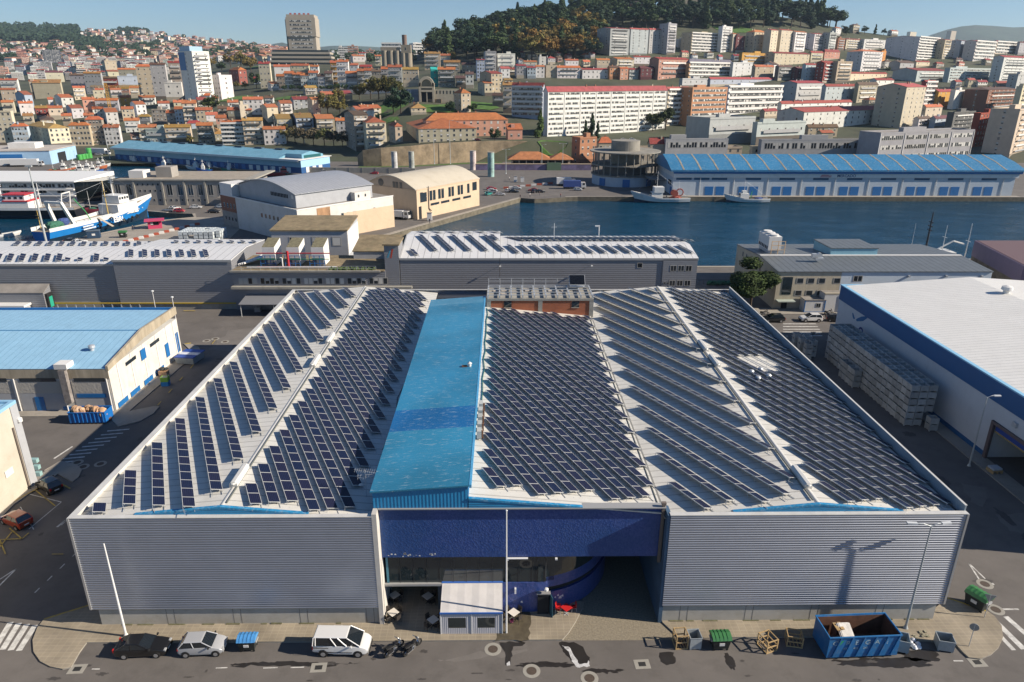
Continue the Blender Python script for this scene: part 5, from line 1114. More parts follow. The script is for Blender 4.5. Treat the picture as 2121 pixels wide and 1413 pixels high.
t=thing('blue_roof_building','low cream building with wide sky blue roof left of the hall','building',(-56.6,93.2,0))
MB().prism([(0,0),(0,22.6),(-30,22.6),(-30,0)],0,6.6).build('wall',M_cream,t)
g=MB();g.hexa([(-.25,-.1,6.4),(.12,-.1,6.4),(.12,11,7.4),(-.25,11,7.4),(-.25,-.1,7.15),(.12,-.1,7.15),(.12,11,8.95),(-.25,11,8.95)]);g.hexa([(-.25,11,7.4),(.12,11,7.4),(.12,22.8,7.4),(-.25,22.8,7.4),(-.25,11,8.95),(.12,11,8.95),(.12,22.8,8.7),(-.25,22.8,8.7)]);g.build('gable_parapet',M_stain,t)
MB().hexa([(-30,0,6.55),(-.26,0,6.55),(-.26,11,8.3),(-30,11,8.3),(-30,-.1,6.75),(-.26,-.1,6.75),(-.26,11,8.6),(-30,11,8.6)]).build('roof_slope',M_skyroof,t)
MB().hexa([(-30,11.02,8.0),(-.26,11.02,8.0),(-.26,22.6,7.6),(-30,22.6,7.6),(-30,11.02,8.5),(-.26,11.02,8.5),(-.26,22.6,8.25),(-30,22.6,8.25)]).build('roof_slope',M_skyroof,t)
bx(t,'roof_edge',M_bluedoor,-30,-.3,22.4,22.75,8.26,8.6);bx(t,'ridge_seam',mat('seam_blue',(.08,.25,.45),.6),-30,-.3,10.9,11.1,8.55,8.68)
bx(t,'concrete_band',M_stain,-30,.0,-.08,0,5.2,6.62)
for x0,x1 in((-5.6,-.2),(-13.4,-7.2),(-21.4,-14.2),(-29.5,-22.2)):bx(t,'stucco_panel',M_stucco,x0,x1,-.05,0,2.9,4.9);bx(t,'grey_panel',M_greyw,x0,x1,-.04,0,.0,2.85);bx(t,'strip_window',M_darkwin,x0+.5,x1-.5,-.1,-.05,4.75,5.3)
bx(t,'strip_window',M_bluedoor,-5.2,-1.,-.09,-.045,2.2,2.8);bx(t,'strip_window',M_bluedoor,-7.6,-6.0,-.09,-.0,.2,.75);bx(t,'door',M_bluedoor,-11.4,-10.1,-.1,-.041,.12,2.3)
bx(t,'flue',mat('stained_duct',(.22,.2,.19),.8,var=.4,scale=1.5),-6.7,-5.75,-.75,-.1,1.6,6.7);bx(t,'flue_cowl',M_white,-7.2,-5.4,-.6,1.2,6.85,7.6)
for x in(-13.7,-6.9,-.45):MB().tube((x,-.12,0),(x,-.12,5.2),.09).build('drainpipe',M_white,t)
for y in(2.2,6.1,10.0,14.2,18.0,20.6):bx(t,'pilaster',M_white,0,.1,y,y+.28,0,6.6)
for i,(y0,y1,z0,z1)in enumerate(((.6,3.4,.2,.95),(4.3,7.1,.2,.95),(8.6,11.4,.2,.95),(12.4,15.4,.2,.95))):bx(t,'strip_window',M_bluedoor,.05,.13,y0,y1,z0,z1)
for y0,y1 in((4.6,7.6),(12.4,15.4)):bx(t,'strip_window',M_darkwin,.05,.13,y0,y1,5.2,5.75)
bx(t,'door',M_bluedoor,.05,.14,9.1,10.6,4.2,5.9);bx(t,'door',M_bluedoor,.05,.14,16.9,18.1,1.6,3.9)
for y in(20.9,21.6):bx(t,'door',M_bluedoor,.05,.14,y,y+.35,.9,4.4)
v=thing('roof_turbine','round metal roof ventilator on the sky blue roof','roof vent',(-61.3,98.2,7.5));MB().lathe([(.3,0),(.3,.4),(.5,.55),(.45,.9),(.1,1.)],14).build('turbine_head',M_galv,v)
t=thing('cream_building','tall cream walled building with blue roof edge at the left frame side','building',(-56.25,73.8,0))
MB().box(-24,0,-46,0,0,10.6).build('wall',mat('cream_wall',(.5,.46,.385),.9,var=.1,scale=.25,dirt=((.36,.3,.2),.4,.4)),t);bx(t,'roof',M_skyroof,-23.6,-.4,-45.6,-.4,10.61,10.7)
bx(t,'coping',mat('blue_coping',(.25,.45,.62),.6),-.4,.08,-46,.08,10.6,11.0);bx(t,'coping',MC['blue_coping'],-24,-.41,-.4,.08,10.6,11.0);bx(t,'corner_pier',M_greyw,.0,.1,-1.1,.06,0,10.59)
MB().tube((.14,-1.5,.1),(.14,-1.5,8.2),.1).build('drainpipe',mat('brown_pipe',(.1,.08,.06),.6),t);MB().lathe([(.1,0),(.3,.1),(.3,.5),(.2,.6)],10,c=(.2,-.3,8.3)).build('wall_lamp',M_white,t)
bx(t,'notice_board',M_white,.02,.1,-4.4,-3.1,3.3,4.1);bx(t,'door',M_bluedoor,.02,.1,-8.6,-7.0,.1,2.4)
for z in(.8,1.7,2.6):bx(t,'wall_rack',mat('teal_rack',(.25,.4,.4),.6),-.6,.55,.1,.6,z,z+.5)
M_wclad=ridged('grey_cladding',(.26,.265,.285),'Z',.42,.45,.3,.05,.04);M_wroof=ridged('white_roof',(.62,.62,.62),'X',1.6,.5,0.,.03,.05,col2=(.42,.42,.42),sharp=True)
def shed(name,label,x0,x1,y0,ym,y1,z0,zm,z1,gap=0.):
 t=thing(name,label,'warehouse',(x0,y0,0));L=x1-x0;a,b=ym-y0,y1-y0
 mb=MB();k=.0
 mb.loft([[(x,0,0),(x,0,z0),(x,a,zm),(x,b,z1),(x,b,0)]for x in(0,L)]);mb.build('wall',M_wclad,t)
 for(p,q,za,zb_)in((-.15,a,z0,zm),(a,b,zm,z1)):MB().hexa([(-.1,p,za+.01),(L+.1,p,za+.01),(L+.1,q,zb_+.01),(-.1,q,zb_+.01),(-.1,p,za+.14),(L+.1,p,za+.14),(L+.1,q,zb_+.14),(-.1,q,zb_+.14)]).build('roof_slope',M_wroof,t)
 bx(t,'base_wall',M_conc,0,L,-.06,-.001,0,1.5);bx(t,'eave_trim',M_cladtrim,-.1,L+.1,-.2,-.151,z0-.3,z0+.15)
 def zf(x,y):return(z0+(zm-z0)*(y-y0)/a if y<ym else zm+(z1-zm)*(y-ym)/(b-a))+.14
 return t,zf
zmA=AY(120,519,151.5).z;z1A=AY(120,503,162).z
_,zA=shed('grey_warehouse','long low grey warehouse with white roof at the left, nearer the dock',-125,-80.2,142.2,151.5,163,9.45,zmA,z1A)
_,zB=shed('grey_warehouse','grey warehouse with white solar roof left of the glazed office block',-80.1,-55.9,141.4,151,163,10.5,AY(400,512,151).z,AY(400,499,162).z)
for i,px in enumerate((-45,-18,7,32,59,85,110,188)):p=AY(px,545,143);panel_row(p.x-1.6,147.6,3,zA,'short solar row on the left grey warehouse front slope, %s from the left'%ordw(i),'solar rows on the left grey warehouse')
for i,px in enumerate((134,160,214)):p=AY(px,545,143);panel_row(p.x-.9,145,1,zA,'single tilted solar panel low on the left grey warehouse roof, %s from the left'%ordw(i),'solar rows on the left grey warehouse')
for i in range(15):panel_row(-112+i*2.5,160.6,3,zA,'solar row on the left grey warehouse back slope, %s from the left'%ordw(i),'solar rows on the left grey warehouse')
for i,px in enumerate((263,292,318,343,369,394,420)):p=AY(px,538,143);panel_row(p.x-1.7,147.4,3,zB,'short solar row on the right grey warehouse front slope, %s from the left'%ordw(i),'solar rows on the grey warehouse by the office')
for i in range(8):panel_row(-75+i*2.5,158.6,2,zB,'solar row on the right grey warehouse back slope, %s from the left'%ordw(i),'solar rows on the grey warehouse by the office')
q=thing('yellow_guard_rail','yellow guard rail along the foot of the grey warehouses','guard rail',(-95,141.2,0))
for x0,x1 in((-.5,14.9),(15.,39)):MB().box(x0,x1,-.08,.08,1.25,1.5).build('rail',mat('rail_yellow',(.5,.34,.03),.6),q)
for i in range(11):MB().box(-.3+i*1.9,-.1+i*1.9,-.06,.06,0,1.25).build('post',M_galv,q)
t=thing('loading_dock','small grey loading dock with green roller door in front of the warehouse','loading dock',(-94.2,141.6,0))
MB().hexa([(-22,-2.6,0),(0,-2.6,0),(0,-.1,0),(-22,-.1,0),(-22,-2.6,4.2),(0,-2.6,4.2),(0,-.1,5.4),(-22,-.1,5.4)]).build('wall',M_wclad,t);MB().hexa([(-22,-2.7,4.22),(.1,-2.7,4.22),(.1,-.1,5.42),(-22,-.1,5.42),(-22,-2.7,4.35),(.1,-2.7,4.35),(.1,-.1,5.55),(-22,-.1,5.55)]).build('roof',M_flat,t)
bx(t,'dock_shelter',M_black,.01,.5,-2.3,-.4,.9,3.9);bx(t,'roller_door',mat('green_door',(.02,.3,.2),.5),.51,.56,-1.9,-.8,1.0,3.2)
t=thing('dock_canopy','low white flat roof in front of the loading dock','canopy',(-97,136.5,0));bx(t,'roof',M_white,-24,0,0,2.4,1.9,2.3);bx(t,'wall',M_greyw,-23.8,-.2,.1,2.2,0,1.9)
t=thing('office_block','grey office block with a ribbon of windows and a plant terrace','building',(-55.8,141.0,0))
bx(t,'wall',M_wclad,0,31.5,0,12.8,0,8.4);bx(t,'terrace_floor',mat('terrace_moss',(.2,.155,.09),.95,var=.4,scale=.7),.1,31.4,-.5,12.8,8.41,8.6);bx(t,'terrace_edge',M_conc,-.2,30.6,-.9,-.5,8.3,8.65)
bx(t,'ledge',M_conc,-.3,37,-1.1,-.01,4.75,5.25)
for i in range(7):band(t,3.0+i*4.5,0,5.5,3.9,1.45,4,0,i)
q=MB()
for z in(9.1,9.55):q.tube((.2,-.6,z),(29.8,-.6,z),.03)
for i in range(16):q.tube((.2+i*1.97,-.6,8.65),(.2+i*1.97,-.6,9.55),.03)
q.build('railing',M_galv,t)
q=MB();rr=random.Random(12)
for i in range(90):x,y=rr.uniform(20,29.5),rr.uniform(-.35,1.2);lump(q,(x,y,8.7),.2,.2,rr.uniform(.15,.5),i,5,3,.5)
tag(q.build('terrace_weeds',mat('weed_green',(.07,.11,.03),.95,var=.5,scale=5),loc=(-55.8,141,0)),'green weeds growing along the office terrace railing','weeds',kind='stuff')
t=thing('lean_to_canopy','grey metal lean-to canopy below the office block','canopy',(-53.5,139.2,0));MB().hexa([(0,-3.2,2.6),(22,-3.2,2.6),(22,1.7,3.2),(0,1.7,3.2),(0,-3.2,2.72),(22,-3.2,2.72),(22,1.7,3.32),(0,1.7,3.32)]).build('roof',M_wclad,t);[MB().tube((x,-3,0),(x,-3,2.6),.08).build('post',M_galv,t)for x in(.3,7,14,21)]
p=on(535,645);t=thing('wire_pallet_cage','wire pallet cage standing in the shade under the lean-to','cage',p);q=MB();[q.box(-.6+.3*i,-.57+.3*i,-.6,-.57,0,1.6)for i in range(5)];[q.box(-.6,.6,-.6,-.57,.3*i,.3*i+.03)for i in range(6)];q.box(-.55,.55,-.5,.5,.04,.9);q.build('mesh_panel',M_galv,t)
M_red=mat('red_pipe',(.4,.02,.03),.5);M_pblue=mat('blue_frame',(.02,.1,.28),.5);M_pgreen=mat('green_pipe',(.03,.22,.12),.5)
for i,(px,s)in enumerate(((577,'left'),(627,'middle'),(677,'right'))):
 p=AY(px,500,147);t=thing('cooling_unit','white cooling unit in blue frame on the office terrace, %s of three'%s,'cooling unit',(p.x,143.6,8.62),0,'cooling units on the terrace')
 MB().loft([[(x,0,1.9),(x,0,4.1),(x,4.6,5.1),(x,4.6,0.2),(x,.8,.2)]for x in(-2.6,0)]).build('casing',M_white,t);MB().hexa([(-2.55,.05,4.13),(-.05,.05,4.13),(-.05,4.5,5.1),(-2.55,4.5,5.1),(-2.55,.05,4.2),(-.05,.05,4.2),(-.05,4.5,5.2),(-2.55,4.5,5.2)]).build('mossy_top',mat('mossy_top',(.16,.145,.09),.95,var=.3,scale=2),t)
 q=MB();[q.tube((x,-.4,0),(x,-.4,2.5),.09,n=5)for x in(-3.,-2.,-.9,.1)];[q.tube((-3.,-.4,z),(.1,-.4,z),.08,n=5)for z in(.8,1.6,2.4)];q.build('support_frame',M_pblue,t)
 MB().box(-2.4,-.2,-.05,.78,.2,1.85).build('fan_housing',mat('unit_dark',(.16,.17,.19),.7),t)
t=thing('pipework','red and green cooling pipes running along the terrace units','pipes',(-47,143.0,8.6));MB().path([(-4,-.3,3.1),(11.2,-.3,3.1)],.13).build('red_pipe',M_red,t);MB().tube((2.5,-.5,.2),(2.5,-.5,3.6),.3).build('red_riser',M_red,t);MB().path([(-4,-.5,1.9),(11,-.5,1.9)],.09).build('green_pipe',M_pgreen,t);MB().path([(1.3,-.6,0),(1.3,-.6,2.2),(.9,-.6,2.2)],.16).build('white_pipe',M_white,t);MB().path([(-4,-.8,.35),(11,-.8,.35)],.08).build('red_pipe',M_red,t);MB().path([(-6,-1.,.3),(12.5,-1.,.35)],.14).build('white_pipe',M_white,t)
t=thing('pipe_bundle','white insulated pipes fanning out by the warehouse corner','pipes',(-55,144,8.6))
for i in range(4):MB().tube((-.5+i*.4,0,.3+.1*i),(3.0+i*.5,6,1.0),.22).build('pipe',M_white,t)
M_mossroof=mat('mossy_roof',(.22,.17,.1),.95,var=.35,scale=.5,dirt=((.12,.12,.06),.6,.8))
t=thing('mossy_roof_block','grey block with sloping mossy roof behind the cooling units','building',(-55.,165.5,0));MB().hexa([(0,0,0),(18,0,0),(18,13,0),(0,13,0),(0,0,11.6),(18,0,11.6),(18,13,12.6),(0,13,12.6)]).build('wall',M_greyw,t);MB().hexa([(-.2,-.3,11.62),(18.2,-.3,11.62),(18.2,13.2,12.62),(-.2,13.2,12.62),(-.2,-.3,11.95),(18.2,-.3,11.95),(18.2,13.2,12.95),(-.2,13.2,12.95)]).build('roof',M_mossroof,t)
for x in(5.2,10.6,15.4):window(t,x,0,8.0,2.2,2.2)
bx(t,'side_panel',M_white,18.01,18.1,.2,12.8,6,11.5)
t=thing('mossy_roof_block','small grey block with brown mossy roof behind the emblem tower','building',(-32.6,150.5,0));bx(t,'wall',M_greyw,0,13.2,0,10,0,10.2);MB().hexa([(-.2,-.2,10.21),(13.3,-.2,10.21),(13.3,10.2,11.6),(-.2,10.2,11.6),(-.2,-.2,10.4),(13.3,-.2,10.4),(13.3,10.2,11.8),(-.2,10.2,11.8)]).build('roof',M_mossroof,t)
bx(t,'outside_stair',M_pblue,7.6,10.2,-1.4,-.05,7.2,7.35);[MB().tube((7.6+.5*i,-1.4,7.35),(7.6+.5*i,-1.4,8.3),.03).build('baluster',M_pblue,t)for i in range(6)]
t=thing('emblem_tower','narrow grey stair tower with a small red and blue emblem','tower',(-24.3,141.3,0));bx(t,'wall',M_wclad,0,2.95,0,6.5,0,13.7);bx(t,'roof',M_mossroof,-.3,3.2,-.4,6.7,13.71,14.0)
MB().face([(1.2,-.02,11.0),(1.45,-.02,11.0),(1.9,-.02,12.9),(1.55,-.02,12.9)]).build('red_emblem',mat('emblem_red',(.45,.05,.02),.6),t);MB().face([(.5,-.02,11.1),(.75,-.02,11.1),(1.35,-.02,12.6),(1.2,-.02,12.7)]).build('blue_emblem',mat('emblem_blue',(.03,.3,.45),.6),t)
zmC=AY(930,489,154.5).z
_,zC=shed('grey_warehouse','grey warehouse with white roof and five long solar rows beside the emblem tower',-21.2,-.6,141.5,154.5,163,10.85,13.0,12.0)
_,zD=shed('grey_warehouse','longest grey warehouse before the wide basin, dark solar panels on its roof',-.5,40.6,141.5,149.2,163,10.85,AY(1200,507,149.2).z,AY(1200,490,163).z)
for i in range(5):panel_row(-18.6+i*3.55,153.4,6,zC,'long solar row on the white warehouse roof, %s from the emblem tower'%ordw(i),'long solar rows beside the emblem tower')
panel_row(-19.6,145.2,2,zC,'short solar row at the front left of the white warehouse roof','long solar rows beside the emblem tower');panel_row(-2.9,153.6,2,zC,'short solar row at the back right of the white warehouse roof','long solar rows beside the emblem tower')
for i in range(6):panel_row(-19.5+i*3.3,161.5,3,zC,'solar row behind the white warehouse ridge, %s from the emblem tower'%ordw(i),'long solar rows beside the emblem tower')
for i in range(15):panel_row(.8+i*2.62,147.9,3,zD,'solar row on the longest warehouse front slope, %s from the left'%ordw(i),'solar rows on the longest grey warehouse')
for i in range(26):panel_row(.8+i*1.5,160.6,5,zD,'solar row on the longest warehouse back slope, %s from the left'%ordw(i),'solar rows on the longest grey warehouse')
t=thing('warehouse_end_bay','end bay of the longest warehouse with rows of white framed windows','building',(33.4,141.38,0))
bx(t,'panel',M_wclad,0,7.1,-.08,.08,0,10.7)
for z,n in((8.2,3),(5.0,3)):[window(t,2.2+1.6*i,-.08,z,1.35,1.3,kind='cross')for i in range(n)]
for x in(.6,1.3):window(t,x,-.08,5.4,.5,.5,kind='plain')
window(t,-4.8,.1,8.9,1.1,1.1,kind='plain')
for i,(px,py)in enumerate(((1036,552),(1226,551))):
 p=AY(px,py,140.6);t=thing('wall_floodlight','small floodlight on a bracket on the grey warehouse wall, %s'%('left of the brick room' if not i else 'above the solar stand'),'floodlight',tuple(p),0,'floodlights on the grey warehouse wall');MB().box(-.2,.2,-.2,.1,-.1,.1).build('lamp',M_white,t);MB().tube((0,.1,0),(0,.9,0),.04).build('bracket',M_galv,t)
p=AY(1240,487,158);t=thing('weather_mast','short white mast with instrument arm on the longest warehouse roof','mast',(p.x,158,12));MB().tube((0,0,0),(0,0,2.4),.12).build('mast',M_whitepost,t);MB().box(-.9,.2,-.15,.15,2.2,2.5).build('arm',M_whitepost,t)
t=thing('roof_antenna','thin antenna with a cross arm on the white warehouse ridge','antenna',(11.5,154,12));MB().tube((0,0,0),(0,0,3.8),.05).build('mast',M_whitepost,t);MB().box(-.6,.6,-.03,.03,2.9,2.96).build('arm',M_whitepost,t)
M_tanw=mat('tan_wall',(.5,.44,.33),.85,var=.06,scale=.4,stretch=(1,1,.2),dirt=((.3,.24,.16),.5,.9));M_slateroof=ridged('slate_sheet_roof',(.14,.155,.165),'X',1.35,.5,.1,.05,.1,col2=(.06,.065,.07),sharp=True)
t=thing('tan_office_warehouse','tan and white two storey building with dark ribbed roof before the basin','building',(57.6,141.2,0));L=45.2
zr=AY(1700,531,152).z
MB().loft([[(x,0,0),(x,0,8.1),(x,11,zr-.1),(x,27,7.6),(x,27,0)]for x in(0,13.4)]).build('tan_wall',M_tanw,t);MB().loft([[(x,0,0),(x,0,8.1),(x,11,zr-.1),(x,27,7.6),(x,27,0)]for x in(13.45,L)]).build('white_wall',mat('pale_blue_wall',(.55,.62,.68),.7,var=.06,scale=.4),t)
for p,q,a,b in((-.25,11,8.1,zr),(11,27.2,zr,7.7)):MB().hexa([(-.15,p,a),(L+.1,p,a),(L+.1,q,b),(-.15,q,b),(-.15,p,a+.16),(L+.1,p,a+.16),(L+.1,q,b+.16),(-.15,q,b+.16)]).build('roof_slope',M_slateroof,t)
bx(t,'ridge_cap',M_white,-.1,L,10.6,11.4,zr+.16,zr+.26)
for z in(5.6,2.9):[window(t,x,0,z,1.5,1.2,kind='plain')for x in(4.9,7.2,9.5,12.1+.6)[:4 if z>5 else 3]]
bx(t,'stair_window',M_stripglass,1.3,3.3,-.06,0,3.2,7.0);bx(t,'entrance_canopy',mat('canopy_green',(.35,.4,.36),.7),.3,4.0,-1.5,0,1.9,2.1);bx(t,'entrance',M_dark,1.6,2.8,-.05,0,.05,1.9);window(t,17,0,6.,2,1.3,kind='cross')
for i in range(4):window(t,0,3.5+i*3.4,5.4,1.1,1.3,R(-90),'plain')
for i in range(3):window(t,0,17+i*2.6,6.,.7,1.2,R(-90),'plain')
for x in(27.6,35.5,43.):bx(t,'wall_light',M_galv,x-.2,x+.2,-.5,0,7.0,7.4)
t2=thing('roof_cabin','pale blue raised cabin on the dark ribbed roof','roof cabin',(73.4,152.5,zr-1.8));bx(t2,'wall',mat('cabin_blue',(.2,.4,.5),.7,var=.1,scale=.6),0,10.5,0,9,0,3.4);bx(t2,'roof',M_slateroof,-.15,10.65,-.15,9.15,3.41,3.6)
t2=thing('roof_fan','white snail shaped extractor fan on the dark ribbed roof','extractor fan',(68.6,147.5,9.6));MB().tube((0,-.3,.5),(0,.3,.5),.6,n=14).box(-1.6,-.61,-.4,.4,.1,.9).build('fan_casing',M_galv,t2);MB().box(-.9,.9,-.6,.6,-.3,.02).build('base',M_galv,t2)
t2=thing('rooftop_chiller','white rooftop chiller with round fans and a tan pipe frame','chiller',(60.2,155,8.6));MB().box(0,2.9,0,6.5,.8,3.9).build('casing',M_white,t2);MB().box(.2,2.7,.2,6.3,.0,.79).build('stand',M_galv,t2)
for i in range(3):MB().lathe([(.9,0),(.95,.4),(.8,.42)],14,c=(1.45,1.2+i*2.1,3.91)).build('fan',M_white,t2)
q=MB();[q.tube((x,-1.1,-.1),(x,-1.1,3.2),.08,n=5)for x in(.3,1.8,3.3)];[q.tube((.3,-1.1,z),(3.3,-1.1,z),.07,n=5)for z in(1.2,2.2,3.1)];q.build('pipe_frame',mat('tan_pipes',(.5,.33,.18),.6),t2)
for i in range(6):bx(t2,'vent_slot',M_dark,-.03,0,.5+i*1.,1.1+i*1.,1.0,1.7)
p=G(1664,648);t2=thing('portable_cabin','white portable cabin with blue edges in front of the tan wall','cabin',(p.x,p.y,0));bx(t2,'wall',M_white,0,4.3,0,2.4,.1,2.7);bx(t2,'roof',M_flat,-.1,4.4,-.1,2.5,2.71,2.85);[bx(t2,'corner_post',M_bluedoor,x-.08,x+.08,-.06,.1,.1,2.7)for x in(.04,4.26)];bx(t2,'base_rail',M_bluedoor,.13,4.17,-.05,.05,.0,.25);window(t2,2.9,0,1.2,1.0,.9,kind='cross')
p=G(1703,648);t2=thing('white_annex','white boxy annex between portable cabin and the big white hall','annex',(p.x,p.y,0));bx(t2,'wall',M_white,0,6.5,0,4.5,0,4.0);bx(t2,'parapet',M_tanw,-.05,6.55,-.05,.3,4.0,4.3);bx(t2,'roof',M_flat,.1,6.4,.31,4.4,4.0,4.1);bx(t2,'downpipe',M_bluedoor,3.4,3.6,-.15,-.01,0,4.)
t=thing('purple_building','purple walled building with stone base at the right frame edge','building',(117.5,152,0));MB().prism([(0,0),(40,-8),(40,26),(5.5,26)],0,2.6,0).build('stone_base',mat('brown_stone',(.16,.12,.08),.95,var=.4,scale=.7,bump=.8,bscale=2),t);MB().prism([(-.1,-.1),(40.1,-8.1),(40.1,26.1),(5.4,26.1)],2.61,6.6,0).build('wall',ridged('purple_cladding',(.16,.115,.17),'Y',3.,.6,0.,.02,.08),t);MB().prism([(.3,.2),(40,-7.6),(40,25.7),(5.8,25.7)],6.61,6.7).build('roof',mat('purple_roof',(.13,.08,.09),.8),t)
p=on(1940*1.06,578);car('hatch',(.4,.02,.02),(p[0]-.5,150.5,0),R(80),'red car beside the purple building')
M_rbw=mat('white_hall_wall',(.58,.6,.62),.7,var=.04,scale=.3,dirt=((.42,.43,.44),.35,.5));M_rband=mat('blue_band',(.008,.09,.25),.5,var=.06,scale=.5);M_rbroof=ridged('white_hall_roof',(.68,.67,.64),'Y',.9,.55,0.,.03,.06,dirt=((.5,.49,.45),.4,.3),col2=(.5,.5,.48),sharp=True)
t=thing('white_hall','big white hall with dark blue band under a ribbed white roof','building',(62.5,58,0));W_,D_=46,65.4
bx(t,'wall',M_rbw,0,W_,21,D_,.0,7.7);bx(t,'wall',M_rbw,0,W_,0,8.6,0,7.7);bx(t,'wall',M_rbw,0,W_,8.61,20.99,5.2,7.7)
bx(t,'blue_band',M_rband,-.12,W_,-.1,D_+.1,7.71,10.3);bx(t,'coping',mat('pale_blue_coping',(.25,.5,.7),.5),-.2,.35,-.1,D_+.15,10.31,10.5);bx(t,'coping',MC['pale_blue_coping'],.36,W_,D_-.3,D_+.15,10.31,10.5)
MB().hexa([(.36,-.1,9.9),(W_*.5,-.1,9.9),(W_*.5,D_-.31,9.9),(.36,D_-.31,9.9),(.36,-.1,10.35),(W_*.5,-.1,12.0),(W_*.5,D_-.31,12.0),(.36,D_-.31,10.35)]).build('roof_slope',M_rbroof,t);MB().hexa([(W_*.5,-.1,9.9),(W_,-.1,9.9),(W_,D_-.31,9.9),(W_*.5,D_-.31,9.9),(W_*.5,-.1,12.0),(W_,-.1,10.5),(W_,D_-.31,10.5),(W_*.5,D_-.31,12.0)]).build('roof_slope',M_rbroof,t)
bx(t,'plinth',M_rband,-.06,-.001,20.6,D_,0,.75);bx(t,'plinth',M_rband,-.06,-.001,0,9.0,0,.75)
bx(t,'door_frame',mat('frame_brown',(.12,.09,.09),.6),-.3,.05,20.5,21.0,0,5.4);bx(t,'door_frame',MC['frame_brown'],-.3,.05,8.6,20.49,5.0,5.4);bx(t,'door_header',mat('header_blue',(.01,.05,.3),.6),.06,.12,8.7,20.4,4.2,5.0);bx(t,'hazard_strip',M_yellow,.04,.059,8.7,20.4,4.0,4.19)
bx(t,'inner_wall',M_rbw,8,8.2,8.61,20.99,0,5.19);bx(t,'vent',M_galv,-.3,0,17.0,17.7,6.3,6.9)
fish=MB()
def fpoly(mb,pts,x):mb.face([(x,y,z)for y,z in pts])
yc=AX(1785,655,62.4).y-58;zc=AX(1785,655,62.4).z-.7
fpoly(fish,[(yc+1.9,zc-.6),(yc+1.4,zc-.75),(yc-.6,zc+.0),(yc-1.7,zc+.9),(yc-1.9,zc+1.3),(yc-1.2,zc+1.1),(yc+.2,zc+.55),(yc+1.3,zc-.1)],-.03)
fpoly(fish,[(yc+2.2,zc-.5),(yc+3.2,zc+.25),(yc+3.5,zc+.1),(yc+3.1,zc-.5),(yc+2.6,zc-.75)],-.03);fish.build('fish_emblem',mat('emblem_cobalt',(.01,.13,.32),.6),t)
q=MB();[q.hexa([(-.03,yc-.4+.9*math.cos(R(a)),zc-2.1+.9*math.sin(R(a))),(-.02,yc-.4+.9*math.cos(R(a)),zc-2.1+.9*math.sin(R(a))),(-.02,yc-.4+.55*math.cos(R(a)),zc-2.1+.55*math.sin(R(a))),(-.03,yc-.4+.55*math.cos(R(a)),zc-2.1+.55*math.sin(R(a))),(-.03,yc-.4+.9*math.cos(R(a+22)),zc-2.1+.9*math.sin(R(a+22))),(-.02,yc-.4+.9*math.cos(R(a+22)),zc-2.1+.9*math.sin(R(a+22))),(-.02,yc-.4+.55*math.cos(R(a+22)),zc-2.1+.55*math.sin(R(a+22))),(-.03,yc-.4+.55*math.cos(R(a+22)),zc-2.1+.55*math.sin(R(a+22)))])for a in range(20,290,22)];q.build('ring_emblem',mat('emblem_navy',(.01,.04,.2),.6),t)
v=thing('roof_turbine','white round ventilator on the big white hall roof','roof vent',(85.5,113,12));MB().lathe([(.5,0),(.5,.4),(.9,.6),(.8,1.1),(.2,1.3)],14).build('turbine_head',M_white,v)
t=thing('pallet_stack','timber pallet topped with a wrapped white bundle by the street lamp','pallet',(61.3,75.2,0),R(5));q=MB();[q.box(-.7,.7,-.6+.25*i,-.42+.25*i,.5,.56)for i in range(5)];[q.box(x-.06,x+.06,-.6,.6,0,.499)for x in(-.6,0,.6)];q.build('pallet',M_wood,t);MB().box(-.6,.6,-.5,.5,.57,.8).build('bundle',mat('wrapped_white',(.5,.52,.55),.4),t)
t=thing('dark_pallet_pile','tall dark pile of pallets inside the hall doorway','pallets',(67.5,72,0));q=MB();[q.box(-.7,.7,-.6,.6,.16*i,.16*i+.1)for i in range(18)];q.build('pallet',mat('dark_pallet',(.1,.075,.05),.9),t)
M_crate=mat('grey_crate',(.4,.41,.4),.75,objvar=.22,var=.1,scale=2)
def crate_mesh():
 mb=MB();w,d,h=.59,.59,.98;k=.05
 mb.box(-w,w,-d,d,.14,.18)
 for s in(-1,1):
  for(a,b)in((0,0),):
   for z0,z1,off in((.18,.3,0),(.3,.36,.02),(.36,.52,0),(.52,.58,.02),(.58,.74,0),(.74,.8,.02),(.8,h,0)):
    y0,y1=sorted((s*(d-off),s*(d-k)));mb.box(-w+.001,w-.001,y0,y1,z0,z1);x0,x1=sorted((s*(w-off),s*(w-k)));mb.box(x0,x1,-d+k,d-k,z0,z1)
  for sx in(-1,1):mb.box(sx*(w-.1)-.08,sx*(w-.1)+.08,s*(d-.1)-.08,s*(d-.1)+.08,0,.14)
 return mb.mesh('fish_crate',M_crate)
ME_CRATE=crate_mesh();CR=random.Random(3)
def crate(x,y,z,label,group):o=put('fish_crate',ME_CRATE,None,(x+CR.uniform(-.02,.02),y+CR.uniform(-.02,.02),z),R(CR.uniform(-.8,.8)));tag(o,label,'crate',group)
NY=21;x00,y00=57.3,88.3
for j in range(NY):
 for k in range(6):
  for i in range(3):
   if i==0 or j==0 or k==5:
    if i==2 and j==0 and k<2:continue
    l='in the top layer' if k==5 else('in the end face' if j==0 else 'in the long side')
    crate(x00+i*1.24,y00+j*1.24,k*1.05,'grey slatted pallet box %s of the tall stack by the white hall'%l,'tall crate stack, '+l)
for j in range(4):
 for k in range(3):crate(56.0,101.2+j*1.24,k*1.0,'grey slatted pallet box in the low row before the tall crate stack','low crate row')
for k in range(2):crate(59.9,86.6,k*1.0,'grey slatted pallet box in the pair beside the tall stack, '+('upper' if k else 'lower'),'pair of crates')
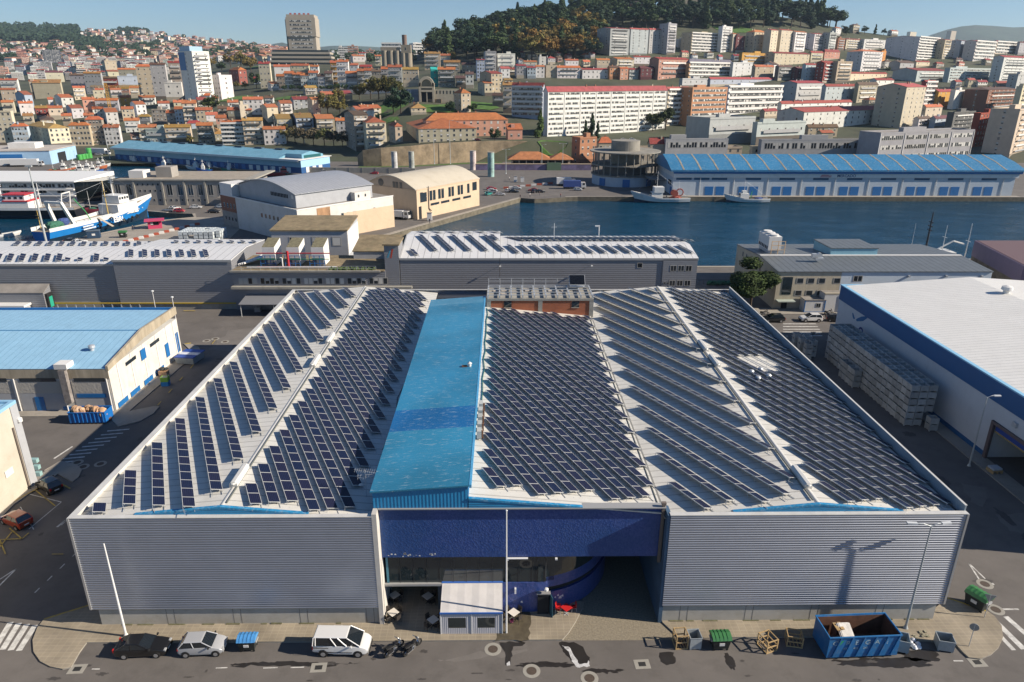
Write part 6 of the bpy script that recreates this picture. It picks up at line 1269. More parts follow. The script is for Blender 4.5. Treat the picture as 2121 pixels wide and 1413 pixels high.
for j in range(5):
 for k in range(3):crate(53.2+(j%2)*1.3,113+j*1.25,k,'dark pallet box in the loose group behind the tall crate stack','loose crates beyond the stack')
def at_corner(px,py,z=0.):p=G(px,py,z);return p
def tri(name,label,cat,x0,xs,x1,ybase,rdeg,py=None,Y=None):
 C=G(xs,ybase)if Y is None else AY(xs,ybase,Y);r=R(rdeg);L,D=footprint(x0,xs,x1,C,r,py or ybase)
 return thing(name,label,cat,(C.x,C.y,C.z if Y is not None else 0),r),L,D,C
M_pale=mat('pale_render',(.6,.575,.54),.85,var=.06,scale=.2,dirt=((.42,.37,.3),.45,.35));M_sand=mat('sand_render',(.56,.43,.3),.85,var=.06,scale=.2,dirt=((.4,.3,.2),.4,.35));M_vault=ridged('vaulted_metal_roof',(.42,.43,.45),'X',1.2,.4,.3,.05,.08,col2=(.3,.31,.33),sharp=True);M_sandroof=ridged('sand_roof',(.5,.45,.36),'X',1.1,.6,0.,.03,.06,dirt=((.36,.31,.22),.6,.3))
t,L,D,C=tri('auction_house','pale block with vaulted grey metal roof and an old brown poster','building',467,622,818,507,48,480)
hC=AY(622,437,C.y).z
bx(t,'wall',M_pale,0,L,0,D,0,hC);bx(t,'parapet',M_white,-.1,L+.1,-.1,.25,hC,hC+.35);bx(t,'parapet',M_white,-.1,.25,.26,D+.1,hC,hC+.35);bx(t,'flat_roof',M_flat,.26,L,.26,D,hC+.005,hC+.05)
bx(t,'sand_panel',M_sand,L*.45,L+.02,-.05,0,0,hC*.72);bx(t,'brick_panel',mat('brown_brick_panel',(.25,.11,.07),.9,var=.15,scale=.6),-.06,0,D-9.5,D+.02,hC*.5,hC);bx(t,'stone_panel',mat('grey_stone_panel',(.3,.27,.24),.9,var=.15,scale=.5),-.06,0,D-9.5,D+.02,0,hC*.5-.01)
for i in range(9):window(t,0,1.6+i*2.25,hC*.56,1.0,1.35,R(-90),'plain')
for i in range(4):window(t,-.06,D-8.4+i*2.1,hC*.62,.9,1.5,R(-90),'plain');window(t,-.06,D-8.4+i*2.1,hC*.2,.8,1.3,R(-90),'plain')
for x,z in((2.2,.5),(4.6,.55),(15.5,.6),(17.6,.6),(20,.6)):window(t,x,0,hC*z,1.,1.3,0,'plain')
window(t,L*.78,0,hC*.62,.9,1.2,0,'plain');bx(t,'poster',mat('faded_brown_poster',(.33,.19,.1),.8,var=.5,scale=.5,stretch=(1,1,.3)),6.6,11.2,-.08,-.02,hC*.25,hC*.98);bx(t,'loading_door',M_bluedoor,-.09,-.0,8.5,12.5,0,4.6)
z0,z1=hC,hC+4.2;U=MB();x0,x1,y0,y1=2.2,L-5.5,3.5,D-9
U.box(x0,x1,y0,y1,z0,z1);U.build('upper_wall',M_greyw,t)
vr=MB();rings=[]
for i in range(13):f=i/12;y=y0-.5+(y1-y0+1)*f;z=z1+3.4*math.sin(PI*f)*.8;k=3.2*math.sin(PI*f);rings.append([(x0-.5-k*.0,y,z),(x1+.4,y,z),(x1+.4,y,z-.18),(x0-.5,y,z-.18)])
vr.loft(rings);vr.build('vaulted_roof',M_vault,t)
gb=MB();gb.face([(x0+.01,y0+(y1-y0)*i/12,z1+3.4*math.sin(PI*i/12)*.8-.2)for i in range(13)][::-1]);gb.face([(x1-.01,y0+(y1-y0)*i/12,z1+3.4*math.sin(PI*i/12)*.8-.2)for i in range(13)]);gb.build('vault_gable',M_greyw,t)
for i in range(12):MB().box(x0-.06,x0,y0+4+i*.8,y0+4.5+i*.8,z1-1.7,z1-.6+.0*i).build('lettering_slot',M_dark,t)  # plain dark slots stand in for the illegible sign letters on this wall
window(t,x0,y0+1.6,z1-1.8,1.5,1.4,R(-90),'shut');bx(t,'stair_block',M_white,-.0,7,D-8,D-.3,hC+.06,hC+4.0);bx(t,'roof_hut',M_pale,L-14,L-8,1.2,3.4,hC+.06,hC+2.6)
for i in range(2):window(t,L-12.6+i*2.6,1.2,hC+1.0,.6,.9,0,'plain')
t,L,D,C=tri('sand_hall','sand coloured hall with barrel roof and dark windows on the quay','building',765,865,993,455,54.5,420)
hC=AY(862,393,C.y).z;cx_=D*.5
bx(t,'wall',M_sand,0,L,0,D,0,hC)
def arcz(f):return hC+4.0*math.sin(PI*(f*.94+.0))
rings=[[(-.4,D*i/14,arcz(i/14)),(L+.4,D*i/14,arcz(i/14)),(L+.4,D*i/14,arcz(i/14)-.3),(-.4,D*i/14,arcz(i/14)-.3)]for i in range(15)]
MB().loft(rings).build('barrel_roof',M_sandroof,t)
for x in(0,L):MB().face([(x,0,hC-.2)]+[(x,D*i/14,arcz(i/14)-.1)for i in range(15)]+[(x,D,hC-.2)]).build('gable',mat('gable_brown',(.42,.34,.26),.9,var=.1,scale=.4),t)
MB().tube((-.06,D*.72,hC+1.2),(-.0,D*.72,hC+1.2),1.3,n=18).build('round_window',M_darkwin,t)
for y in(D*.36,D*.42,D*.28):bx(t,'window',M_darkwin,-.06,0,y,y+1.2,hC-.2,hC+1.9)
for f in(.05,.19,.24,.32,.37,.48,.53,.63,.68,.79):bx(t,'window',M_darkwin,L*f,L*f+1.35,-.06,0,hC*.55,hC*.88)
bx(t,'wide_window',M_darkwin,L*.06,L*.06+3.0,-.08,0,hC*.55,hC*.86);bx(t,'wide_window',M_darkwin,L*.88,L*.88+2.6,-.08,0,hC*.6,hC*.9)
for f in(.2,.36,.54,.72):bx(t,'strip_window',M_darkwin,L*f,L*f+4.6,-.06,0,hC*.37,hC*.45)
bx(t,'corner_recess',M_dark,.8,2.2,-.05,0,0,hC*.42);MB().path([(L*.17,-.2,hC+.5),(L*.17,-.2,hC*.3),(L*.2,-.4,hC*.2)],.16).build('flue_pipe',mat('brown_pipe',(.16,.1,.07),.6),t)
bx(t,'band',M_sand,-.1,L+.1,-.12,-.001,hC-.35,hC-.05)
t=thing('concrete_office','long grey concrete building with tall windows between pilasters','building',(-147,269,0));bx(t,'wall',mat('warm_grey_concrete',(.29,.27,.245),.9,var=.1,scale=.3),0,49.5,0,28,0,9.2);bx(t,'roof',mat('gravel_roof',(.3,.26,.21),.95,var=.2,scale=.5),.3,49.2,.3,27.7,9.21,9.3);bx(t,'cornice',M_conc,-.3,52,-.5,.299,9.21,9.7);bx(t,'cornice',M_conc,49.5,53,.3,28,9.21,9.7)
for i,x in enumerate((2.2,6.3,21.5,25.4,29.3,33.0,36.8,40.6,44.6)):window(t,x,-.0,3.4,2.1,4.8,0,'cross')
for i in range(5):window(t,9.8+i*1.9,0,7.3,.8,.9,0,'plain');window(t,10.4+i*1.9,0,5.,.8,.8,0,'plain')
for i in range(12):window(t,11+i*2.1,0,1.5,.8,.9,0,'plain')
for x in(0.1,8.3,18.9,27.2,35.0,42.6,49.2):bx(t,'pilaster',M_conc,x-.35,x+.35,-.35,-.001,0,9.2)
bx(t,'entrance_canopy',M_flat,40,50,-3,-.36,3.1,3.4);bx(t,'roof_hut',M_white,4,9.5,6,12,9.31,12);bx(t,'stair_hut',MC['warm_grey_concrete'],13.5,19.5,8,14,9.31,13.2)
t=thing('glass_ended_building','white harbour office with bright roof and black glass end','building',(-232,276.5,0));bx(t,'wall',M_white,0,66.6,0,20,0,7.6)
MB().hexa([(-1,-1.2,7.61),(67.5,-1.2,7.61),(72,20,7.61),(-1,20,7.61),(-1,-1.2,8.0),(67.5,-1.2,8.0),(72,20,9.3),(-1,20,9.3)]).build('roof',mat('bright_roof',(.7,.7,.68),.5),t)
MB().prism([(66.8,-.2),(76,3.5),(77,14),(68,20),(66.8,20)],0,7.55).build('glass_end',mat('black_glass',(.008,.012,.014),.06,spec=1.),t)
for i in range(8):band(t,4+i*8.3,0,5.4,8.1,1.5,7,0,i)
for i in range(9):window(t,5+i*7,0,3.3,3,1.1,0,'cross')
bx(t,'balcony',M_white,0,66.6,-1.,-.001,4.5,5.1);bx(t,'balcony',M_white,0,66.6,-1.,-.001,2.2,2.6)
C=G(625,360);A_=G(240,330);d_=(C-A_);r_=math.atan2(d_.y,d_.x);Lh=d_.length
t=thing('blue_fish_hall','long fish hall with pale blue roof and dark blue quay doors','building',(A_.x,A_.y,0),r_)
bx(t,'wall',mat('hall_pale_blue',(.3,.46,.55),.7,var=.08,scale=.3),0,Lh,0,22,3.0,6.6);bx(t,'lower_wall',mat('hall_deep_blue',(.012,.075,.22),.7,var=.1,scale=.3),.01,Lh-.01,.05,21.9,0,2.99)
M_fishroof=mat('fish_hall_roof',(.14,.32,.43),.6,var=.12,scale=.15,dirt=((.4,.5,.55),.35,.6))
MB().loft([[(x,-1.8,6.3),(x,-1.8,6.9),(x,11,10.0),(x,23,6.9),(x,23,6.3)]for x in(-1,Lh-13)]).build('roof',M_fishroof,t)
bx(t,'eave_fascia',M_white,-1,Lh,-1.95,-1.81,5.9,6.95);bx(t,'flat_end_roof',M_white,Lh-12.9,Lh+.5,-1.8,23,6.62,6.9);MB().loft([[(x,4,6.9),(x,4,9.0),(x,11,10.2),(x,20,8.0),(x,20,6.9)]for x in(Lh-12.9,Lh-2.5)]).build('end_roof',M_fishroof,t);bx(t,'end_glass',mat('teal_glass',(.02,.1,.11),.1),Lh-2.49,Lh-2.3,5.5,18,6.91,8.4)
for i in range(26):x=2+i*5.2;bx(t,'quay_door',M_white if i%3==2 or i>19 else M_bluedoor,x,x+2.6,-.06,.05,.1,2.6)
for y in(3.5,8.3,13.):bx(t,'end_door',M_white,Lh,Lh+.1,y,y+2.6,.2,2.9)
bx(t,'end_wall',mat('end_wall_blue',(.3,.5,.7),.7),Lh,Lh+.06,0,22,3,6.6)
for i in range(8):bx(t,'roof_vent',mat('vent_dark',(.03,.06,.09),.7),14+i*14.5,19+i*14.5,10.2,12.4,9.95,10.5)
t=thing('pale_blue_shed','pale blue shed with grey roof, green tanks against its end wall','building',(-249,400,0),R(8));bx(t,'wall',mat('shed_blue',(.33,.5,.68),.7,var=.06,scale=.3),-65,0,0,34,0,7.2);bx(t,'roof',mat('shed_roof',(.42,.38,.34),.9,var=.15,scale=.2),-65.3,.3,-.3,34.3,7.21,7.6);bx(t,'end_door',M_dark,.01,.1,9,19,0,5.4);bx(t,'side_door',M_bluedoor,-40,-14,-.1,0,0,5.6);bx(t,'roof_box',M_white,-26,-12,12,22,7.61,10.6);bx(t,'front_truck_dock',M_white,-30,-12,-6,-1,0.4,3.6)
t=thing('green_tanks','stacked bright green plastic tanks beside the pale blue shed','tanks',(-247.4,424,0),R(8))
for i,(x,z)in enumerate(((0,0),(2.6,0),(5.4,0),(8,0),(8,3))):MB().lathe([(1.3,0),(1.4,.2),(1.4,2.6),(1.2,2.9)],12,c=(.8+x*.3,x-1,z)).build('tank',mat('tank_green',(.06,.33,.07),.5),t)
t=thing('market_hall','long white quay hall lettered MERCADO under a bright blue roof','building',(70.8,294,0));L=143
M_merc=mat('market_wall',(.45,.51,.57),.8,var=.06,scale=.2,dirt=((.34,.37,.4),.4,.25));M_mroof=mat('market_roof',(.022,.165,.33),.6,var=.14,scale=.12,dirt=((.35,.45,.5),.45,1.3))
bx(t,'wall',M_merc,0,L,0,33,0,7.4);bx(t,'white_band',mat('market_white',(.62,.63,.63),.7,dirt=((.4,.38,.34),.5,.5)),0,L+1,-.5,32.9,7.4,9.5);bx(t,'blue_fascia',mat('fascia_blue',(.012,.13,.33),.6),-.2,L+2,-.9,-.501,9.0,10.55)
MB().loft([[(x,-1.2,9.9),(x,-1.2,10.6),(x,7,13.2),(x,16.5,15.2),(x,26,13.2),(x,34,10.6),(x,34,9.9)]for x in(-1.5,L+3)]).build('roof',M_mroof,t);MB().face([(-.02,0,9.5),(-.02,7,12.9),(-.02,16.5,14.9),(-.02,26,12.9),(-.02,33,9.5)][::-1]).build('gable',mat('gable_dark_blue',(.03,.08,.14),.7),t)
for i in range(20):x=3.5+i*7.05;MB().loft([[(xx,-1.25,10.66),(xx,7,13.26),(xx,16.5,15.26),(xx,16.5,15.2),(xx,7,13.2),(xx,-1.25,10.6)]for xx in(x,x+.7)]).build('rooflight_strip',mat('rooflight_tan',(.26,.24,.2),.8,var=.3,scale=.4),t)
for i in range(9):
 x=13.5+i*14.1;bx(t,'blue_door',M_bluedoor,x,x+3.5,-.1,0,.1,3.7);bx(t,'blue_door',M_bluedoor,x+4.6,x+8.1,-.1,0,.1,3.7)
for i in range(11):x=1.2+i*(14.1 if i>1 else 7.4)-(0 if i<2 else 13.4);bx(t,'strip_window',mat('strip_blue',(.01,.07,.15),.3),x,x+6.4,-.1,0,6.4,7.3)
for i in range(10):MB().tube((11.3+i*14.1,-.15,0),(11.3+i*14.1,-.15,7.4),.12,n=5).build('downpipe',M_galv,t)
for y in(3,6):bx(t,'side_window',M_darkwin,-.1,0,y,y+2.2,3.8,5.8)
bx(t,'side_door',M_bluedoor,-.1,0,1.5,4.5,0,3.2);bx(t,'side_canopy',M_flat,-7,0,12,24,4.6,5.)
p=AY(1734,365,293.5);textmesh('MERCADO',1.5,mat('sign_navy',(.01,.05,.16),.6),t,Matrix.Translation((p.x-70.8,-.52,p.z-.7))@UPR,bold=.03,sx=1.08)
p=AY(1711,365,293.5);q=MB();q.hexa([(p.x-70.8-2.6+d,y,p.z+z)for z,d in((-.35,0),(0.05,.6))for y in(-.53,-.515)for d in(d,d+4.4)])if False else None
for k,(dx,z)in enumerate(((-2.4,.05),(-2.7,-.35),(-2.2,.4))):MB().hexa([(p.x-70.8+dx,-.53,p.z+z-.1),(p.x-70.8+dx+(4.6 if k!=2 else 3.2),-.53,p.z+z-.1),(p.x-70.8+dx+(4.6 if k!=2 else 3.2),-.51,p.z+z-.1),(p.x-70.8+dx,-.51,p.z+z-.1),(p.x-70.8+dx+.5,-.53,p.z+z+.12),(p.x-70.8+dx+(4.9 if k!=2 else 3.5),-.53,p.z+z+.12),(p.x-70.8+dx+(4.9 if k!=2 else 3.5),-.51,p.z+z+.12),(p.x-70.8+dx+.5,-.51,p.z+z+.12)]).build('red_stripe_logo',mat('logo_red',(.4,.04,.07),.6),t)
C=Vector((56.5,331,0));t=thing('round_concrete_building','round open concrete structure with tiered slabs and a drum on top','building',tuple(C))
M_ruin=mat('ruin_concrete',(.24,.225,.195),.95,var=.2,scale=.3,dirt=((.12,.11,.09),.6,.4));Rr=15.2
def disc(mb,r,z0,z1,n=36,a0=0,a1=360):mb.prism([(r*math.cos(R(a0+(a1-a0)*i/n)),r*math.sin(R(a0+(a1-a0)*i/n)))for i in range(n+(a1-a0<360))],z0,z1,bottom=True);return mb
for z,rr_ in((4.2,Rr),(8.6,Rr),(14.3,Rr+.9)):disc(MB(),rr_,z,z+.5).build('floor_slab',M_ruin,t)
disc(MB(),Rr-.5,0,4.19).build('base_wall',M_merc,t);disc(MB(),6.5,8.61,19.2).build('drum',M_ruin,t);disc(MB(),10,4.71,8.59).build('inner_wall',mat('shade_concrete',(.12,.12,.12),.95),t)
for i in range(26):
 a=R(i*360/26)
 for z0,z1 in((4.7,8.6),(9.1,14.3)):MB().tube(((Rr-.8)*math.cos(a),(Rr-.8)*math.sin(a),z0),((Rr-.8)*math.cos(a),(Rr-.8)*math.sin(a),z1),.26,n=6).build('column',M_ruin,t)
for a in(-140,-95,-50):q=R(a);MB().obox(((Rr-.45)*math.cos(q),(Rr-.45)*math.sin(q)),(-math.sin(q),math.cos(q)),1.6,.15,.1,3.4).build('blue_door',M_bluedoor,t)
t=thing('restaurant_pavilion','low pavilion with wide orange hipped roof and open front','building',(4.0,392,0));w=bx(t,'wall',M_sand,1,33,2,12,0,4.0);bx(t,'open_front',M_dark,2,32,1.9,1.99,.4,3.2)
for i in range(9):bx(t,'front_post',M_sand,1+i*3.95,1.5+i*3.95,.3,.8,0,4.0)
for x0,x1,rh_ in((-.5,22.5,3.6),(22,34.5,3.2)):q=thing('tmp',None,None);r2=roof_mesh('hip',x1-x0,13,4.0,rh_,t,M_roofc,(.38,.15,.06),.6);bpy.data.objects.remove(q);r2.location=(x0,0,0)
t=thing('mural_wall','long low wall with faded purple mural below the pavilion','wall',(-15,378,0));bx(t,'wall',mat('mural_paint',(.16,.13,.22),.8,var=.5,scale=.25),0,62,0,.6,0,3.0);bx(t,'coping',M_sand,-.1,62.1,-.1,.7,3.0,3.4);bx(t,'gate',mat('gate_green',(.1,.16,.1),.7),38.5,46,-.8,-.1,0,3.9)
for px,py,h,rr_,s in((818,352,9.2,1.55,'leftmost'),(853,349,8.6,1.5,'second from the left'),(980,352,9.6,1.6,'third from the left'),(1017,366,11.5,1.6,'rightmost')):
 p=G(px,py);t=thing('mural_column','painted concrete mural column by the quay road, %s of four'%s,'column',(p.x,p.y,0),0,'painted mural columns');MB().lathe([(rr_,0),(rr_,h)],20).build('shaft',mat('column_'+s.split()[0],((.42,.42,.42),(.28,.3,.28),(.5,.42,.4),(.25,.38,.36))[('leftmost','second from the left','third from the left','rightmost').index(s)],.8,var=.5,scale=.35),t);MB().lathe([(rr_+.05,h),(rr_+.05,h+.3)],20).build('cap',M_conc,t)
wl=[(-80,399),(-76,394),(-66,393.5),(-50,398),(-38,405),(-22,413),(-15,417),(0,421),(20,425),(42,429)]
t=thing('stone_retaining_wall','tall old stone retaining wall below the convent','wall',(0,0,0));q=MB();w2=inset_strip(wl,1.2);hs=(5,8.5,9.8,10.4,11.2,11.4,11.4,11.4,10.8,9.5)
for i in range(len(wl)-1):
 a,b,c,d=wl[i],wl[i+1],w2[i+1],w2[i];q.hexa([(p[0],p[1],-1)for p in(a,b,c,d)]+[(a[0],a[1],hs[i]),(b[0],b[1],hs[i+1]),(c[0],c[1],hs[i+1]),(d[0],d[1],hs[i])])
q.build('masonry',mat('old_masonry',(.26,.2,.13),.95,var=.4,scale=.25,bump=.9,bscale=.9,dirt=((.13,.11,.075),.7,.12)),t)
tag(sheet([[(-78,388),(-50,392),(-20,405),(0,412),(0,416),(-22,412),(-50,396.5),(-78,393)]],.05).build('grass_verge',mat('verge_grass',(.06,.11,.02),.95,var=.4,scale=.6)),kind='structure')
rd=[(8,388),(20,404),(36,416),(52,424),(75,431)];q=MB();w2=inset_strip(rd,-7)
for i in range(len(rd)-1):q.face([(rd[i][0],rd[i][1],.03+i*1.1),(w2[i][0],w2[i][1],.03+i*1.1),(w2[i+1][0],w2[i+1][1],.03+(i+1)*1.1),(rd[i+1][0],rd[i+1][1],.03+(i+1)*1.1)])
tag(q.build('road',mat('road_grey',(.12,.115,.11),.9,var=.1,scale=.2)),kind='structure')
tag(sheet([[(-108,372),(-20,362),(0,372),(-16,377),(-80,385),(-108,384)]],.02).build('road',MC['road_grey']),kind='structure')
tag(sheet([P2((108,506),(345,458),(410,450),(520,452),(470,500),(300,512),(120,520))],.012).build('quay_apron',M_quay),kind='structure')
tag(sheet([[(72,290.3),(216,290.3),(216,294),(72,294)]],.012).build('quay_apron',M_quay),kind='structure')
t=thing('road_parapet','grey concrete road parapet on the flyover behind the vaulted block','parapet',(-112,368,0),R(-4));bx(t,'parapet',M_conc,0,68,0,.4,0,2.6);[bx(t,'post',M_conc,i*6.8,i*6.8+.3,-.1,-.001,0,2.8)for i in range(10)]
for px,yb,yt,s in((586,335,262,''),):pass
for i,(px,yb,yt)in enumerate(((900,340,268),(933,340,250),(1048,360,310),(1122,352,300),(1165,352,298),(1238,300,262),(1268,290,245),(573,300,240),(632,305,268),(703,305,245),(385,298,266),(402,300,262),(242,320,262),(228,330,265))):
 p=G(px,yb);h=AY(px,yt,p.y).z;lamp((p.x,p.y,0),h,'slim grey lighting mast on the harbour road, %s from the left'%ordw((12,11,9)[0]if False else sorted((900,933,1048,1122,1165,1238,1268,573,632,703,385,402,242,228)).index(px)),arm=[(1.5,0,0)]if i%2 else[(1.4,0,0),(-1.4,0,0)],r=.2,group='lighting masts along the harbour road')
CARL=[((918,379),(.45,.02,.03),'bright red car by the mural column'),((1018,393),(.4,.02,.03),'red car in the back row of the quay car park'),((1070,392),(.6,.62,.62),'white car parked alone on the quay'),((1020,400),(.3,.32,.34),'silver car in the middle row of the quay car park'),((1012,404),(.03,.28,.26),'teal car by the green netting'),((1036,405),(.5,.5,.5),'pale car at the end of the front row'),((1054,398),(.35,.36,.38),'grey car beside the dark one on the quay'),((1065,399),(.02,.025,.03),'dark car in the quay car park centre'),((1104,396),(.4,.02,.03),'red car furthest right of the quay car park rows'),((1107,399),(.03,.035,.05),'navy car before the red one on the quay'),((1119,399),(.02,.02,.022),'black car at the right end of the quay car park'),((1020*1.,397),(.55,.55,.55),'white car behind the teal car'),((1197,395),(.55,.56,.57),'white car in front of the blue sided lorry'),((349,438),(.3,.31,.32),'grey car at the left of the concrete office'),((362,434),(.55,.56,.57),'white estate car before the concrete office'),((372,440),(.45,.02,.04),'red car before the concrete office'),((406,432),(.6,.61,.62),'white car right of the red one at the concrete office'),((444,441),(.02,.02,.022),'black car driving past the concrete office'),((456,431),(.45,.5,.55),'pale car at the concrete office corner'),((165,505),(.6,.6,.6),'white car parked at the trawler stern'),((150,503),(.02,.02,.02),'black car beside the trawler stern'),((672,358),(.35,.36,.38),'grey car parked at the fish hall end'),((685,355),(.05,.06,.08),'dark car parked at the fish hall end'),((775,361),(.4,.02,.03),'red car behind the sand coloured hall'),((178,327),(.6,.6,.6),'white car by the truck at the pale blue shed'),((195,322),(.1,.1,.11),'dark car in the row beside the white lorry'),((205,323),(.3,.3,.32),'silver car in the row beside the white lorry'),((216,321),(.08,.09,.12),'dark car at the end of the row beside the white lorry'),((20,345),(.05,.03,.03),'dark car at the left frame edge on the quay'),((1450*.868,360),(.03,.03,.03),'black car by the mural wall gate'),((990,331),(.3,.02,.02),'red car on the road under the stone wall'),((1292,291),(.6,.6,.6),'white car beside the blue garage door'),((1310,291),(.5,.52,.55),'silver car right of the blue garage door')]
for i,((px,py),col,lab)in enumerate(CARL):
 p=G(px,py)if py>300 else HIT(px,py);car('sedan' if i%3 else 'hatch',col,(p.x,p.y,T(p.x,p.y)if p.y>405 else 0),R((0,8,-6,175,60)[i%5]),lab,'cars parked on the quays')
M_lorry=mat('lorry_white',(.62,.62,.62),.5)
def lorry(p,rz_,L,label,boxm,H=3.6,cabc=(.6,.6,.6)):
 t=thing('lorry',label,'lorry',p,rz_);bx(t,'load_box',boxm,-L/2,L/2-2.4,-1.25,1.25,.9,H);bx(t,'chassis',M_black,-L/2,L/2-.4,-.9,.9,.5,.89)
 c=MB();c.loft([[(x,-1.2,.6),(x,-1.2,1.6),(x-(.35 if x>L/2-1 else 0),-1.1,2.9),(x-(.35 if x>L/2-1 else 0),1.1,2.9),(x,1.2,1.6),(x,1.2,.6)]for x in(L/2-2.2,L/2-.1)]);c=c.build('cab',M_paint,t);c.color=cabc+(1,)
 MB().hexa([(L/2-.1,-1.05,1.65),(L/2-.06,-1.05,1.65),(L/2-.06,1.05,1.65),(L/2-.1,1.05,1.65),(L/2-.42,-1.0,2.75),(L/2-.38,-1.0,2.75),(L/2-.38,1.,2.75),(L/2-.42,1.,2.75)]).build('windscreen',M_carglass,t)
 for s in(-1,1):
  bx(t,'side_window',M_carglass,L/2-1.6,L/2-.6,s*1.2-.02,s*1.2+.02,1.7,2.6)
  for x in(-L/2+1.2,-L/2+2.4,L/2-1.2):MB().tube((x,s*.85,.5),(x,s*1.2,.5),.5,n=12).build('wheel',M_tyre,t)
 return t
p=G(1190,391);lorry((p.x,p.y,0),R(2),10,'white lorry with dark blue box side on the quay',mat('lorry_blue',(.03,.06,.22),.5))
p=G(1183,386);lorry((p.x-2,p.y+2,0),R(2),9,'plain white lorry behind the blue sided one',M_lorry)
p=G(205,321);lorry((p.x,p.y,0),R(-8),15,'long white articulated lorry behind the pale blue shed',M_lorry,4.)
p=G(58,345);lorry((p.x,p.y,0),R(8),16,'long white trailer lorry in front of the pale blue shed',M_lorry,4.)
p=G(832,455);lorry((p.x,p.y+1,0),R(-20),6.4,'small white box van lorry beside the sand coloured hall',M_lorry,3.0)
p=G(200,303);t=thing('advert_hoarding','yellow hoarding panel beside a grey wall on the harbour road','hoarding',(p.x,p.y,0));bx(t,'panel',mat('advert_yellow',(.6,.38,.02),.6),-4.5,4.5,0,.3,1.2,4.0);bx(t,'wall',M_conc,-20,8,.31,.8,0,3.8)
p=G(322,474);t=thing('pink_kiosk','pink kiosk with flat overhanging roof on the trawler quay','kiosk',(p.x,p.y,0),R(24));M_pink=mat('kiosk_pink',(.5,.05,.12),.6);q=MB();q.box(-2,2,0,2.8,0,1.1);q.box(-2,-1.1,0,2.8,1.1,2.5);q.box(1.2,2,0,2.8,1.1,2.5);q.build('wall',M_pink,t);bx(t,'counter_opening',M_dark,-1.09,1.19,.1,2.7,1.11,2.49);bx(t,'roof',M_pink,-2.9,2.9,-1.0,3.6,2.51,2.75);window(t,-.8,0,1.3,.8,.8,0,'shut')
p=G(196,493);t=thing('dark_container','dark blue lidded container box beside the trawler hull','container',(p.x,p.y,0),R(20));bx(t,'body',mat('container_navy',(.02,.05,.1),.6),-1.7,1.7,-1,1,.1,2.2);bx(t,'label_plate',M_white,-.4,.5,-1.02,-1.0,.9,1.5);bx(t,'lid',mat('container_lid_grey',(.1,.13,.16),.6),-1.8,1.8,-1.1,1.1,2.21,2.35)
rr=random.Random(31)
M_wbox=mat('white_fish_box',(.55,.6,.62),.6,objvar=.15,var=.1,scale=1)
wb=MB();wb.box(-.6,.6,-.5,.5,.05,.8);wb.box(-.62,.62,-.52,.52,.8,.9);wb.box(-.5,-.3,-.5,.5,0,.05);wb.box(.3,.5,-.5,.5,0,.05);ME_WB=wb.mesh('white_fish_box',M_wbox)
o0=G(384,500)
for i in range(8):
 for j in range(5):
  for k in range(3):
   if(j==0 or k==2 or i==7)and rr.random()<.96:o=put('white_fish_box',ME_WB,None,(o0.x-1+i*1.5,o0.y+j*1.5,k*1.0),R(2));tag(o,'white insulated fish box in the big quayside stack','box','white fish boxes stacked on the quay')
for i in range(16):p=G(250+i*10.6,505-i*2.6,0);o=MB().box(-.75,.75,-.3,.3,0,.6).box(-.55,.55,-.18,.18,.6,.75).build('traffic_barrier',mat('barrier_red',(.4,.09,.05),.6)if i%2 else M_white,loc=(p.x,p.y,0),rz=R(18));tag(o,'red and white plastic road barrier segment on the trawler quay, %s from the left'%ordw(i),'barrier','road barriers on the trawler quay')
for i in range(9):p=G(1048+i*11.5,391-i*1.2,0);o=MB().box(-1.1,1.1,-.25,.25,0,.7).box(-1.1,1.1,-.12,.12,.7,.85).build('traffic_barrier',M_white if i%2 else MC['barrier_red'],loc=(p.x,p.y,0));tag(o,'red and white road barrier segment across the quay car park, %s from the left'%ordw(i),'barrier','road barriers in the quay car park')
for px,py in((1068,377),(1082,378),(890*1.0,457)):
 p=G(px,py);t=thing('white_cabinet','white utility cabinet on the quay, %s'%('by the barriers, left' if px==1068 else 'by the barriers, right' if px==1082 else 'at the sand coloured hall'),'cabinet',(p.x,p.y,0),0,'white cabinets on the quay');bx(t,'cabinet',M_white,-.8,.8,-.5,.5,.1,2.6);bx(t,'roof',M_flat,-.9,.9,-.6,.6,2.61,2.75)
for i in range(6):
 px=(1426,1712,1860,1925,1996,1655)[i];p=G(px,404);t=thing('quay_winch','dark winch machine at the market hall quayside, %s from the left'%ordw(sorted((1426,1712,1860,1925,1996,1655)).index(px)),'winch',(p.x,p.y-.5,0),0,'machines along the market quay');bx(t,'body',M_black,-1.,1.,-.5,.5,.3,1.7);MB().tube((-1.1,0,1.2),(1.1,0,1.2),.5,n=10).build('drum',M_iron,t)
tag(MB().box(0,52,-1,1,-2.1,-1.75).build('pontoon',M_quay,loc=(166,287.4,0)),'long low grey pontoon floating at the right market quay','pontoon')
M_hullw=mat('hull_white',(.62,.63,.62),.5,dirt=((.4,.3,.22),.35,.4));M_deck=mat('deck_tan',(.3,.25,.19),.85,var=.3,scale=.8);M_cabin=mat('cabin_white',(.66,.66,.64),.55,dirt=((.45,.38,.3),.3,.8));M_net=mat('net_green',(.04,.14,.09),.95,var=.5,scale=3)
M_net2=mat('net_red',(.3,.07,.05),.95,var=.5,scale=3)
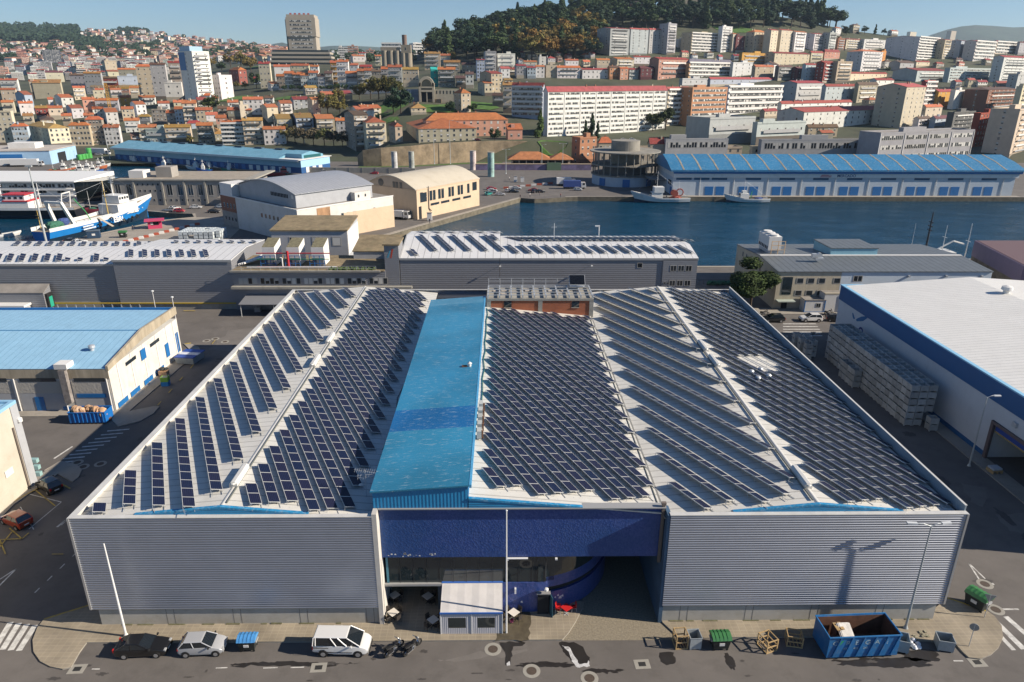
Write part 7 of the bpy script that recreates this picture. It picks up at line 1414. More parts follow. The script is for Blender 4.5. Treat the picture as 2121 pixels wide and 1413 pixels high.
def hull(t,L,B,zb,zs,zbow,mats,bulwark=.7,stern=.8,fl=1.0,band=None):
 rings=[];N=14
 for i in range(N+1):
  f=i/N;x=-L/2+L*f;w=B/2*(stern+(1-stern)*min(1,f*4)if f<.25 else 1)*(1 if f<.6 else max(.02,(1-((f-.6)/.4)**2.2)));zt=zs+(zbow-zs)*max(0,(f-.45)/.55)**1.8+.25*max(0,.25-f);xx=x+(.07*L*max(0,(f-.75)/.25)**2)
  rings.append([(x-(0 if f<.9 else.5),-w*.45,zb),(x,-w*.86,zb+(zt-zb)*.45),(xx,-w*fl,zt-bulwark),(xx,-w*fl*1.01,zt),(xx,-w*fl+.12 if w>.3 else-.02,zt),(xx,-w*fl+.12 if w>.3 else-.02,zt-bulwark),(xx,w*fl-.12 if w>.3 else.02,zt-bulwark),(xx,w*fl-.12 if w>.3 else.02,zt),(xx,w*fl*1.01,zt),(xx,w*fl,zt-bulwark),(x,w*.86,zb+(zt-zb)*.45),(x,w*.45,zb)])
 def mf(a,i):return 2 if i in(0,10,11)else 1 if i in(2,3,4,6,7,8)else 3 if i==5 else 0
 MB().loft(rings,0,True,True,mf).build('hull',mats,t);return rings
def mast(t,x,y,z0,z1,r,m=None,bars=2,name='mast'):
 q=MB();q.tube((x,y,z0),(x,y,z1),r,n=6,r2=r*.5)
 for k in range(bars):z=z0+(z1-z0)*(.55+.3*k/max(1,bars));q.tube((x,y-1.0,z),(x,y+1.0,z),r*.5,n=4)
 q.build(name,m or M_cabin,t)
def rig(t,pts,r=.03):q=MB();[q.tube(a,b,r,n=3,cap=False)for a,b in pts];q.build('rigging',M_galv,t)
a,b=G(150,493,-.5),G(338,442,-.5);a=G(112,503,-1);b=G(334,446,-1);d_=b-a;n_=Vector((-d_.y,d_.x,0)).normalized();mid=(a+b)/2+n_*4.9;TL=d_.length*.97
t=thing('blue_trawler','big blue and white stern trawler marked EBRL moored at the quay','ship',(mid.x,mid.y,0),math.atan2(d_.y,d_.x));M_hblue=mat('hull_blue',(.01,.17,.48),.5,var=.1,scale=.3);hs_=TL/2
hull(t,TL,8.4,-2.6,2.9,6.2,[M_hblue,M_hullw,mat('hull_navy',(.01,.03,.06),.6),M_deck],1.1,.82)
MB().loft([[(x,-3.9,2.0),(x,-3.9,z),(x,3.9,z),(x,3.9,2.0)]for x,z in((hs_*.22,5.6),(hs_*.62,5.8))]).build('deckhouse',M_cabin,t);MB().box(hs_*.3,hs_*.5,-3.2,3.2,5.8,8.3).build('wheelhouse',M_cabin,t)
for i in range(5):MB().box(hs_*.5,hs_*.5+.05,-2.8+i*1.2,-1.9+i*1.2,7.0,7.9).build('bridge_window',M_darkwin,t);MB().box(hs_*.31+i*1.1,hs_*.31+.75+i*1.1,-3.25,-3.2,7.0,7.8).build('bridge_window',M_darkwin,t)
for s in(-1,1):MB().hexa([(-hs_*.60,s*3.6-.45,1.8),(-hs_*.60+1.,s*3.6-.45,1.8),(-hs_*.60+1.,s*3.6+.45,1.8),(-hs_*.60,s*3.6+.45,1.8),(-hs_*.72,s*2.8-.4,9.6),(-hs_*.72+.9,s*2.8-.4,9.6),(-hs_*.72+.9,s*2.8+.4,9.6),(-hs_*.72,s*2.8+.4,9.6)]).build('gantry_leg',M_cabin,t)
MB().box(-hs_*.72,-hs_*.72+.9,-3.2,3.2,9.3,9.9).build('gantry_beam',M_cabin,t)
for i in range(3):MB().box(-hs_*.5,hs_*.2,-3.6+i*1.1,-3.1+i*1.1,2.3,2.75).build('deck_rail',M_hullw,t)
mast(t,hs_*.36,0,8.3,16,.22,bars=4);mast(t,hs_*.2,0,2,13.5,.2,mat('mast_yellow',(.5,.35,.1),.6));mast(t,-hs_*.9,2,2.4,8,.15,mat('mast_yellow',(.5,.35,.1),.6))
rig(t,[((hs_*.36,0,15),(hs_*.95,0,6.5)),((hs_*.2,0,13),(-hs_*.7,0,9.6)),((hs_*.36,0,14),(hs_*.3,-3,8.3)),((hs_*.2,0,12.5),(-hs_*.1,-4,3))])
MB().path([(-hs_*.28,-3.2,2.5),(-hs_*.34,-3.2,5.5),(-hs_*.5,-3.2,10.2)],.16).build('green_crane',mat('crane_green',(.05,.28,.1),.6),t)
q=MB();lump(q,(-hs_*.8,-.8,3.1),3,2.2,1.3,5,10,5);q.build('net_heap',M_net,t);q=MB();lump(q,(-hs_*.55,1.5,3.0),2.4,1.6,1.2,6,10,5);q.build('net_heap',mat('net_blue',(.04,.07,.2),.95,var=.4,scale=3),t)
for fx,z in((-.2,1.0),(-.02,.2),(.25,.4),(.42,.6),(.52,.8),(.02,1.9)):torus(MB(),(hs_*fx,-4.85,z),.5,.2,n=12).build('tyre_fender',M_tyre,t)
HW=mat('hull_lettering',(.75,.75,.72),.6)
textmesh('EBRL',2.2,HW,t,Matrix.Translation((hs_*.06,-4.72,.05))@UPR,bold=.05)
textmesh('BELRUS',.85,HW,t,Matrix.Translation((-hs_*.46,-4.55,.9))@UPR,bold=.02)if False else None
for k,(w_,z)in enumerate(((4.2,1.15),(5.0,.35))):MB().box(-hs_*.5,-hs_*.5+w_,-4.62,-4.56,z,z+.45).build('worn_name_stripe',mat('worn_paint',(.5,.55,.6),.7,var=.5,scale=6),t)
for i in range(4):MB().tube((hs_*(.44+.09*i),-4.72+.25*i,2.5+.15*i),(hs_*(.44+.09*i),-4.5+.25*i,2.5+.15*i),.18,n=8).build('porthole',M_hullw,t)
gw=thing('gangway','narrow timber gangway leaning from the quay to the blue trawler','gangway',(mid.x,mid.y,0),math.atan2(d_.y,d_.x));MB().hexa([(-hs_*.12,-7.4,.02),(-hs_*.08,-7.4,.02),(-hs_*.18,-4.4,3.1),(-hs_*.22,-4.4,3.1),(-hs_*.12,-7.4,.14),(-hs_*.08,-7.4,.14),(-hs_*.18,-4.4,3.22),(-hs_*.22,-4.4,3.22)]).build('plank',mat('plank_grey',(.35,.3,.24),.8),gw)
a,b=G(-120,448,-1),G(150,452,-1);t=thing('black_trawler','black hulled trawler with white deckhouse and red roofed bridge','ship',((a.x+b.x)/2,(a.y+b.y)/2+3.2,0),R(181));hs_=(b-a).length/2
hull(t,hs_*2,8.5,-2.6,2.4,4.0,[mat('hull_black',(.01,.012,.018),.5),M_hullw,MC['hull_navy'],M_deck],.9,.85)
MB().box(-hs_*.35,hs_*.25,-3.4,3.4,1.5,4.4).build('deckhouse',M_cabin,t);MB().box(-hs_*.3,hs_*.0,-2.8,2.8,4.4,6.6).build('wheelhouse',M_cabin,t);MB().box(-hs_*.32,hs_*.02,-3,3,6.6,6.9).build('bridge_roof',mat('roof_red',(.45,.03,.04),.6),t);MB().box(-hs_*.36,-hs_*.24+6,-3.6,3.6,4.4,4.75).build('upper_deck',mat('roof_red',(.45,.03,.04),.6),t);mast(t,hs_*.1,0,4,13.5,.3,bars=5);mast(t,-hs_*.45,0,2,10.5,.2);q=MB();q.box(hs_*.3,hs_*.8,-3,3,1.6,3.4);q.build('canvas_cover',mat('tarp_grey',(.3,.3,.28),.8),t)
for i in range(6):MB().box(-hs_*.28+i*2,-hs_*.28+i*2+1,2.8,2.85,5.3,6.1).build('bridge_window',M_darkwin,t)
rig(t,[((hs_*.1,0,13),(hs_*.9,0,4)),((-hs_*.45,0,10),(-hs_*.85,0,3))]);
for s in(-1,1):MB().tube((-hs_*.8,s*2.8,1.5),(-hs_*.84,s*2.6,7),.25).build('gantry_leg',M_cabin,t)
MB().tube((-hs_*.84,-2.6,7),(-hs_*.84,2.6,7),.25).build('gantry_beam',M_cabin,t)
def boat(px,py,L,rz_,label,hm,zs=1.6,zb=2.8,cab=True,B=None,group=None,cabm=None,mz=7.,net=None,z=-1.7):
 p=G(px,py,z);t=thing('fishing_boat',label,'boat',(p.x,p.y,z),rz_,group);B=B or L*.27
 hull(t,L,B,-1.0,zs,zb,[hm,hm if hm!=M_hullw else M_hullw,mat('hull_navy',(.01,.03,.06),.6),M_deck],.5,.75)
 if cab:
  c=cabm or M_cabin;MB().loft([[(x,-B*.3,zs-.5),(x,-B*.28,zz_),(x,B*.28,zz_),(x,B*.3,zs-.5)]for x,zz_ in((L*.0,zs+1.9),(L*.2,zs+2.1))]).build('wheelhouse',c,t);MB().box(L*.2,L*.2+.04,-B*.22,B*.22,zs+1.1,zs+1.8).build('bridge_window',M_darkwin,t);MB().box(L*.02,L*.18,-B*.3-.02,-B*.285,zs+1.05,zs+1.75).build('bridge_window',M_darkwin,t)
  MB().loft([[(x,-B*.2,zs+2.),(x,-B*.18,zs+3.),(x,B*.18,zs+3.),(x,B*.2,zs+2.)]for x in(L*.05,L*.15)]).build('flybridge',c,t)
  mast(t,L*.1,0,zs+2.5,mz,.1,bars=3);mast(t,-L*.3,0,zs-.4,mz*.7,.09,bars=1);rig(t,[((L*.1,0,mz),(L*.45,0,zb)),((L*.1,0,mz*.95),(-L*.45,0,zs+.3))],.02)
 q=MB();lump(q,(-L*.25,0,zs-.2),L*.11,B*.27,.6,int(px));q.build('net_heap',net or M_net,t)
 q=MB();q.tube((-L*.08,B*.1,zs-.4),(-L*.08,B*.1,zs+1.),.12);q.box(-L*.12,-L*.04,-B*.3,B*.3,zs-.45,zs-.05);q.build('deck_gear',MC['junk_dark'],t)
 return t
p=boat(1370,418.5,22.5,R(180),'white fishing boat with red net drum moored left of the market quay',M_hullw,2.0,4.6,mz=12.5,net=M_net2);MB().tube((-5,-1.3,3.6),(-5,1.3,3.6),1.3,n=16).build('net_drum',M_net2,p);MB().box(-.4,3.6,-2.,2.,4.0,6.2).build('upper_bridge',M_cabin,p);torus(MB(),(-7.2,0,3.9),1.4,.25,n=16).build('net_ring',M_net2,p)
p=boat(1548,418.5,17.5,R(180),'smaller white and blue fishing boat moored at the market quay',M_hullw,1.6,3.4,mz=9,net=mat('net_blue',(.04,.07,.2),.95));MB().path([(-1,0,1.5),(-1.5,0,4.5)],.14).build('green_crane',MC['crane_green']if 'crane_green' in MC else M_net,p)
boat(583,364,17,R(4),'red and white fishing boat by the end of the fish hall',mat('hull_red',(.42,.03,.03),.5),1.8,3.6,cabm=mat('cabin_red',(.5,.1,.09),.5),mz=9,B=4.6)
boat(8,490,8.5,R(35),'small open white rowing boat at the left frame edge',M_hullw,.9,1.5,cab=False)
HM=[M_hullw,mat('hull_cobalt',(.015,.1,.35),.5),mat('hull_green',(.02,.18,.12),.5),mat('hull_orange',(.5,.15,.06),.5)]
for i,(px,py,L,a_,h)in enumerate(((284,340,11,170,1),(302,338,9,160,0),(345,348,11,170,1),(362,343,10,165,0),(412,352,13,172,0),(440,352,10,168,3),(466,353,11,175,0),(497,354,13,170,0),(478,357,8,190,2),(425,356,8,185,1))):boat(px,py,L,R(a_),'small fishing boat moored below the fish hall, %s from the left'%ordw(sorted((284,302,345,362,412,440,466,497,478,425)).index(px)),HM[h],1.3,2.4,group='fishing boats below the fish hall',mz=6.5)
for i,(px,py,L,a_,h)in enumerate(((128,356,12,10,3),(150,352,10,15,0),(163,358,11,8,0),(178,356,12,5,0),(190,360,10,12,1),(203,350,9,10,3),(212,346,8,14,0))):
 b_=boat(px,py,L,R(a_),'small boat laid up at the left quay, %s from the left'%ordw(i),HM[h],1.2,2.2,group='boats laid up at the left quay',mz=6,z=.9 if px<196 else-1.7)
boat(216,442,14,R(15),'small red and grey boat lying behind the blue trawler',mat('hull_maroon',(.2,.03,.05),.5),2.,3.2,group=None,mz=12)
p=G(1785,505,-2.2);t=thing('moored_ship','ship hidden behind the tan building with only masts showing','ship',(p.x+4,182,-2.2),R(180));hull(t,30,7,-1,2.2,4.2,[M_hullw,M_hullw,MC['hull_navy'],M_deck],.8);MB().box(-4,6,-2.4,2.4,1.6,5.2).build('deckhouse',M_cabin,t);mast(t,3,0,5,15.5,.3,mat('mast_black',(.03,.03,.035),.5),3);mast(t,-1.5,0,5,12,.12,bars=1);mast(t,7,0,5,12.5,.08,bars=0);mast(t,-8,0,2,12.5,.15,bars=1);MB().path([(1,0,5),(-4,0,7.8),(-7,0,7)],.22).build('radar_arm',M_cabin,t)
def person_mesh(shirt,trousers):
 sk={'pelvis':(0,0,.95,.13),'belly':(0,-.01,1.12,.13),'chest':(0,0,1.32,.155),'neck':(0,.0,1.5,.06),'head':(0,-.02,1.63,.095),'crown':(0,-.01,1.72,.075),'nose':(0,-.11,1.62,.02)}
 E_=[('pelvis','belly'),('belly','chest'),('chest','neck'),('neck','head'),('head','crown'),('head','nose')]
 for s,n in((-1,'l'),(1,'r')):
  sk.update({'sh'+n:(s*.17,0,1.4,.07),'el'+n:(s*.25,.02,1.14,.045),'wr'+n:(s*.25,-.1,.92,.032),'ha'+n:(s*.25,-.13,.85,.03),'hip'+n:(s*.09,0,.88,.1),'kn'+n:(s*.11,-.03*s,.48,.065),'an'+n:(s*.12,.04*s,.08,.045),'to'+n:(s*.13,-.14+.04*s,.04,.04)})
  E_+=[('chest','sh'+n),('sh'+n,'el'+n),('el'+n,'wr'+n),('wr'+n,'ha'+n),('pelvis','hip'+n),('hip'+n,'kn'+n),('kn'+n,'an'+n),('an'+n,'to'+n)]
  for k in range(5):sk['f%d%s'%(k,n)]=(s*.25+(k-2)*.017,-.15-(.01 if k in(0,4)else 0),.77+(.03 if k in(0,4)else 0),.009);E_.append(('ha'+n,'f%d%s'%(k,n)))
 names=list(sk);me=bpy.data.meshes.new('person');me.from_pydata([sk[k][:3]for k in names],[(names.index(a),names.index(b))for a,b in E_],[])
 o=bpy.data.objects.new('tmp',me);COL.objects.link(o);m=o.modifiers.new('s','SKIN');m.use_smooth_shade=True;o.modifiers.new('d','SUBSURF').levels=1
 for i,k in enumerate(names):me.skin_vertices[0].data[i].radius=(sk[k][3],sk[k][3])
 me.skin_vertices[0].data[0].use_root=True
 dg=bpy.context.evaluated_depsgraph_get();r=bpy.data.meshes.new_from_object(o.evaluated_get(dg));bpy.data.objects.remove(o)
 r.materials.clear();[r.materials.append(x)for x in(mat('skin',(.45,.26,.18),.6),mat('shirt_%s'%shirt[0],shirt[1],.8),mat('trousers',trousers,.8),mat('shoes',(.02,.02,.02),.6),mat('hair',(.03,.02,.015),.7))]
 for p in r.polygons:
  c=p.center;p.material_index=3 if c.z<.09 else 2 if c.z<1.0 and abs(c.x)<.2 else 4 if c.z>1.66 and(c.y>-.06 or c.z>1.72)else 0 if c.z>1.47 or(abs(c.x)>.2 and c.z<1.1)else 1
 r.name='person';return r
PM=[person_mesh(('dark',(.03,.03,.04)),(.03,.04,.07)),person_mesh(('red',(.35,.05,.05)),(.05,.06,.1)),person_mesh(('white',(.5,.5,.5)),(.06,.06,.07))]
for i,(px,py,s)in enumerate(((1078,413,'in dark clothes standing left on the slipway'),(1098,410,'in a pale shirt standing in the middle of the slipway'),(1118,407,'in dark clothes standing at the slipway top'),(1162,411,'in a red top standing alone on the far quay edge'),(890,463,'in dark clothes standing on the near quay edge'),(276,478,'in dark clothes walking beside the blue trawler'),(1055,374,'in a pale shirt standing by the car park barriers'))):
 p=G(px,py);o=put('person',PM[(0,2,0,1,0,0,2)[i]],None,(p.x,p.y+(2.2 if 1070<px<1170 else 0),.03),R(40*i));tag(o,'person '+s,'person','people on the quays')
LM=[('white tower block',405,150),('tall office tower',628,75),('grain silos',805,110),('arched ruin',883,195),('stone tower',957,210),('convent',945,270),('long white slab block',1250,225),('white ribbon block',1560,195),('orange brick block',1455,205),('cream tower block',1860,215),('grey hillside slabs',1310,80),('blue fish hall',430,310),('long white terrace',1750,250),('brown corner block',2050,205),('ochre quayside block',108,280),('pink red villa',494,158)]
A_,B_=[],{}
def rel(x,y):
 n,lx,ly=min(LM,key=lambda l:(l[1]-x)**2+2.5*(l[2]-y)**2);dx,dy=x-lx,y-ly
 return('left of' if dx<0 else 'right of')if abs(dx)>abs(dy)*.8 else('above' if dy<0 else 'below'),n
ORB,STR,TEAL,DKR,LTG,DKG,BLUW=(.42,.2,.11),(.5,.3,.18),(.03,.4,.34),(.13,.04,.045),(.43,.47,.46),(.14,.135,.13),(.4,.45,.52)
CNAME.update({ORB:'orange brick',STR:'orange striped',TEAL:'teal sheeted',DKR:'dark red',LTG:'pale green',DKG:'dark grey',BLUW:'pale blue'})
N_=['','one','two','three','four','five','six','seven','eight','nine','ten','eleven','twelve','thirteen']
H_=[]
def h(x0,xs,x1,yt,yb,r,wall,roof=None,rk='gx',rh=2.,st=3,nx=3,ny=2,ws='win',label=None,**k):H_.append((x0,xs,x1,yt,yb,r,wall,roof,rk,rh,st,nx,ny,ws,label,k))
O,G_,W_=ORANGE,'gx',WHT
F='flat'
h(1184,1200,1235,287,338,30,ORB,ORANGE,F,.6,4,3,1,Y=402,zb=0)
h(1232,1240,1536,309,332,6,TAN,PINKR,F,.8,3,18,0,label='long stone quay building with balustrade and red roofed penthouses',Y=392,zb=0)
h(1552,1556,1816,306,330,4,TAN,PINKR,F,.8,3,15,0,label='long stone quay building with glass penthouse behind the market hall',Y=392,zb=0)
h(1776,1816,2012,278,325,22,GRY,None,F,.8,4,4,0,'bays',label='grey modern office block with ribbon windows behind the market hall',Y=372,zb=0)
h(1420,1466,1562,247,300,28,GRY,None,F,1.,2,6,0,label='stained ribbed grey warehouse with dark left flank',Y=452)
h(1560,1564,1666,256,300,26,LTG,None,F,.8,2,6,0,label='weathered pale warehouse with rooftop tanks',Y=456)
h(1128,1133,1378,190,284,37,W_,PINKR,G_,3,9,8,0,'bays',label='long white slab block with pink red roof and glazed balconies')
h(1056,1060,1124,180,242,-24,BLUW,PINKR,G_,3,6,4,0,'balc');h(1040,1042,1062,176,235,0,CRM,ROCHRE,G_,2,4,2,0)
h(1376,1379,1426,186,262,37,CRM,PINKR,G_,2,8,2,0,'balc');h(1406,1428,1503,184,264,37,ORB,None,F,1,8,3,2,'band',slab=WHT,label='orange brick apartment block with white window ribbons')
h(1498,1504,1618,180,240,35,W_,None,F,1.2,5,3,0,'balc',label='white block with dark ribbon windows and long balconies')
for a in((1614,1646,1704,172,214,36,GRY,REDR,G_,2,3,5),(1700,1706,1771,179,217,35,LTG,REDR,G_,2,4,6,0),(1768,1773,1816,176,214,35,TAN,BROWN,G_,2.5,4,5,0),(1810,1862,1910,180,268,42,CRM,PINKR,G_,2.5,9,4,2),(1905,1908,1936,170,226,35,RED,REDR,G_,1.5,6,2,0,'balc'),(1926,1938,1971,190,224,36,OCH,REDR,G_,2,4,3,1),(1965,1971,1994,188,228,35,W_,BROWN,F,.6,4,1,0),(1994,2038,2103,186,232,40,BRK,BROWN,'hip',2,6,7,1),(2098,2104,2140,180,240,38,CRM,BROWN,F,.5,6,3,0),(1958,1968,2016,234,276,37,DKG,BROWN,F,.6,5,5,0),(2012,2016,2052,236,306,36,(.35,.07,.04),None,F,.6,6,5,0),(2040,2088,2150,228,330,40,TAN,None,F,.6,9,5,1),(1608,1660,1843,232,275,31,W_,PINKR,G_,2.5,4,14,2),(1612,1616,1762,215,240,31,W_,PINKR,G_,2,3,9,0),(1890,1900,1926,246,268,30,W_,BROWN,G_,1.5,3,3,1),(1905,1914,1950,222,246,30,CRM,O,G_,2,2,3,1),(1924,1934,1962,246,268,34,BLUW,DKR,G_,2,3,3,1),(1666,1672,1734,264,286,10,TAN,BROWN,G_,2,2,5,1),(1690,1700,1725,275,292,10,CRM,O,G_,1.5,1,2,1)):h(*a)
for a in((1344,1362,1426,122,166,36,PNK,REDR,G_,2,4,9,0),(1420,1425,1516,130,164,35,STR,DKG,'hip',4,4,3,0,'balc'),(1512,1516,1558,130,160,35,W_,None,F,.6,4,3,0),(1530,1535,1588,110,134,35,OCH,None,F,.6,3,5,0),(1584,1602,1676,110,137,35,TAN,REDR,G_,2,4,8,2),(1674,1678,1704,109,130,35,CRM,REDR,G_,2,3,3,0),(1702,1706,1739,107,126,35,PNK,REDR,'hip',3,3,5,0),(1688,1702,1727,130,174,36,RED,REDR,G_,2,6,3,2),(1722,1729,1763,128,174,35,TAN,None,F,.6,6,3,0),(1660,1665,1690,134,170,35,BLUW,REDR,G_,1.5,5,3,0),(1636,1650,1666,142,168,35,DKR,DKR,G_,2,4,2,1),(1752,1781,1826,106,149,36,W_,O,'hip',2.5,6,7,2),(1818,1822,1834,106,132,35,(.5,.22,.06),None,F,.5,4,1,0),(1750,1755,1836,152,168,33,CRM,REDR,G_,1.5,2,9,0),(1848,1896,1960,146,170,36,LTG,REDR,G_,3,3,6,0),(1954,1962,2060,142,172,35,LTG,None,F,1,5,3,0,'bays'),(2052,2068,2124,118,172,35,W_,REDR,G_,2,9,6,1),(2084,2100,2145,155,195,35,GRY,None,F,.6,6,3,1),(1556,1562,1602,138,166,33,TAN,O,G_,2,4,3,1),(1578,1600,1612,134,160,36,W_,BROWN,G_,3,3,1,0),(1604,1610,1640,138,168,35,DKG,BROWN,G_,1.5,4,3,0),(1840,1862,1892,130,148,34,GRY,BROWN,G_,3,2,2,0),(1890,1896,1925,128,142,34,CRM,REDR,G_,1.5,2,3,0),(1465,1470,1610,164,182,35,BLUW,REDR,G_,2,2,8,0),(1408,1412,1470,164,186,35,GRY,REDR,F,.8,2,5,0),(1800,1812,1850,166,190,34,W_,REDR,G_,2,3,3,1),(2058,2062,2110,172,188,34,CRM,REDR,G_,2,2,5,0)):h(*a)
for a in((1168,1171,1198,125,144,15,W_,O,G_,1.5,2,4,1),(1200,1206,1259,144,164,15,W_,REDR,G_,1.5,2,6,0),(1258,1262,1283,140,166,20,ORB,BROWN,G_,2,3,3,0),(1280,1284,1301,142,166,20,PNK,O,G_,1.5,3,2,0),(1299,1303,1323,144,166,20,GRY,REDR,G_,1.5,3,2,0),(1320,1326,1354,142,166,20,DKR,DKR,G_,2.5,3,3,0),(1232,1236,1263,124,142,20,TAN,O,G_,1.5,2,3,0),(1260,1278,1313,122,142,25,CRM,O,G_,2,3,4,1),(1308,1313,1347,118,138,25,W_,REDR,G_,1.5,3,4,0),(1114,1117,1131,118,138,10,W_,OCH,F,.4,3,1,0),(1066,1070,1090,136,164,5,GRY,REDR,G_,1.5,3,3,0),(1088,1092,1110,140,164,5,BLUW,REDR,G_,1.5,3,3,0),(1107,1110,1128,138,162,8,W_,O,G_,1.5,3,2,0),(1125,1131,1154,136,162,12,TAN,None,F,.5,3,1,0),(1150,1154,1202,140,163,12,W_,O,G_,2,3,6,0),(1082,1086,1112,128,146,8,CRM,O,G_,1.5,2,3,0),(1027,1031,1067,112,146,10,W_,None,F,.6,4,2,0),(1002,1006,1028,107,152,5,GRY,None,F,.6,5,3,0),(986,988,1004,124,168,5,BLUW,REDR,G_,1,6,3,0),(994,1018,1040,152,198,25,TAN,REDR,G_,2,5,3,1),(1033,1038,1056,142,168,12,W_,PINKR,G_,2,3,2,0),(1042,1046,1062,166,198,8,CRM,ROCHRE,G_,1.5,4,2,0),(990,1004,1020,172,200,15,CRM,O,G_,1.5,3,2,1),(1012,1020,1056,198,222,-5,STN,BROWN,G_,2,2,4,0)):h(*a)
for a in((1236,1262,1303,58,116,30,GRY,PINKR,G_,1.5,10,2,2),(1300,1304,1342,60,114,30,LTG,PINKR,G_,1.5,10,3,0),(1340,1343,1369,61,112,30,GRY,PINKR,G_,1.5,10,3,0),(1364,1380,1400,50,114,35,GRY,None,F,1,11,2,1),(1410,1430,1486,68,112,32,TAN,None,F,1,7,4,2,'balc'),(1486,1492,1515,56,110,32,W_,None,F,1,9,2,0),(1511,1515,1524,70,110,32,CRM,O,G_,1,6,1,0),(1518,1522,1542,75,110,30,DKR,DKR,F,.6,5,2,0),(1543,1558,1587,66,114,34,TAN,O,'hip',3,7,4,2),(1580,1591,1609,62,120,36,CRM,REDR,G_,1.5,9,2,0),(1603,1613,1639,62,112,36,CRM,REDR,G_,1.5,8,3,0),(1634,1643,1668,66,110,35,W_,O,G_,1.5,7,3,1),(1662,1683,1706,70,106,36,W_,REDR,G_,1.5,7,4,1),(1702,1714,1731,68,108,36,LTG,None,F,.6,7,2,1),(1726,1733,1749,80,106,32,BRK,BROWN,F,.6,5,2,0),(1746,1750,1784,81,106,32,CRM,REDR,G_,1,5,6,0),(1780,1787,1833,82,105,32,W_,None,F,.6,4,6,1),(1832,1896,1943,76,128,40,W_,REDR,G_,2,9,3,3,'balc'),(1938,1950,1968,82,124,38,TAN,REDR,G_,1,8,2,1),(1962,1984,2001,84,122,36,BLUW,REDR,G_,1,7,2,1),(1994,2014,2060,85,128,36,W_,REDR,G_,1.5,6,3,1,'balc'),(2056,2060,2109,86,112,34,CRM,REDR,G_,1.5,4,3,0,'balc'),(2104,2107,2145,88,114,34,GRY,DKR,G_,1.5,4,5,0),(1722,1730,1742,58,74,30,W_,O,G_,1.5,3,2,1),(1758,1766,1780,52,70,30,CRM,BROWN,'hip',2,3,2,1),(1838,1846,1860,64,76,30,W_,O,G_,1.5,2,2,1),(1878,1884,1898,66,78,30,CRM,O,G_,1.5,2,2,1),(1960,1968,1980,64,80,30,TAN,BROWN,'hip',2,3,2,1),(1400,1404,1416,82,100,20,W_,None,F,.6,4,1,0)):h(*a)
X=[(539,541,561,132,184,CRM,REDR,4,3),(568,571,602,138,172,W_,O,3,1),(573,575,592,158,186,STN,O,3,3),(590,592,609,152,186,GRY,O,4,3),(607,609,625,154,186,STN,O,4,3),(623,625,643,156,186,W_,O,3,4),(641,642,660,151,186,W_,O,4,4),(658,660,676,158,186,GRY,BROWN,3,3),(674,675,689,152,186,STN,BROWN,4,2),(686,688,701,130,182,OCH,O,5,3),(699,701,723,128,184,W_,O,5,4),(715,718,743,152,186,GRY,O,3,4),(740,742,759,147,186,STN,O,4,3),(756,757,773,146,186,W_,O,4,4),(771,772,793,148,187,STN,BROWN,4,4),(790,792,807,143,187,GRY,O,4,3),(805,806,833,139,187,GRY,O,5,5),(834,836,867,144,182,TAN,ROCHRE,3,5),(893,894,909,144,180,TEAL,TEAL,3,1),(906,908,943,144,181,STN,O,4,5),(877,880,912,111,146,TAN,ROCHRE,4,3),(900,904,933,115,136,CRM,O,2,4),(917,920,953,129,155,STN,ROCHRE,3,4),(940,944,966,162,182,STN,BROWN,2,4),(962,965,981,154,184,W_,BROWN,3,2),(600,604,640,136,152,CRM,O,2,5),(640,644,660,138,152,W_,O,2,2),(953,957,988,134,150,TAN,BROWN,2,4),(722,726,742,135,152,W_,O,2,2),(742,746,770,138,150,PNK,REDR,2,2)]
for x0,xs,x1,yt,yb,w,ro,st,nx in X:h(x0,xs,x1,yt,yb,2 if nx>1 else 14,w,ro,G_,2.2,st,nx,0)
h(940,956,975,193,236,32,TAN,O,'hip',3,4,2,2,label='square stone tower with orange hipped roof on the grassy slope')
h(848,852,883,224,240,10,CRM,ROCHRE,'hip',3,2,3,1);h(826,868,987,267,303,14,TAN,O,'hip',5,3,9,3,label='stone convent wing with broad orange hipped roof above the retaining wall')
h(876,884,1052,250,288,16,PNK,ORG2,'hip',4,3,12,1,label='pink convent wing with long orange roof');h(1048,1052,1082,268,290,12,PNK,O,'mono',3,1,2,0);h(806,820,834,262,298,25,TAN,O,'hip',2,3,1,1)
h(716,738,764,238,314,24,STN,BROWN,G_,2,6,3,4);h(748,762,801,254,316,18,CRM,ORG2,'hip',3,5,4,2);h(726,742,776,228,262,18,W_,O,G_,2,3,3,1);h(738,752,790,224,252,22,CRM,O,G_,2,3,3,1)
h(476,497,512,145,176,38,(.34,.11,.09),O,'hip',3,3,2,3,label='pink red villa with orange hipped roof below the autumn trees')
h(436,460,483,157,208,50,W_,None,F,.8,5,1,4);h(288,292,322,138,208,12,TAN,O,'hip',2.5,7,3,0);h(318,322,347,134,208,8,GRY,BROWN,G_,2,7,3,0);h(342,346,378,172,212,10,W_,None,F,.6,3,2,0);h(340,360,380,130,208,20,STN,REDR,G_,2,7,2,2)
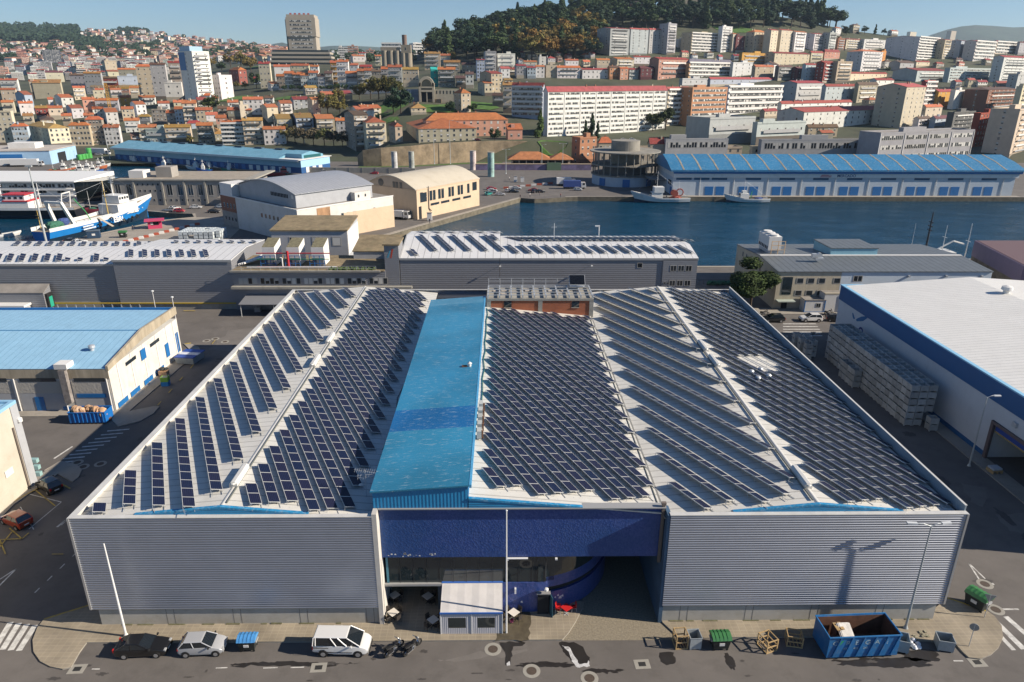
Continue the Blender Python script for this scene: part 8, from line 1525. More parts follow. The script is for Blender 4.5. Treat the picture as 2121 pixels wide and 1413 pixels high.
for a in((148,152,180,156,196,5,GRY,BROWN,G_,2,4,4,0),(178,181,212,152,196,5,GRY,ROCHRE,G_,2,4,5,0),(210,213,247,162,184,5,RED,BROWN,G_,2,2,4,0),(244,248,292,158,188,20,BLUW,None,F,.5,2,2,1),(244,248,290,144,170,10,STN,O,G_,2,2,5,0),(206,228,248,148,178,30,CRM,O,G_,2,3,1,1),(206,222,243,126,158,30,CRM,None,F,.5,4,2,1),(68,74,128,172,206,10,TAN,ROCHRE,'mono',4,1,1,0),(46,68,92,168,206,20,TAN,O,'mono',2,2,2,2),(2,6,38,166,196,8,W_,O,G_,2,3,4,1),(80,98,132,150,172,25,CRM,DKR,G_,2.5,2,2,1),(-10,-6,30,232,304,10,CRM,O,F,.6,7,4,0),(28,32,60,262,304,14,BLUW,O,'hip',2,4,5,0),(62,108,147,266,306,46,CRM,ROCHRE,'hip',2.5,4,4,6),(144,150,188,260,304,12,TAN,O,'hip',2,4,6,1),(184,187,215,248,302,10,STN,O,'hip',2.2,5,5,0),(217,221,249,264,302,10,W_,O,G_,2,4,4,1),(72,78,106,224,250,28,RED,ROCHRE,G_,2,2,4,1),(98,105,131,224,250,24,CRM,O,G_,2,2,2,1),(132,152,174,224,246,34,W_,O,G_,2,2,2,1),(158,176,198,206,236,28,PNK,O,G_,2,3,2,2),(196,201,246,208,234,14,GRY,O,G_,2,2,6,1),(244,252,272,202,224,20,OCH,O,G_,2,2,1,1),(284,290,322,202,220,16,W_,O,G_,2,2,5,1),(272,286,304,216,246,32,W_,O,G_,2,3,2,1),(20,58,70,196,232,40,BLUW,O,G_,3,2,1,1),(108,132,154,202,230,36,W_,O,G_,2.5,3,2,1),(138,156,178,182,208,30,CRM,O,G_,2,3,3,2),(84,104,112,206,230,30,W_,O,G_,2,2,1,1),(40,52,70,240,262,24,CRM,ROCHRE,G_,2,2,2,1),(120,132,150,240,262,26,TAN,O,G_,2,2,2,1),(186,196,216,226,250,26,W_,O,G_,2,3,2,1),(212,224,246,232,262,30,W_,O,G_,2,3,2,1),(244,256,278,226,252,20,CRM,O,G_,2,3,3,1),(252,262,290,250,276,18,W_,ORG2,G_,2,2,3,1),(287,292,326,264,298,16,CRM,O,G_,2,3,3,1),(300,306,352,268,298,8,LTG,None,F,.5,2,6,0),(340,346,396,264,298,12,TAN,ROCHRE,G_,2,3,5,0),(408,412,442,260,300,8,STN,O,G_,2,4,4,0),(452,462,512,256,302,12,W_,O,'hip',2.2,5,3,0,'balc'),(503,508,546,250,302,14,TAN,ROCHRE,G_,2,5,4,1),(544,549,592,268,302,12,W_,O,G_,2,3,4,1),(314,319,346,228,260,8,STN,ROCHRE,F,.5,4,4,1),(344,348,366,234,260,6,STN,O,G_,2,3,3,0),(362,366,384,226,258,6,BLUW,O,G_,2,4,3,0),(379,384,409,214,260,14,CRM,O,G_,2.5,5,2,1),(404,409,441,228,258,14,TAN,O,G_,2,3,4,1),(468,474,522,228,252,10,STN,O,G_,2,2,3,1),(482,500,522,218,250,34,CRM,None,F,.4,3,1,1),(503,508,546,206,246,10,W_,O,G_,2,4,4,1),(543,556,577,222,256,28,CRM,O,G_,2,3,1,1),(576,584,606,214,240,24,W_,O,G_,2,3,2,1),(603,610,640,206,230,20,GRY,REDR,G_,2,3,3,1),(638,650,664,206,246,30,CRM,O,G_,1.5,3,1,1),(564,576,606,246,272,20,TAN,ROCHRE,G_,2,2,3,1),(606,616,650,244,276,18,BLUW,ROCHRE,G_,2,3,4,1),(648,658,694,246,278,18,TAN,O,G_,2,3,3,1),(466,474,494,212,232,16,W_,O,G_,2,2,2,1),(694,698,720,250,284,10,GRY,O,G_,2,3,3,0),(660,668,700,196,216,16,TAN,O,G_,2,1,3,1),(690,700,730,194,212,16,CRM,REDR,G_,2,1,3,1),(320,330,352,214,234,20,W_,O,G_,2,2,2,1),(352,362,384,212,230,20,CRM,O,G_,2,2,2,1),(30,44,70,214,240,30,W_,O,G_,2,2,2,1),(0,8,30,212,236,20,CRM,O,G_,2,2,2,1),(262,272,290,182,204,20,TAN,O,G_,2,2,2,1),(180,196,216,186,208,24,CRM,ORG2,G_,2,2,2,1),(220,232,252,186,206,24,W_,ORG2,G_,2,2,2,1),(418,430,452,238,262,22,W_,ORG2,G_,2,2,2,1),(440,450,470,244,268,18,PNK,ORG2,G_,2,2,2,1),(0,6,34,186,210,14,TAN,ORG2,G_,2,2,3,1)):h(*a)
rr=random.Random(77)
for yb,n,x_0,x_1,hh in((168,12,-10,300,20),(156,13,-10,330,20),(146,12,0,300,17),(138,9,120,345,16),(131,8,20,330,13)):
 for i in range(n):
  x=x_0+(x_1-x_0)*(i+rr.uniform(.1,.9))/n;w=rr.uniform(16,34);k=rr.choice((W_,W_,CRM,GRY,BLUW,LTG,PNK));st=rr.randint(5,7)
  h(x,x+w*rr.uniform(.1,.35),x+w,yb-hh*rr.uniform(.75,1.2),yb,rr.choice((20,32,12)),k,rr.choice((None,REDR,PINKR)),None,1,st,2,0,rr.choice(('balc','band','band')))
h(82,92,126,104,132,20,(.12,.13,.17),None,F,1,11,2,0,'band',label='dark twin apartment tower on the far left hillside')
for a in((789,791,832,90,112,5,W_,REDR,'hip',1.5,3,3,0,'balc'),(848,856,880,90,114,25,W_,None,F,.6,4,2,1,'balc'),(876,878,900,95,114,15,CRM,None,F,.6,3,2,0,'band'),(700,702,722,98,122,5,W_,None,F,.5,5,2,0,'band'),(720,722,742,96,124,5,PNK,None,F,.5,5,2,0,'band'),(757,759,776,104,124,5,PNK,None,F,.5,4,2,0,'band'),(726,732,756,116,136,20,W_,O,G_,2,2,3,0),(776,778,790,116,136,5,CRM,O,G_,1.5,3,2,0),(556,562,580,98,114,10,W_,REDR,G_,1.5,2,2,0),(680,682,700,108,124,5,W_,None,F,.5,3,2,0),(742,744,757,110,126,5,W_,REDR,G_,1.5,3,2,0)):h(*a)
def near(px,py):return any(q[0]-4<px<q[2]+4 and q[3]-2<py<q[4]+7 and(q[4]>py-9)for q in H_)
def parkl(px,py):return any(a<px<c and b<py<d for a,b,c,d in((430,176,565,214),(570,190,640,208),(645,186,870,262),(800,205,1130,300),(1100,160,1420,330),(590,270,720,330),(1380,255,1760,330),(1380,40,1620,72),(150,84,215,120)))
rr=random.Random(404);nf=0
for i in range(2600):
 px=rr.choice((rr.uniform(-8,720),rr.uniform(1380,2115),rr.uniform(1000,1380)));py=rr.uniform(112,300)if px>1380 else rr.uniform(168,298)if px<720 else rr.uniform(120,165)
 if parkl(px,py)or(px>1380 and py>262)or near(px,py):continue
 s=1.0+1.1*(py-110)/190;w=rr.uniform(14,26)*s*.8;hh=rr.uniform(9,15)*s*.8
 h(px-w*.5,px-w*.5+w*rr.uniform(.15,.45),px+w*.5,py-hh,py,rr.uniform(10,40)if px>1380 else rr.uniform(5,34),rr.choice((W_,W_,CRM,TAN,GRY,BLUW,STN,PNK)),rr.choice((O,ORG2,REDR,ROCHRE,BROWN)if px<1000 else(REDR,BROWN,PINKR,O,REDR)),rr.choice((G_,G_,'hip')),2.,max(2,int(hh/7)),rr.randint(2,4),1);nf+=1
 if nf>105:break
for a in((1374,1378,1508,290,308,6,GRY,None,F,.5,1,2,0,'band'),(1572,1576,1804,291,308,4,GRY,None,F,.5,1,3,0,'band')):h(*a,label='low glass penthouse along the stone quay building '+('behind the ruin' if a[0]<1500 else 'behind the market hall'),Y=394 if a[0]<1500 else 387,zb=8)
h(1237,1240,1268,296,310,6,TAN,O,'hip',3,1,3,0,Y=395,zb=8,label='small orange hipped penthouse on the stone quay building');h(1342,1346,1376,298,310,6,TAN,REDR,G_,3,1,3,0,Y=395,zb=8,label='small red roofed penthouse on the stone quay building')
seen={};rows_=[]
for(x0,xs,x1,yt,yb,r,wall,roof,rk,rh,st,nx,ny,ws,label,k)in H_:
 big=st>=5;
 if rk is None:rk='flat' if roof is None else 'gx'
 if not label:
  d,n=rel((x0+x1)/2,(yt+yb)/2);w_=CNAME.get(wall)or{(.5,.22,.06):'orange',(.35,.07,.04):'rust red',(.34,.11,.09):'rose'}.get(wall,'dull')
  label='%s %s storey %sed %s %s the %s'%(w_,N_[min(st,13)],'flat roof' if roof is None or rk=='flat' else RNAME.get(roof,'dark roof').replace(' tile','').replace('mossy ochre','ochre').replace('pinkish red','pink'),'block' if big else 'house',d,n)
 rows_.append([label,(x0+x1)/2,x0,xs,x1,yt,yb,r,wall,roof,rk,rh,st,nx,ny,ws,k]);seen.setdefault(label,[]).append(rows_[-1])
for lab,q in seen.items():
 if len(q)>1:
  q.sort(key=lambda z:z[1])
  for i,z in enumerate(q):z[0]=lab+', %s from left'%ordw(i)
for z in rows_:
 if len(z[0].replace('-',' ').split())>15:z[0]=z[0].replace(' storey','',1).replace(' roofed',' roof',1)
 if len(z[0].replace('-',' ').split())>16:z[0]=z[0].replace(' house','',1)
for lab,mx_,x0,xs,x1,yt,yb,r,wall,roof,rk,rh,st,nx,ny,ws,k in rows_:
 big=st>=5;kk=dict(k)
 if ws=='win' and nx*st>100:nx=100//st
 house(lab,x0,xs,x1,yt,yb,r,wall,roof or wall,rk,rh,st,nx,ny,ws,cat='apartment block' if big else 'house',name='apartment_block' if big else 'town_house',**kk)
t,L,D,hh=house('tall white tower block with blue upper corner and balconies',377,413,440,108,217,50,WHT,WHT,'flat',1.,13,2,1,Y=None,cat='tower block',name='tower_block')
for p in[c for c in bpy.data.objects if c.parent==t and c.name.startswith('window')][0:0]:pass
bx(t,'blue_corner',mat('tower_blue',(.02,.13,.33),.5),-.15,-.01,D*.55,D+.1,hh*.66,hh);bx(t,'roof_storey',mat('tower_pale_blue',(.3,.45,.6),.6),1,L*.8,D*.2,D*.95,hh+.1,hh+5)
for i in range(7):MB().box(L*.05,L*.4,-1.2,0,hh*(.45+.075*i),hh*(.45+.075*i)+.9).build('balcony',M_greyw,t)
C=HIT(618,135);Yt=C.y;t=thing('office_tower','tall brownish office tower with banded windows rising above the town','tower block',(AY(600,110,Yt).x,Yt,C.z),R(4));Wt=AY(656,110,Yt).x-AY(600,110,Yt).x;z0,z1=AY(628,112,Yt).z-C.z,AY(628,30,Yt).z-C.z
M_tow=mat('tower_concrete',(.36,.32,.265),.85,var=.08,scale=.2);bx(t,'shaft',M_tow,0,Wt,0,Wt*.8,z0-6,z1);bx(t,'crown',M_tow,-1,Wt+1,-1,Wt*.8+1,z0+(z1-z0)*.45,z1-3.5)
for i in range(9):band(t,Wt/2,-1.02 if i>3 else 0,z0+(z1-z0)*(.05+.095*i),Wt*.78,(z1-z0)*.05,14,0,i)
bx(t,'stair_frame',M_stripglass,-2.6,-1.01,3,9,z0,z1-6);[bx(t,'roof_letter',mat('sign_red',(.45,.1,.08),.6),Wt*(.12+.16*i),Wt*(.2+.16*i),1,1.3,z1,z1+1.8)for i in range(5)]
t=thing('office_podium','long concrete podium with stacked dark window bands under the office tower','building',(AY(557,130,Yt-8).x,Yt-8,C.z-4),R(4));Wp=AY(690,130,Yt-8).x-AY(557,130,Yt-8).x
for i in range(4):bx(t,'floor_slab',M_tow,i*1.2,Wp-i*1.5,0,30,2+i*5.2,4.6+i*5.2);bx(t,'window_band',M_darkwin,2+i*1.2,Wp-2-i*1.5,1.2,28,4.61+i*5.2,7.19+i*5.2)
C=HIT(815,140);t=thing('grain_silos','cluster of round concrete silos with a square head house','silo',(C.x,C.y,C.z-2));k=C.y/1450*1.03;M_silo=mat('silo_concrete',(.3,.26,.2),.9,var=.2,scale=.2,stretch=(1,1,.2))
for i,px in enumerate((797,810,823,836,847)):x=AY(px,120,C.y).x-C.x;MB().lathe([(6.2*k,0),(6.2*k,(32 if i<3 else 28)*k)],20,c=(x,0,0)).build('silo',M_silo,t)
bx(t,'gallery',M_silo,AY(788,1,C.y).x*0+AY(789,110,C.y).x-C.x,AY(828,110,C.y).x-C.x,-4*k,4*k,32*k,38*k);bx(t,'head_house',M_silo,AY(832,110,C.y).x-C.x,AY(852,110,C.y).x-C.x,-5.5*k,5*k,28*k,42*k);MB().lathe([(4.5*k,0),(4.5*k,17*k)],16,c=(AY(838,90,C.y).x-C.x,0,42*k)).build('water_tank',mat('tank_brown',(.16,.11,.09),.8),t);window(t,AY(841,110,C.y).x-C.x,-5.5*k,32*k,3*k,6*k,0,'plain')
C=HIT(885,213);t=thing('arched_ruin','tall stone frontage with one big arched window above open bays','ruin',(AY(868,200,C.y).x,C.y,C.z));Wr=AY(900,200,C.y).x-AY(868,200,C.y).x;hr=AY(885,160,C.y).z-C.z;M_rs=mat('pale_ruin_stone',(.42,.37,.29),.9,var=.15,scale=.4)
for x in(0,Wr-1.6):bx(t,'pier',M_rs,x,x+1.6,0,3,0,hr*.78)
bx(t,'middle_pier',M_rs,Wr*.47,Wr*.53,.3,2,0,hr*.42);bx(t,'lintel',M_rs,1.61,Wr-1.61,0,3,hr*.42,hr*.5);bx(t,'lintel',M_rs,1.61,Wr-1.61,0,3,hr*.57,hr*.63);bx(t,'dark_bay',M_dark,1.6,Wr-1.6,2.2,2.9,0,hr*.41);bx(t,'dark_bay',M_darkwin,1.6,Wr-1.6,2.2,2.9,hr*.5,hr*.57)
q=MB();ro,ri=Wr/2,Wr/2-1.7
for i in range(12):a,b=R(180*i/12),R(180*(i+1)/12);q.hexa([(Wr/2+r_*math.cos(t_),y,hr*.63+r_*math.sin(t_)*1.25)for y in(0,3)for r_,t_ in((ri,a),(ro,a),(ro,b),(ri,b))])
q.build('arch',M_rs,t);MB().face([(Wr/2+ri*math.cos(R(180*i/12)),1.8,hr*.63+ri*math.sin(R(180*i/12))*1.25)for i in range(13)]).build('arch_window',M_stripglass,t)
t=thing('arcade_wall','long ruined stone wall with a row of small arches beside the arched ruin','wall',(AY(901,200,C.y).x,C.y+1,C.z));La=AY(965,200,C.y).x-AY(901,200,C.y).x;bx(t,'wall',M_rs,0,La,0,1.5,-4,hr*.52)
for i in range(9):MB().box(La*(i+.35)/9,La*(i+.65)/9,-.06,0,hr*.34,hr*.47).build('blind_arch',M_dark,t)
t=thing('glazed_shed','bluish glass fronted lean-to left of the arched ruin','shed',(AY(840,200,C.y).x,C.y+1,C.z));bx(t,'glass_front',mat('blue_shed_glass',(.1,.14,.2),.3,var=.3,scale=.3),0,AY(867,200,C.y).x-AY(840,200,C.y).x,0,6,-3,hr*.52)
a,b=HIT(560,187),HIT(830,190);d_=b-a;t=thing('promenade_wall','pale balustrade wall edging the promenade in front of the old terrace','wall',tuple(a),math.atan2(d_.y,d_.x));bx(t,'balustrade',M_pale,0,d_.length,-.4,0,-4,1.6)
a,b=HIT(820,212),HIT(915,214);d_=b-a;t=thing('garden_wall','grey stone garden wall below the arched ruin','wall',tuple(a),math.atan2(d_.y,d_.x));bx(t,'masonry',MC['old_masonry'],0,d_.length,-.6,0,-5,2.5)
p=AY(1415,14,1190);t=thing('hilltop_fort','pale stone fort wall among trees on the wooded hilltop','fort',(p.x,1190,p.z-8));bx(t,'wall',M_rs,-14,22,0,12,-10,20);bx(t,'parapet',M_rs,-14.5,-4,-.5,8,20,24)
p=AY(1306,12,1150);t=thing('hilltop_house','dark roofed hilltop house at the left end of the fort woods','house',(p.x,1150,p.z));o=body_mesh('gx',34,14,-14,2,5,t,BRK);roof_mesh('gx',34,14,2,5,t,M_roofc,(.05,.045,.045))
p=HIT(232,248);t=thing('tower_crane','yellow tower crane standing among the old houses on the left','crane',tuple(p));M_cr=mat('crane_yellow',(.5,.28,.04),.6);hc=AY(228,180,p.y).z-p.z
def truss(mb,a,b,w,n):
 a=Vector(a);b=Vector(b);d=(b-a);u=d.normalized().orthogonal().normalized()*w;v=d.normalized().cross(u);c=[u+v,u-v,-u-v,-u+v]
 for k in c:mb.tube(a+k,b+k,.13,n=4,cap=False)
 for i in range(n):
  for j in range(4):mb.tube(a+d*i/n+c[j],a+d*(i+1)/n+c[(j+1)%4],.08,n=3,cap=False)
 return mb
truss(MB(),(0,0,0),(0,0,hc+3),.9,14).build('mast',M_cr,t);xj=AY(292,178,p.y).x-p.x;truss(MB(),(0,0,hc),(xj,0,hc+.5),.7,16).build('jib',M_cr,t);truss(MB(),(0,0,hc),(-13,0,hc),.7,4).build('counter_jib',M_cr,t);bx(t,'counterweight',M_conc,-13,-10,-.8,.8,hc-2.4,hc-.8);MB().path([(xj*.7,0,hc+.6),(0,0,hc+6),(-11,0,hc+.6)],.08).build('tie_bar',M_cr,t)
def tiny(seed,wall,roof):
 r=random.Random(seed);L,D,hh=r.uniform(9,15),r.uniform(8,11),r.uniform(7,11);mb=MB();mb.box(0,L,0,D,-6,hh,0);rk=r.random()
 if rk<.75:mb.loft([[(x,-.5,hh),(x,D/2,hh+1.7),(x,D+.5,hh)]for x in(-.5,L+.5)],1)
 else:mb.box(-.2,L+.2,-.2,D+.2,hh+.01,hh+.6,1)
 for z in(hh*.15,hh*.58):
  for i in range(3):x=L*(i+.5)/3;mb.face([(x-.6,-.05,z),(x+.6,-.05,z),(x+.6,-.05,z+1.5),(x-.6,-.05,z+1.5)],2)
 return mb.mesh('hillside_house',[mat('hw_%d'%seed,wall,.85),mat('hr_%d'%seed,roof,.85),M_darkwin])
TN=[tiny(i,w,r)for i,(w,r)in enumerate(((WHT,(.34,.16,.1)),(WHT,(.3,.16,.11)),(CRM,(.34,.16,.1)),(WHT,(.24,.1,.08)),(PNK,(.32,.15,.1)),(TAN,ROCHRE),(WHT,(.34,.2,.17)),(GRY,BROWN),(CRM,(.3,.17,.12))))]
TNL=('white house with orange roof','white house with dull orange roof','cream house with orange roof','white house with dark red roof','pink house with orange roof','tan house with ochre roof','white house with pink roof','grey house with brown roof','cream house with dull orange roof')
rr=random.Random(5);far_=MB();nh=0;pts_=[]
for i in range(950):
 px=rr.uniform(-60,585);top=60+max(0,px-330)*.16;py=top+(rr.random()**.9)*(132-top)
 if(px<165 and 30<py<92 and rr.random()<.88)or(165<px<210 and 86<py<110 and rr.random()<.5):continue
 p=HIT(px,py,900.)
 if p.y>4150:continue
 pts_.append((p.y,px,py,p))
pts_.sort(key=lambda q:q[0])
for i,(y,px,py,p)in enumerate(pts_):
 j=rr.randrange(9);a=R(rr.uniform(-25,45));s=rr.uniform(.95,1.5)
 if i<290:o=put('hillside_house',TN[j],None,tuple(p),a,(s,s,s));tag(o,'small distant '+TNL[j]+' on the far left hillside','house','houses scattered over the far hillside')
 else:
  s*=1.1;c,sn=math.cos(a)*s,math.sin(a)*s;k=len(far_.v);me=TN[j]
  far_.v+=[(p.x+v.co.x*c-v.co.y*sn,p.y+v.co.x*sn+v.co.y*c,p.z+v.co.z*s)for v in me.vertices]
  for q in me.polygons:
   far_.f.append(tuple(k+v for v in q.vertices));far_.m.append((j%4)if q.material_index==0 else 4+(j%4)if q.material_index==1 else 8)
tag(far_.build('distant_houses',[TN[0].materials[0],TN[2].materials[0],TN[4].materials[0],TN[7].materials[0],TN[0].materials[1],TN[1].materials[1],TN[3].materials[1],TN[6].materials[1],M_darkwin]),'hundreds of tiny pale houses covering the far hillside below the skyline','houses',kind='stuff')
def leafmat(name,gain=1.):
 m,n,l,b=nt(name);b.inputs['Roughness'].default_value=.8;b.inputs['Specular IOR Level'].default_value=.2
 oi=n.new('ShaderNodeObjectInfo');tc=n.new('ShaderNodeTexCoord');no=n.new('ShaderNodeTexNoise');no.inputs['Scale'].default_value=5;no.inputs['Detail'].default_value=4;l.new(tc.outputs['Object'],no.inputs['Vector'])
 mr=n.new('ShaderNodeMapRange');mr.inputs[1].default_value=.3;mr.inputs[2].default_value=.7;mr.inputs[3].default_value=.55;mr.inputs[4].default_value=1.5;l.new(no.outputs[0],mr.inputs[0])
 mx=n.new('ShaderNodeMix');mx.data_type='RGBA';mx.blend_type='MULTIPLY';mx.inputs[0].default_value=1;l.new(oi.outputs['Color'],mx.inputs[6]);l.new(mr.outputs[0],mx.inputs[7]);l.new(mx.outputs[2],b.inputs['Base Color']);return m
M_leaf=leafmat('leaves');M_bark=mat('bark',(.07,.05,.035),.95,var=.3,scale=3)
def tree_mesh(seed,kind,n,ls):
 r=random.Random(seed);mb=MB();cl=[]
 tb=.3 if kind=='round' else.42 if kind=='pine' else.1
 mb.tube((0,0,-.15),(r.uniform(-.02,.02),0,tb+.15),.028,1,6,.016)
 if kind=='cone':
  for i in range(14):z=.12+.85*i/14;w=.17*(1-(z-.1)/.95)**.8;a=r.uniform(0,6.3);cl.append((w*.5*math.cos(a),w*.5*math.sin(a),z,w*.9,.09))
 else:
  for i in range(20 if kind=='round' else 17):
   a=r.uniform(0,6.28);q=math.sqrt(r.random())*(.34 if kind=='round' else.36);z=(.36+.55*r.random()*(1-(q/.42)**2)+.04)if kind=='round' else(.5+.42*r.random()*(1-(q/.5)**2));s=r.uniform(.10,.17);cl.append((q*math.cos(a),q*math.sin(a),z,s,s*(.72 if kind=='round' else.55)))
   if i%3==0:mb.tube((0,0,tb*.8+.05),(q*math.cos(a)*.8,q*math.sin(a)*.8,z-.04),.012,1,4,.005)
 for i in range(n):
  x,y,z,s,sz=cl[i%len(cl)];v=Vector((r.gauss(0,1),r.gauss(0,1),r.gauss(0,1))).normalized();k=r.uniform(.55,1.08)
  c=Vector((x+v.x*s*k,y+v.y*s*k,z+v.z*sz*k));nn=(v+Vector((r.uniform(-.7,.7),r.uniform(-.7,.7),r.uniform(-.3,.9)))).normalized();u=nn.orthogonal().normalized();w=nn.cross(u);e=ls*r.uniform(.6,1.4);f=r.uniform(0,6.28);u,w=u*math.cos(f)+w*math.sin(f),w*math.cos(f)-u*math.sin(f)
  mb.face([tuple(c+u*e),tuple(c+w*e*.7),tuple(c-u*e),tuple(c-w*e*.7)],0)
 return mb
def crown_trunk(seed,kind,n,ls):
 mb=tree_mesh(seed,kind,n,ls);a,b=MB(),MB()
 return mb
TP_={k:[tree_mesh(s,k,1500,.034).mesh('tree',[M_leaf,M_bark])for s in range(q)]for k,q in(('round',5),('pine',5),('cone',3))}
GRN=[(.03,.055,.024),(.04,.066,.024),(.024,.048,.027),(.046,.072,.026),(.036,.058,.033)];AUT=[(.2,.115,.03),(.17,.125,.04),(.14,.12,.035),(.21,.145,.035)]
TR=random.Random(19)
def tree(p,hgt,kind,col,label,group=None,w=1.):o=put('tree',TR.choice(TP_[kind]),None,(p[0],p[1],p[2]-.3),TR.uniform(0,6),(hgt*w,hgt*w,hgt));o.color=col+(1,);return tag(o,label,'tree',group)
def low(px):return 126 if px<1240 else 60+18*max(0,1270-px)/30 if px<1540 else 60
n=0;spots=[]
for i in range(4000):
 px=TR.uniform(895,1745);y=TR.uniform(820,1290);d=ray(px,60);x=d.x*y/d.y;z=T(x,y);q=PROJ((x,y,z))
 if q[1]>low(px)or q[1]<-30 or z<48 or(px<960 and q[1]<95):continue
 if any(abs(s[0]-x)<14 and abs(s[1]-y)<20 for s in spots):continue
 spots.append((x,y,z,q));n+=1
 if n>=296:break
for x,y,z,q in spots:
 aut=q[1]>70 and 1050<q[0]<1245 and TR.random()<.38 or TR.random()<.03;k='round' if aut else TR.choice(('pine','pine','round','cone'));hg=TR.uniform(25,35)*(1.15 if k=='cone' else 1)
 tree((x,y,z),hg,k,TR.choice(AUT if aut else GRN),{'pine':'dark spreading pine','round':'rusty autumn tree' if aut else 'dark broad crowned tree','cone':'tall dark conifer'}[k]+' in the wood on the big hill','trees of the wood on the hill',1.2)
wood=MB()
def woods(n,f,h0,h1,seed):
 r=random.Random(seed);k=0;tries=0
 while k<n and tries<n*30:
  tries+=1;px,py=f(r);p=HIT(px,py,800.)
  if p.y>4600:continue
  k+=1;hg=r.uniform(h0,h1)
  for j in range(46):
   v=Vector((r.gauss(0,1),r.gauss(0,1),r.gauss(0,.9))).normalized();c=p+Vector((v.x*hg*.5,v.y*hg*.5,hg*.55+v.z*hg*.42));u=Vector((r.gauss(0,1),r.gauss(0,1),r.gauss(0,1))).normalized();w=u.orthogonal().normalized();e=hg*.17
   wood.face([tuple(c+u*e),tuple(c+w*e),tuple(c-u*e),tuple(c-w*e)])
woods(330,lambda r:(r.uniform(-40,162),r.uniform(48,92)),22,38,1);woods(60,lambda r:(r.uniform(150,215),r.uniform(84,104)),16,26,2);woods(330,lambda r:(r.uniform(-40,570),r.uniform(66,128)),12,20,3);woods(50,lambda r:(r.uniform(150,335),r.uniform(98,112)),14,22,4);woods(26,lambda r:(r.uniform(245,310),r.uniform(60,70)),18,28,5);woods(50,lambda r:(r.uniform(640,900),r.uniform(104,132)),8,13,7)
o=wood.build('distant_woods',M_leaf);o.color=(.028,.05,.028,1);tag(o,'dark woods and scattered trees over the far hillside','woods',kind='stuff')
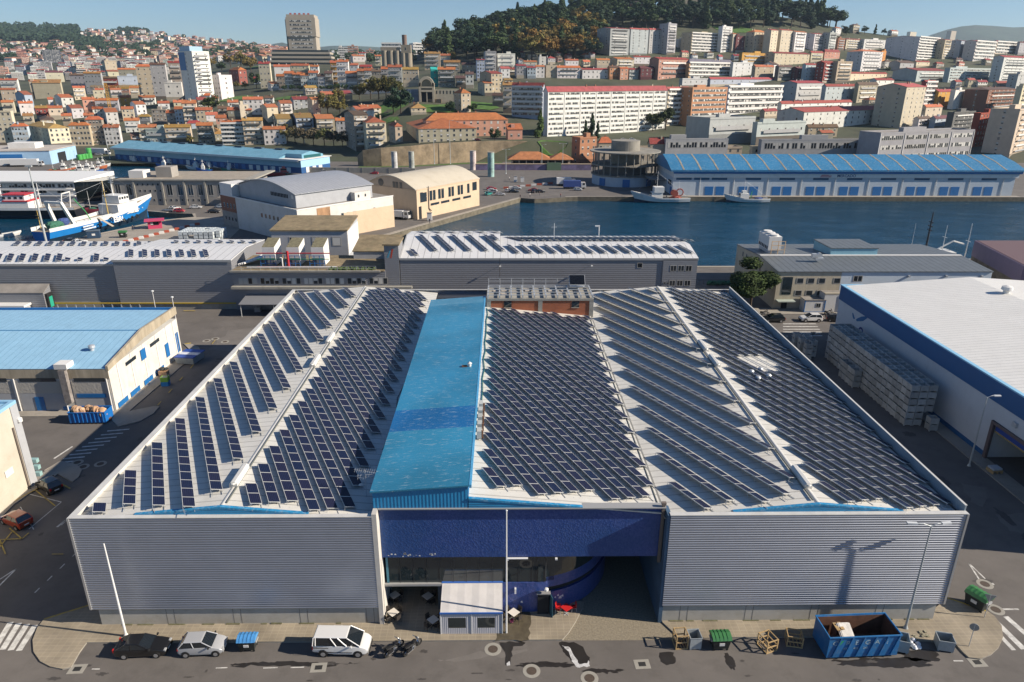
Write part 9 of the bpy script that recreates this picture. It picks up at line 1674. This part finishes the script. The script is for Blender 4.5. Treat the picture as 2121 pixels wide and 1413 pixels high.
for i,(px,py,hg,k,c,lab)in enumerate([(440,142,20,'round',AUT[1],'ochre tree right of the white tower block'),(478,140,24,'round',AUT[1],'brown autumn tree above the pink red villa'),(500,142,26,'round',AUT[2],'largest brown autumn tree above the pink red villa'),(520,150,22,'round',AUT[1],'brown tree right of the pink red villa'),(505,112,26,'round',(.08,.05,.02),'dark autumn tree on the skyline left of the office tower'),(520,122,22,'cone',GRN[2],'dark conifer left of the office podium'),(538,124,18,'cone',GRN[0],'small dark conifer nearest the office podium'),(460,150,16,'round',GRN[0],'dark bush beside the white tower block'),(532,184,17,'round',GRN[3],'round green tree right of the villa'),(492,185,9,'round',AUT[2],'small olive tree below the villa, left'),(508,186,9,'round',AUT[2],'small olive tree below the villa, right'),(440,236,18,'round',(.05,.065,.018),'bushy green tree below the white tower block'),(680,242,19,'round',(.13,.115,.035),'olive autumn tree by the cream blank gable'),(705,240,15,'round',AUT[2],'olive tree left of the dark convent trees'),(702,214,14,'round',AUT[2],'olive tree beside the red roofed house'),(745,208,13,'round',AUT[2],'small olive tree above the promenade wall end'),(768,206,20,'round',AUT[2],'tall olive tree left in the row before the ruin'),(785,207,20,'round',(.08,.075,.02),'tall olive tree in the middle of the row before the ruin'),(800,207,20,'round',AUT[2],'tall olive tree third in the row before the ruin'),(818,208,19,'round',(.07,.07,.02),'tall olive tree right in the row before the ruin'),(815,238,17,'round',GRN[2],'dark evergreen left below the arched ruin'),(830,236,22,'round',GRN[2],'tall dark evergreen right below the arched ruin'),(933,236,10,'round',GRN[0],'low dark bush left of the square stone tower'),(980,236,9,'round',GRN[3],'small green bush right of the square stone tower'),(1118,286,17,'cone',(.07,.11,.03),'light green poplar left of the long white slab block'),(1025,296,9,'round',GRN[0],'round bush by the graffiti wall'),(1212,286,11,'cone',GRN[0],'left small cypress before the long white slab block'),(1225,285,15,'cone',GRN[0],'tallest middle cypress before the long white slab block'),(1237,287,10,'cone',GRN[0],'right small cypress before the long white slab block'),(1352,272,15,'round',(.05,.06,.022),'leafy tree left at the slab block corner'),(1378,270,19,'round',(.04,.055,.02),'taller leafy tree right at the slab block corner'),(596,296,14,'round',(.16,.135,.05),'sparse olive tree at the left end of the quayside row'),(612,298,13,'round',(.14,.12,.07),'thin brownish tree second in the quayside row'),(630,300,14,'round',(.15,.12,.075),'thin brownish tree third in the quayside row'),(650,301,13,'round',(.14,.115,.07),'thin brownish tree fourth in the quayside row'),(672,302,14,'round',(.13,.14,.05),'olive tree fifth in the quayside row'),(692,304,13,'round',(.07,.055,.04),'dull brown tree sixth in the quayside row'),(710,306,12,'round',(.05,.05,.03),'dark tree at the right end of the quayside row'),(395,300,7,'round',AUT[2],'small olive bush behind the fish hall roof'),(205,300,15,'cone',GRN[0],'dark cypress between the old quayside houses'),(874,338,7,'cone',AUT[2],'thin ochre tree left against the stone retaining wall'),(885,338,7,'cone',AUT[2],'thin ochre tree right against the stone retaining wall'),(1748,72,15,'round',(.06,.055,.025),'brown green tree at the right end of the hilltop wood'),(1752,76,13,'round',GRN[0],'dark bush below the hilltop wood end'),(1790,72,14,'round',(.05,.07,.02),'rounded green tree on the right skyline'),(1812,72,15,'cone',GRN[1],'tall conifer left on the right skyline'),(1830,74,11,'round',GRN[0],'low dark tree on the right skyline'),(1852,68,13,'cone',GRN[0],'slim conifer on the right skyline ridge'),(1870,72,12,'pine',GRN[0],'flat topped pine on the right skyline'),(1900,72,14,'cone',GRN[0],'dark pointed conifer at the right of the skyline'),(1838,150,8,'round',(.06,.08,.02),'light green tree beside the cream terrace'),(1764,146,9,'round',GRN[0],'dark tree beside the tan block'),(1990,78,9,'round',(.06,.08,.03),'green garden tree on the far right skyline'),(2010,80,8,'round',(.07,.08,.03),'small garden tree on the far right skyline'),(780,132,11,'round',(.05,.06,.02),'green tree beside the grain silos'),(766,132,10,'round',(.06,.055,.02),'olive tree left of the grain silos'),(935,128,15,'round',AUT[2],'olive tree at the left foot of the hill wood'),(856,132,14,'round',GRN[0],'dark tree right of the grain silos'),(735,130,9,'round',GRN[1],'dark bush on the slope left of the silos')]):
 p=HIT(px,py)if py<325 else G(px,py);tree(tuple(p),hg,k,c,lab)
for i in range(13):p=HIT(590+i*15.5,189);tree(tuple(p),TR.uniform(6,8.5),'round',TR.choice(GRN[:2]),'small clipped dark tree on the old promenade, %s from the left'%ordw(i),'clipped trees along the promenade',1.1)
M_grass=mat('bright_grass',(.06,.13,.02),.95,var=.4,scale=.2)
def lawn(px,py,rx,ry,seed):
 c=HIT(px,py);mb=MB();q=blob((c.x,c.y),rx,ry,18,.2,seed);e=sheet([q],0)
 mb.v=[(v[0],v[1],T(v[0],v[1])+.5)for v in e.v];mb.f=e.f;mb.m=e.m;tag(mb.build('lawn',M_grass),kind='structure')
for i,a in enumerate(((490,205,14,16),(594,204,13,10),(528,140,14,22),(920,226,22,14),(990,220,16,14),(800,228,16,22),(1145,300,8,5),(805,250,8,8),(1520,62,30,20))):lawn(*a,i)
p=G(1553,640);t=thing('round_tree','big dense dark green tree between the solar hall and the tan building','tree',(p.x,p.y,0))
mb=tree_mesh(42,'round',17000,.019);cr,tk=MB(),MB()
for f,m in zip(mb.f,mb.m):q=cr if m==0 else tk;q.face([mb.v[i]for i in f])
o=cr.build('crown',M_leaf,t);o.scale=(14.2,12.5,11.3);o.color=(.034,.055,.014,1);o=tk.build('trunk',M_bark,t);o.scale=(11,11,10)
p=G(1470,590);t=thing('planter_shrub','low green netting and shrub by the basin railing','shrub',(p.x,p.y,0));q=MB();[lump(q,(i*1.1,0,.5),.8,.6,.6,i,7,4,.5)for i in range(5)];q.build('foliage',M_net,t)
q=thing('basin_railing','dark railing beside the round tree at the basin','railing',(44.5,160,0));MB().path([(0,0,1.1),(11,0,1.1)],.04).build('rail',M_black,q);[MB().tube((i*1.1,0,0),(i*1.1,0,1.1),.03).build('post',M_black,q)for i in range(11)]
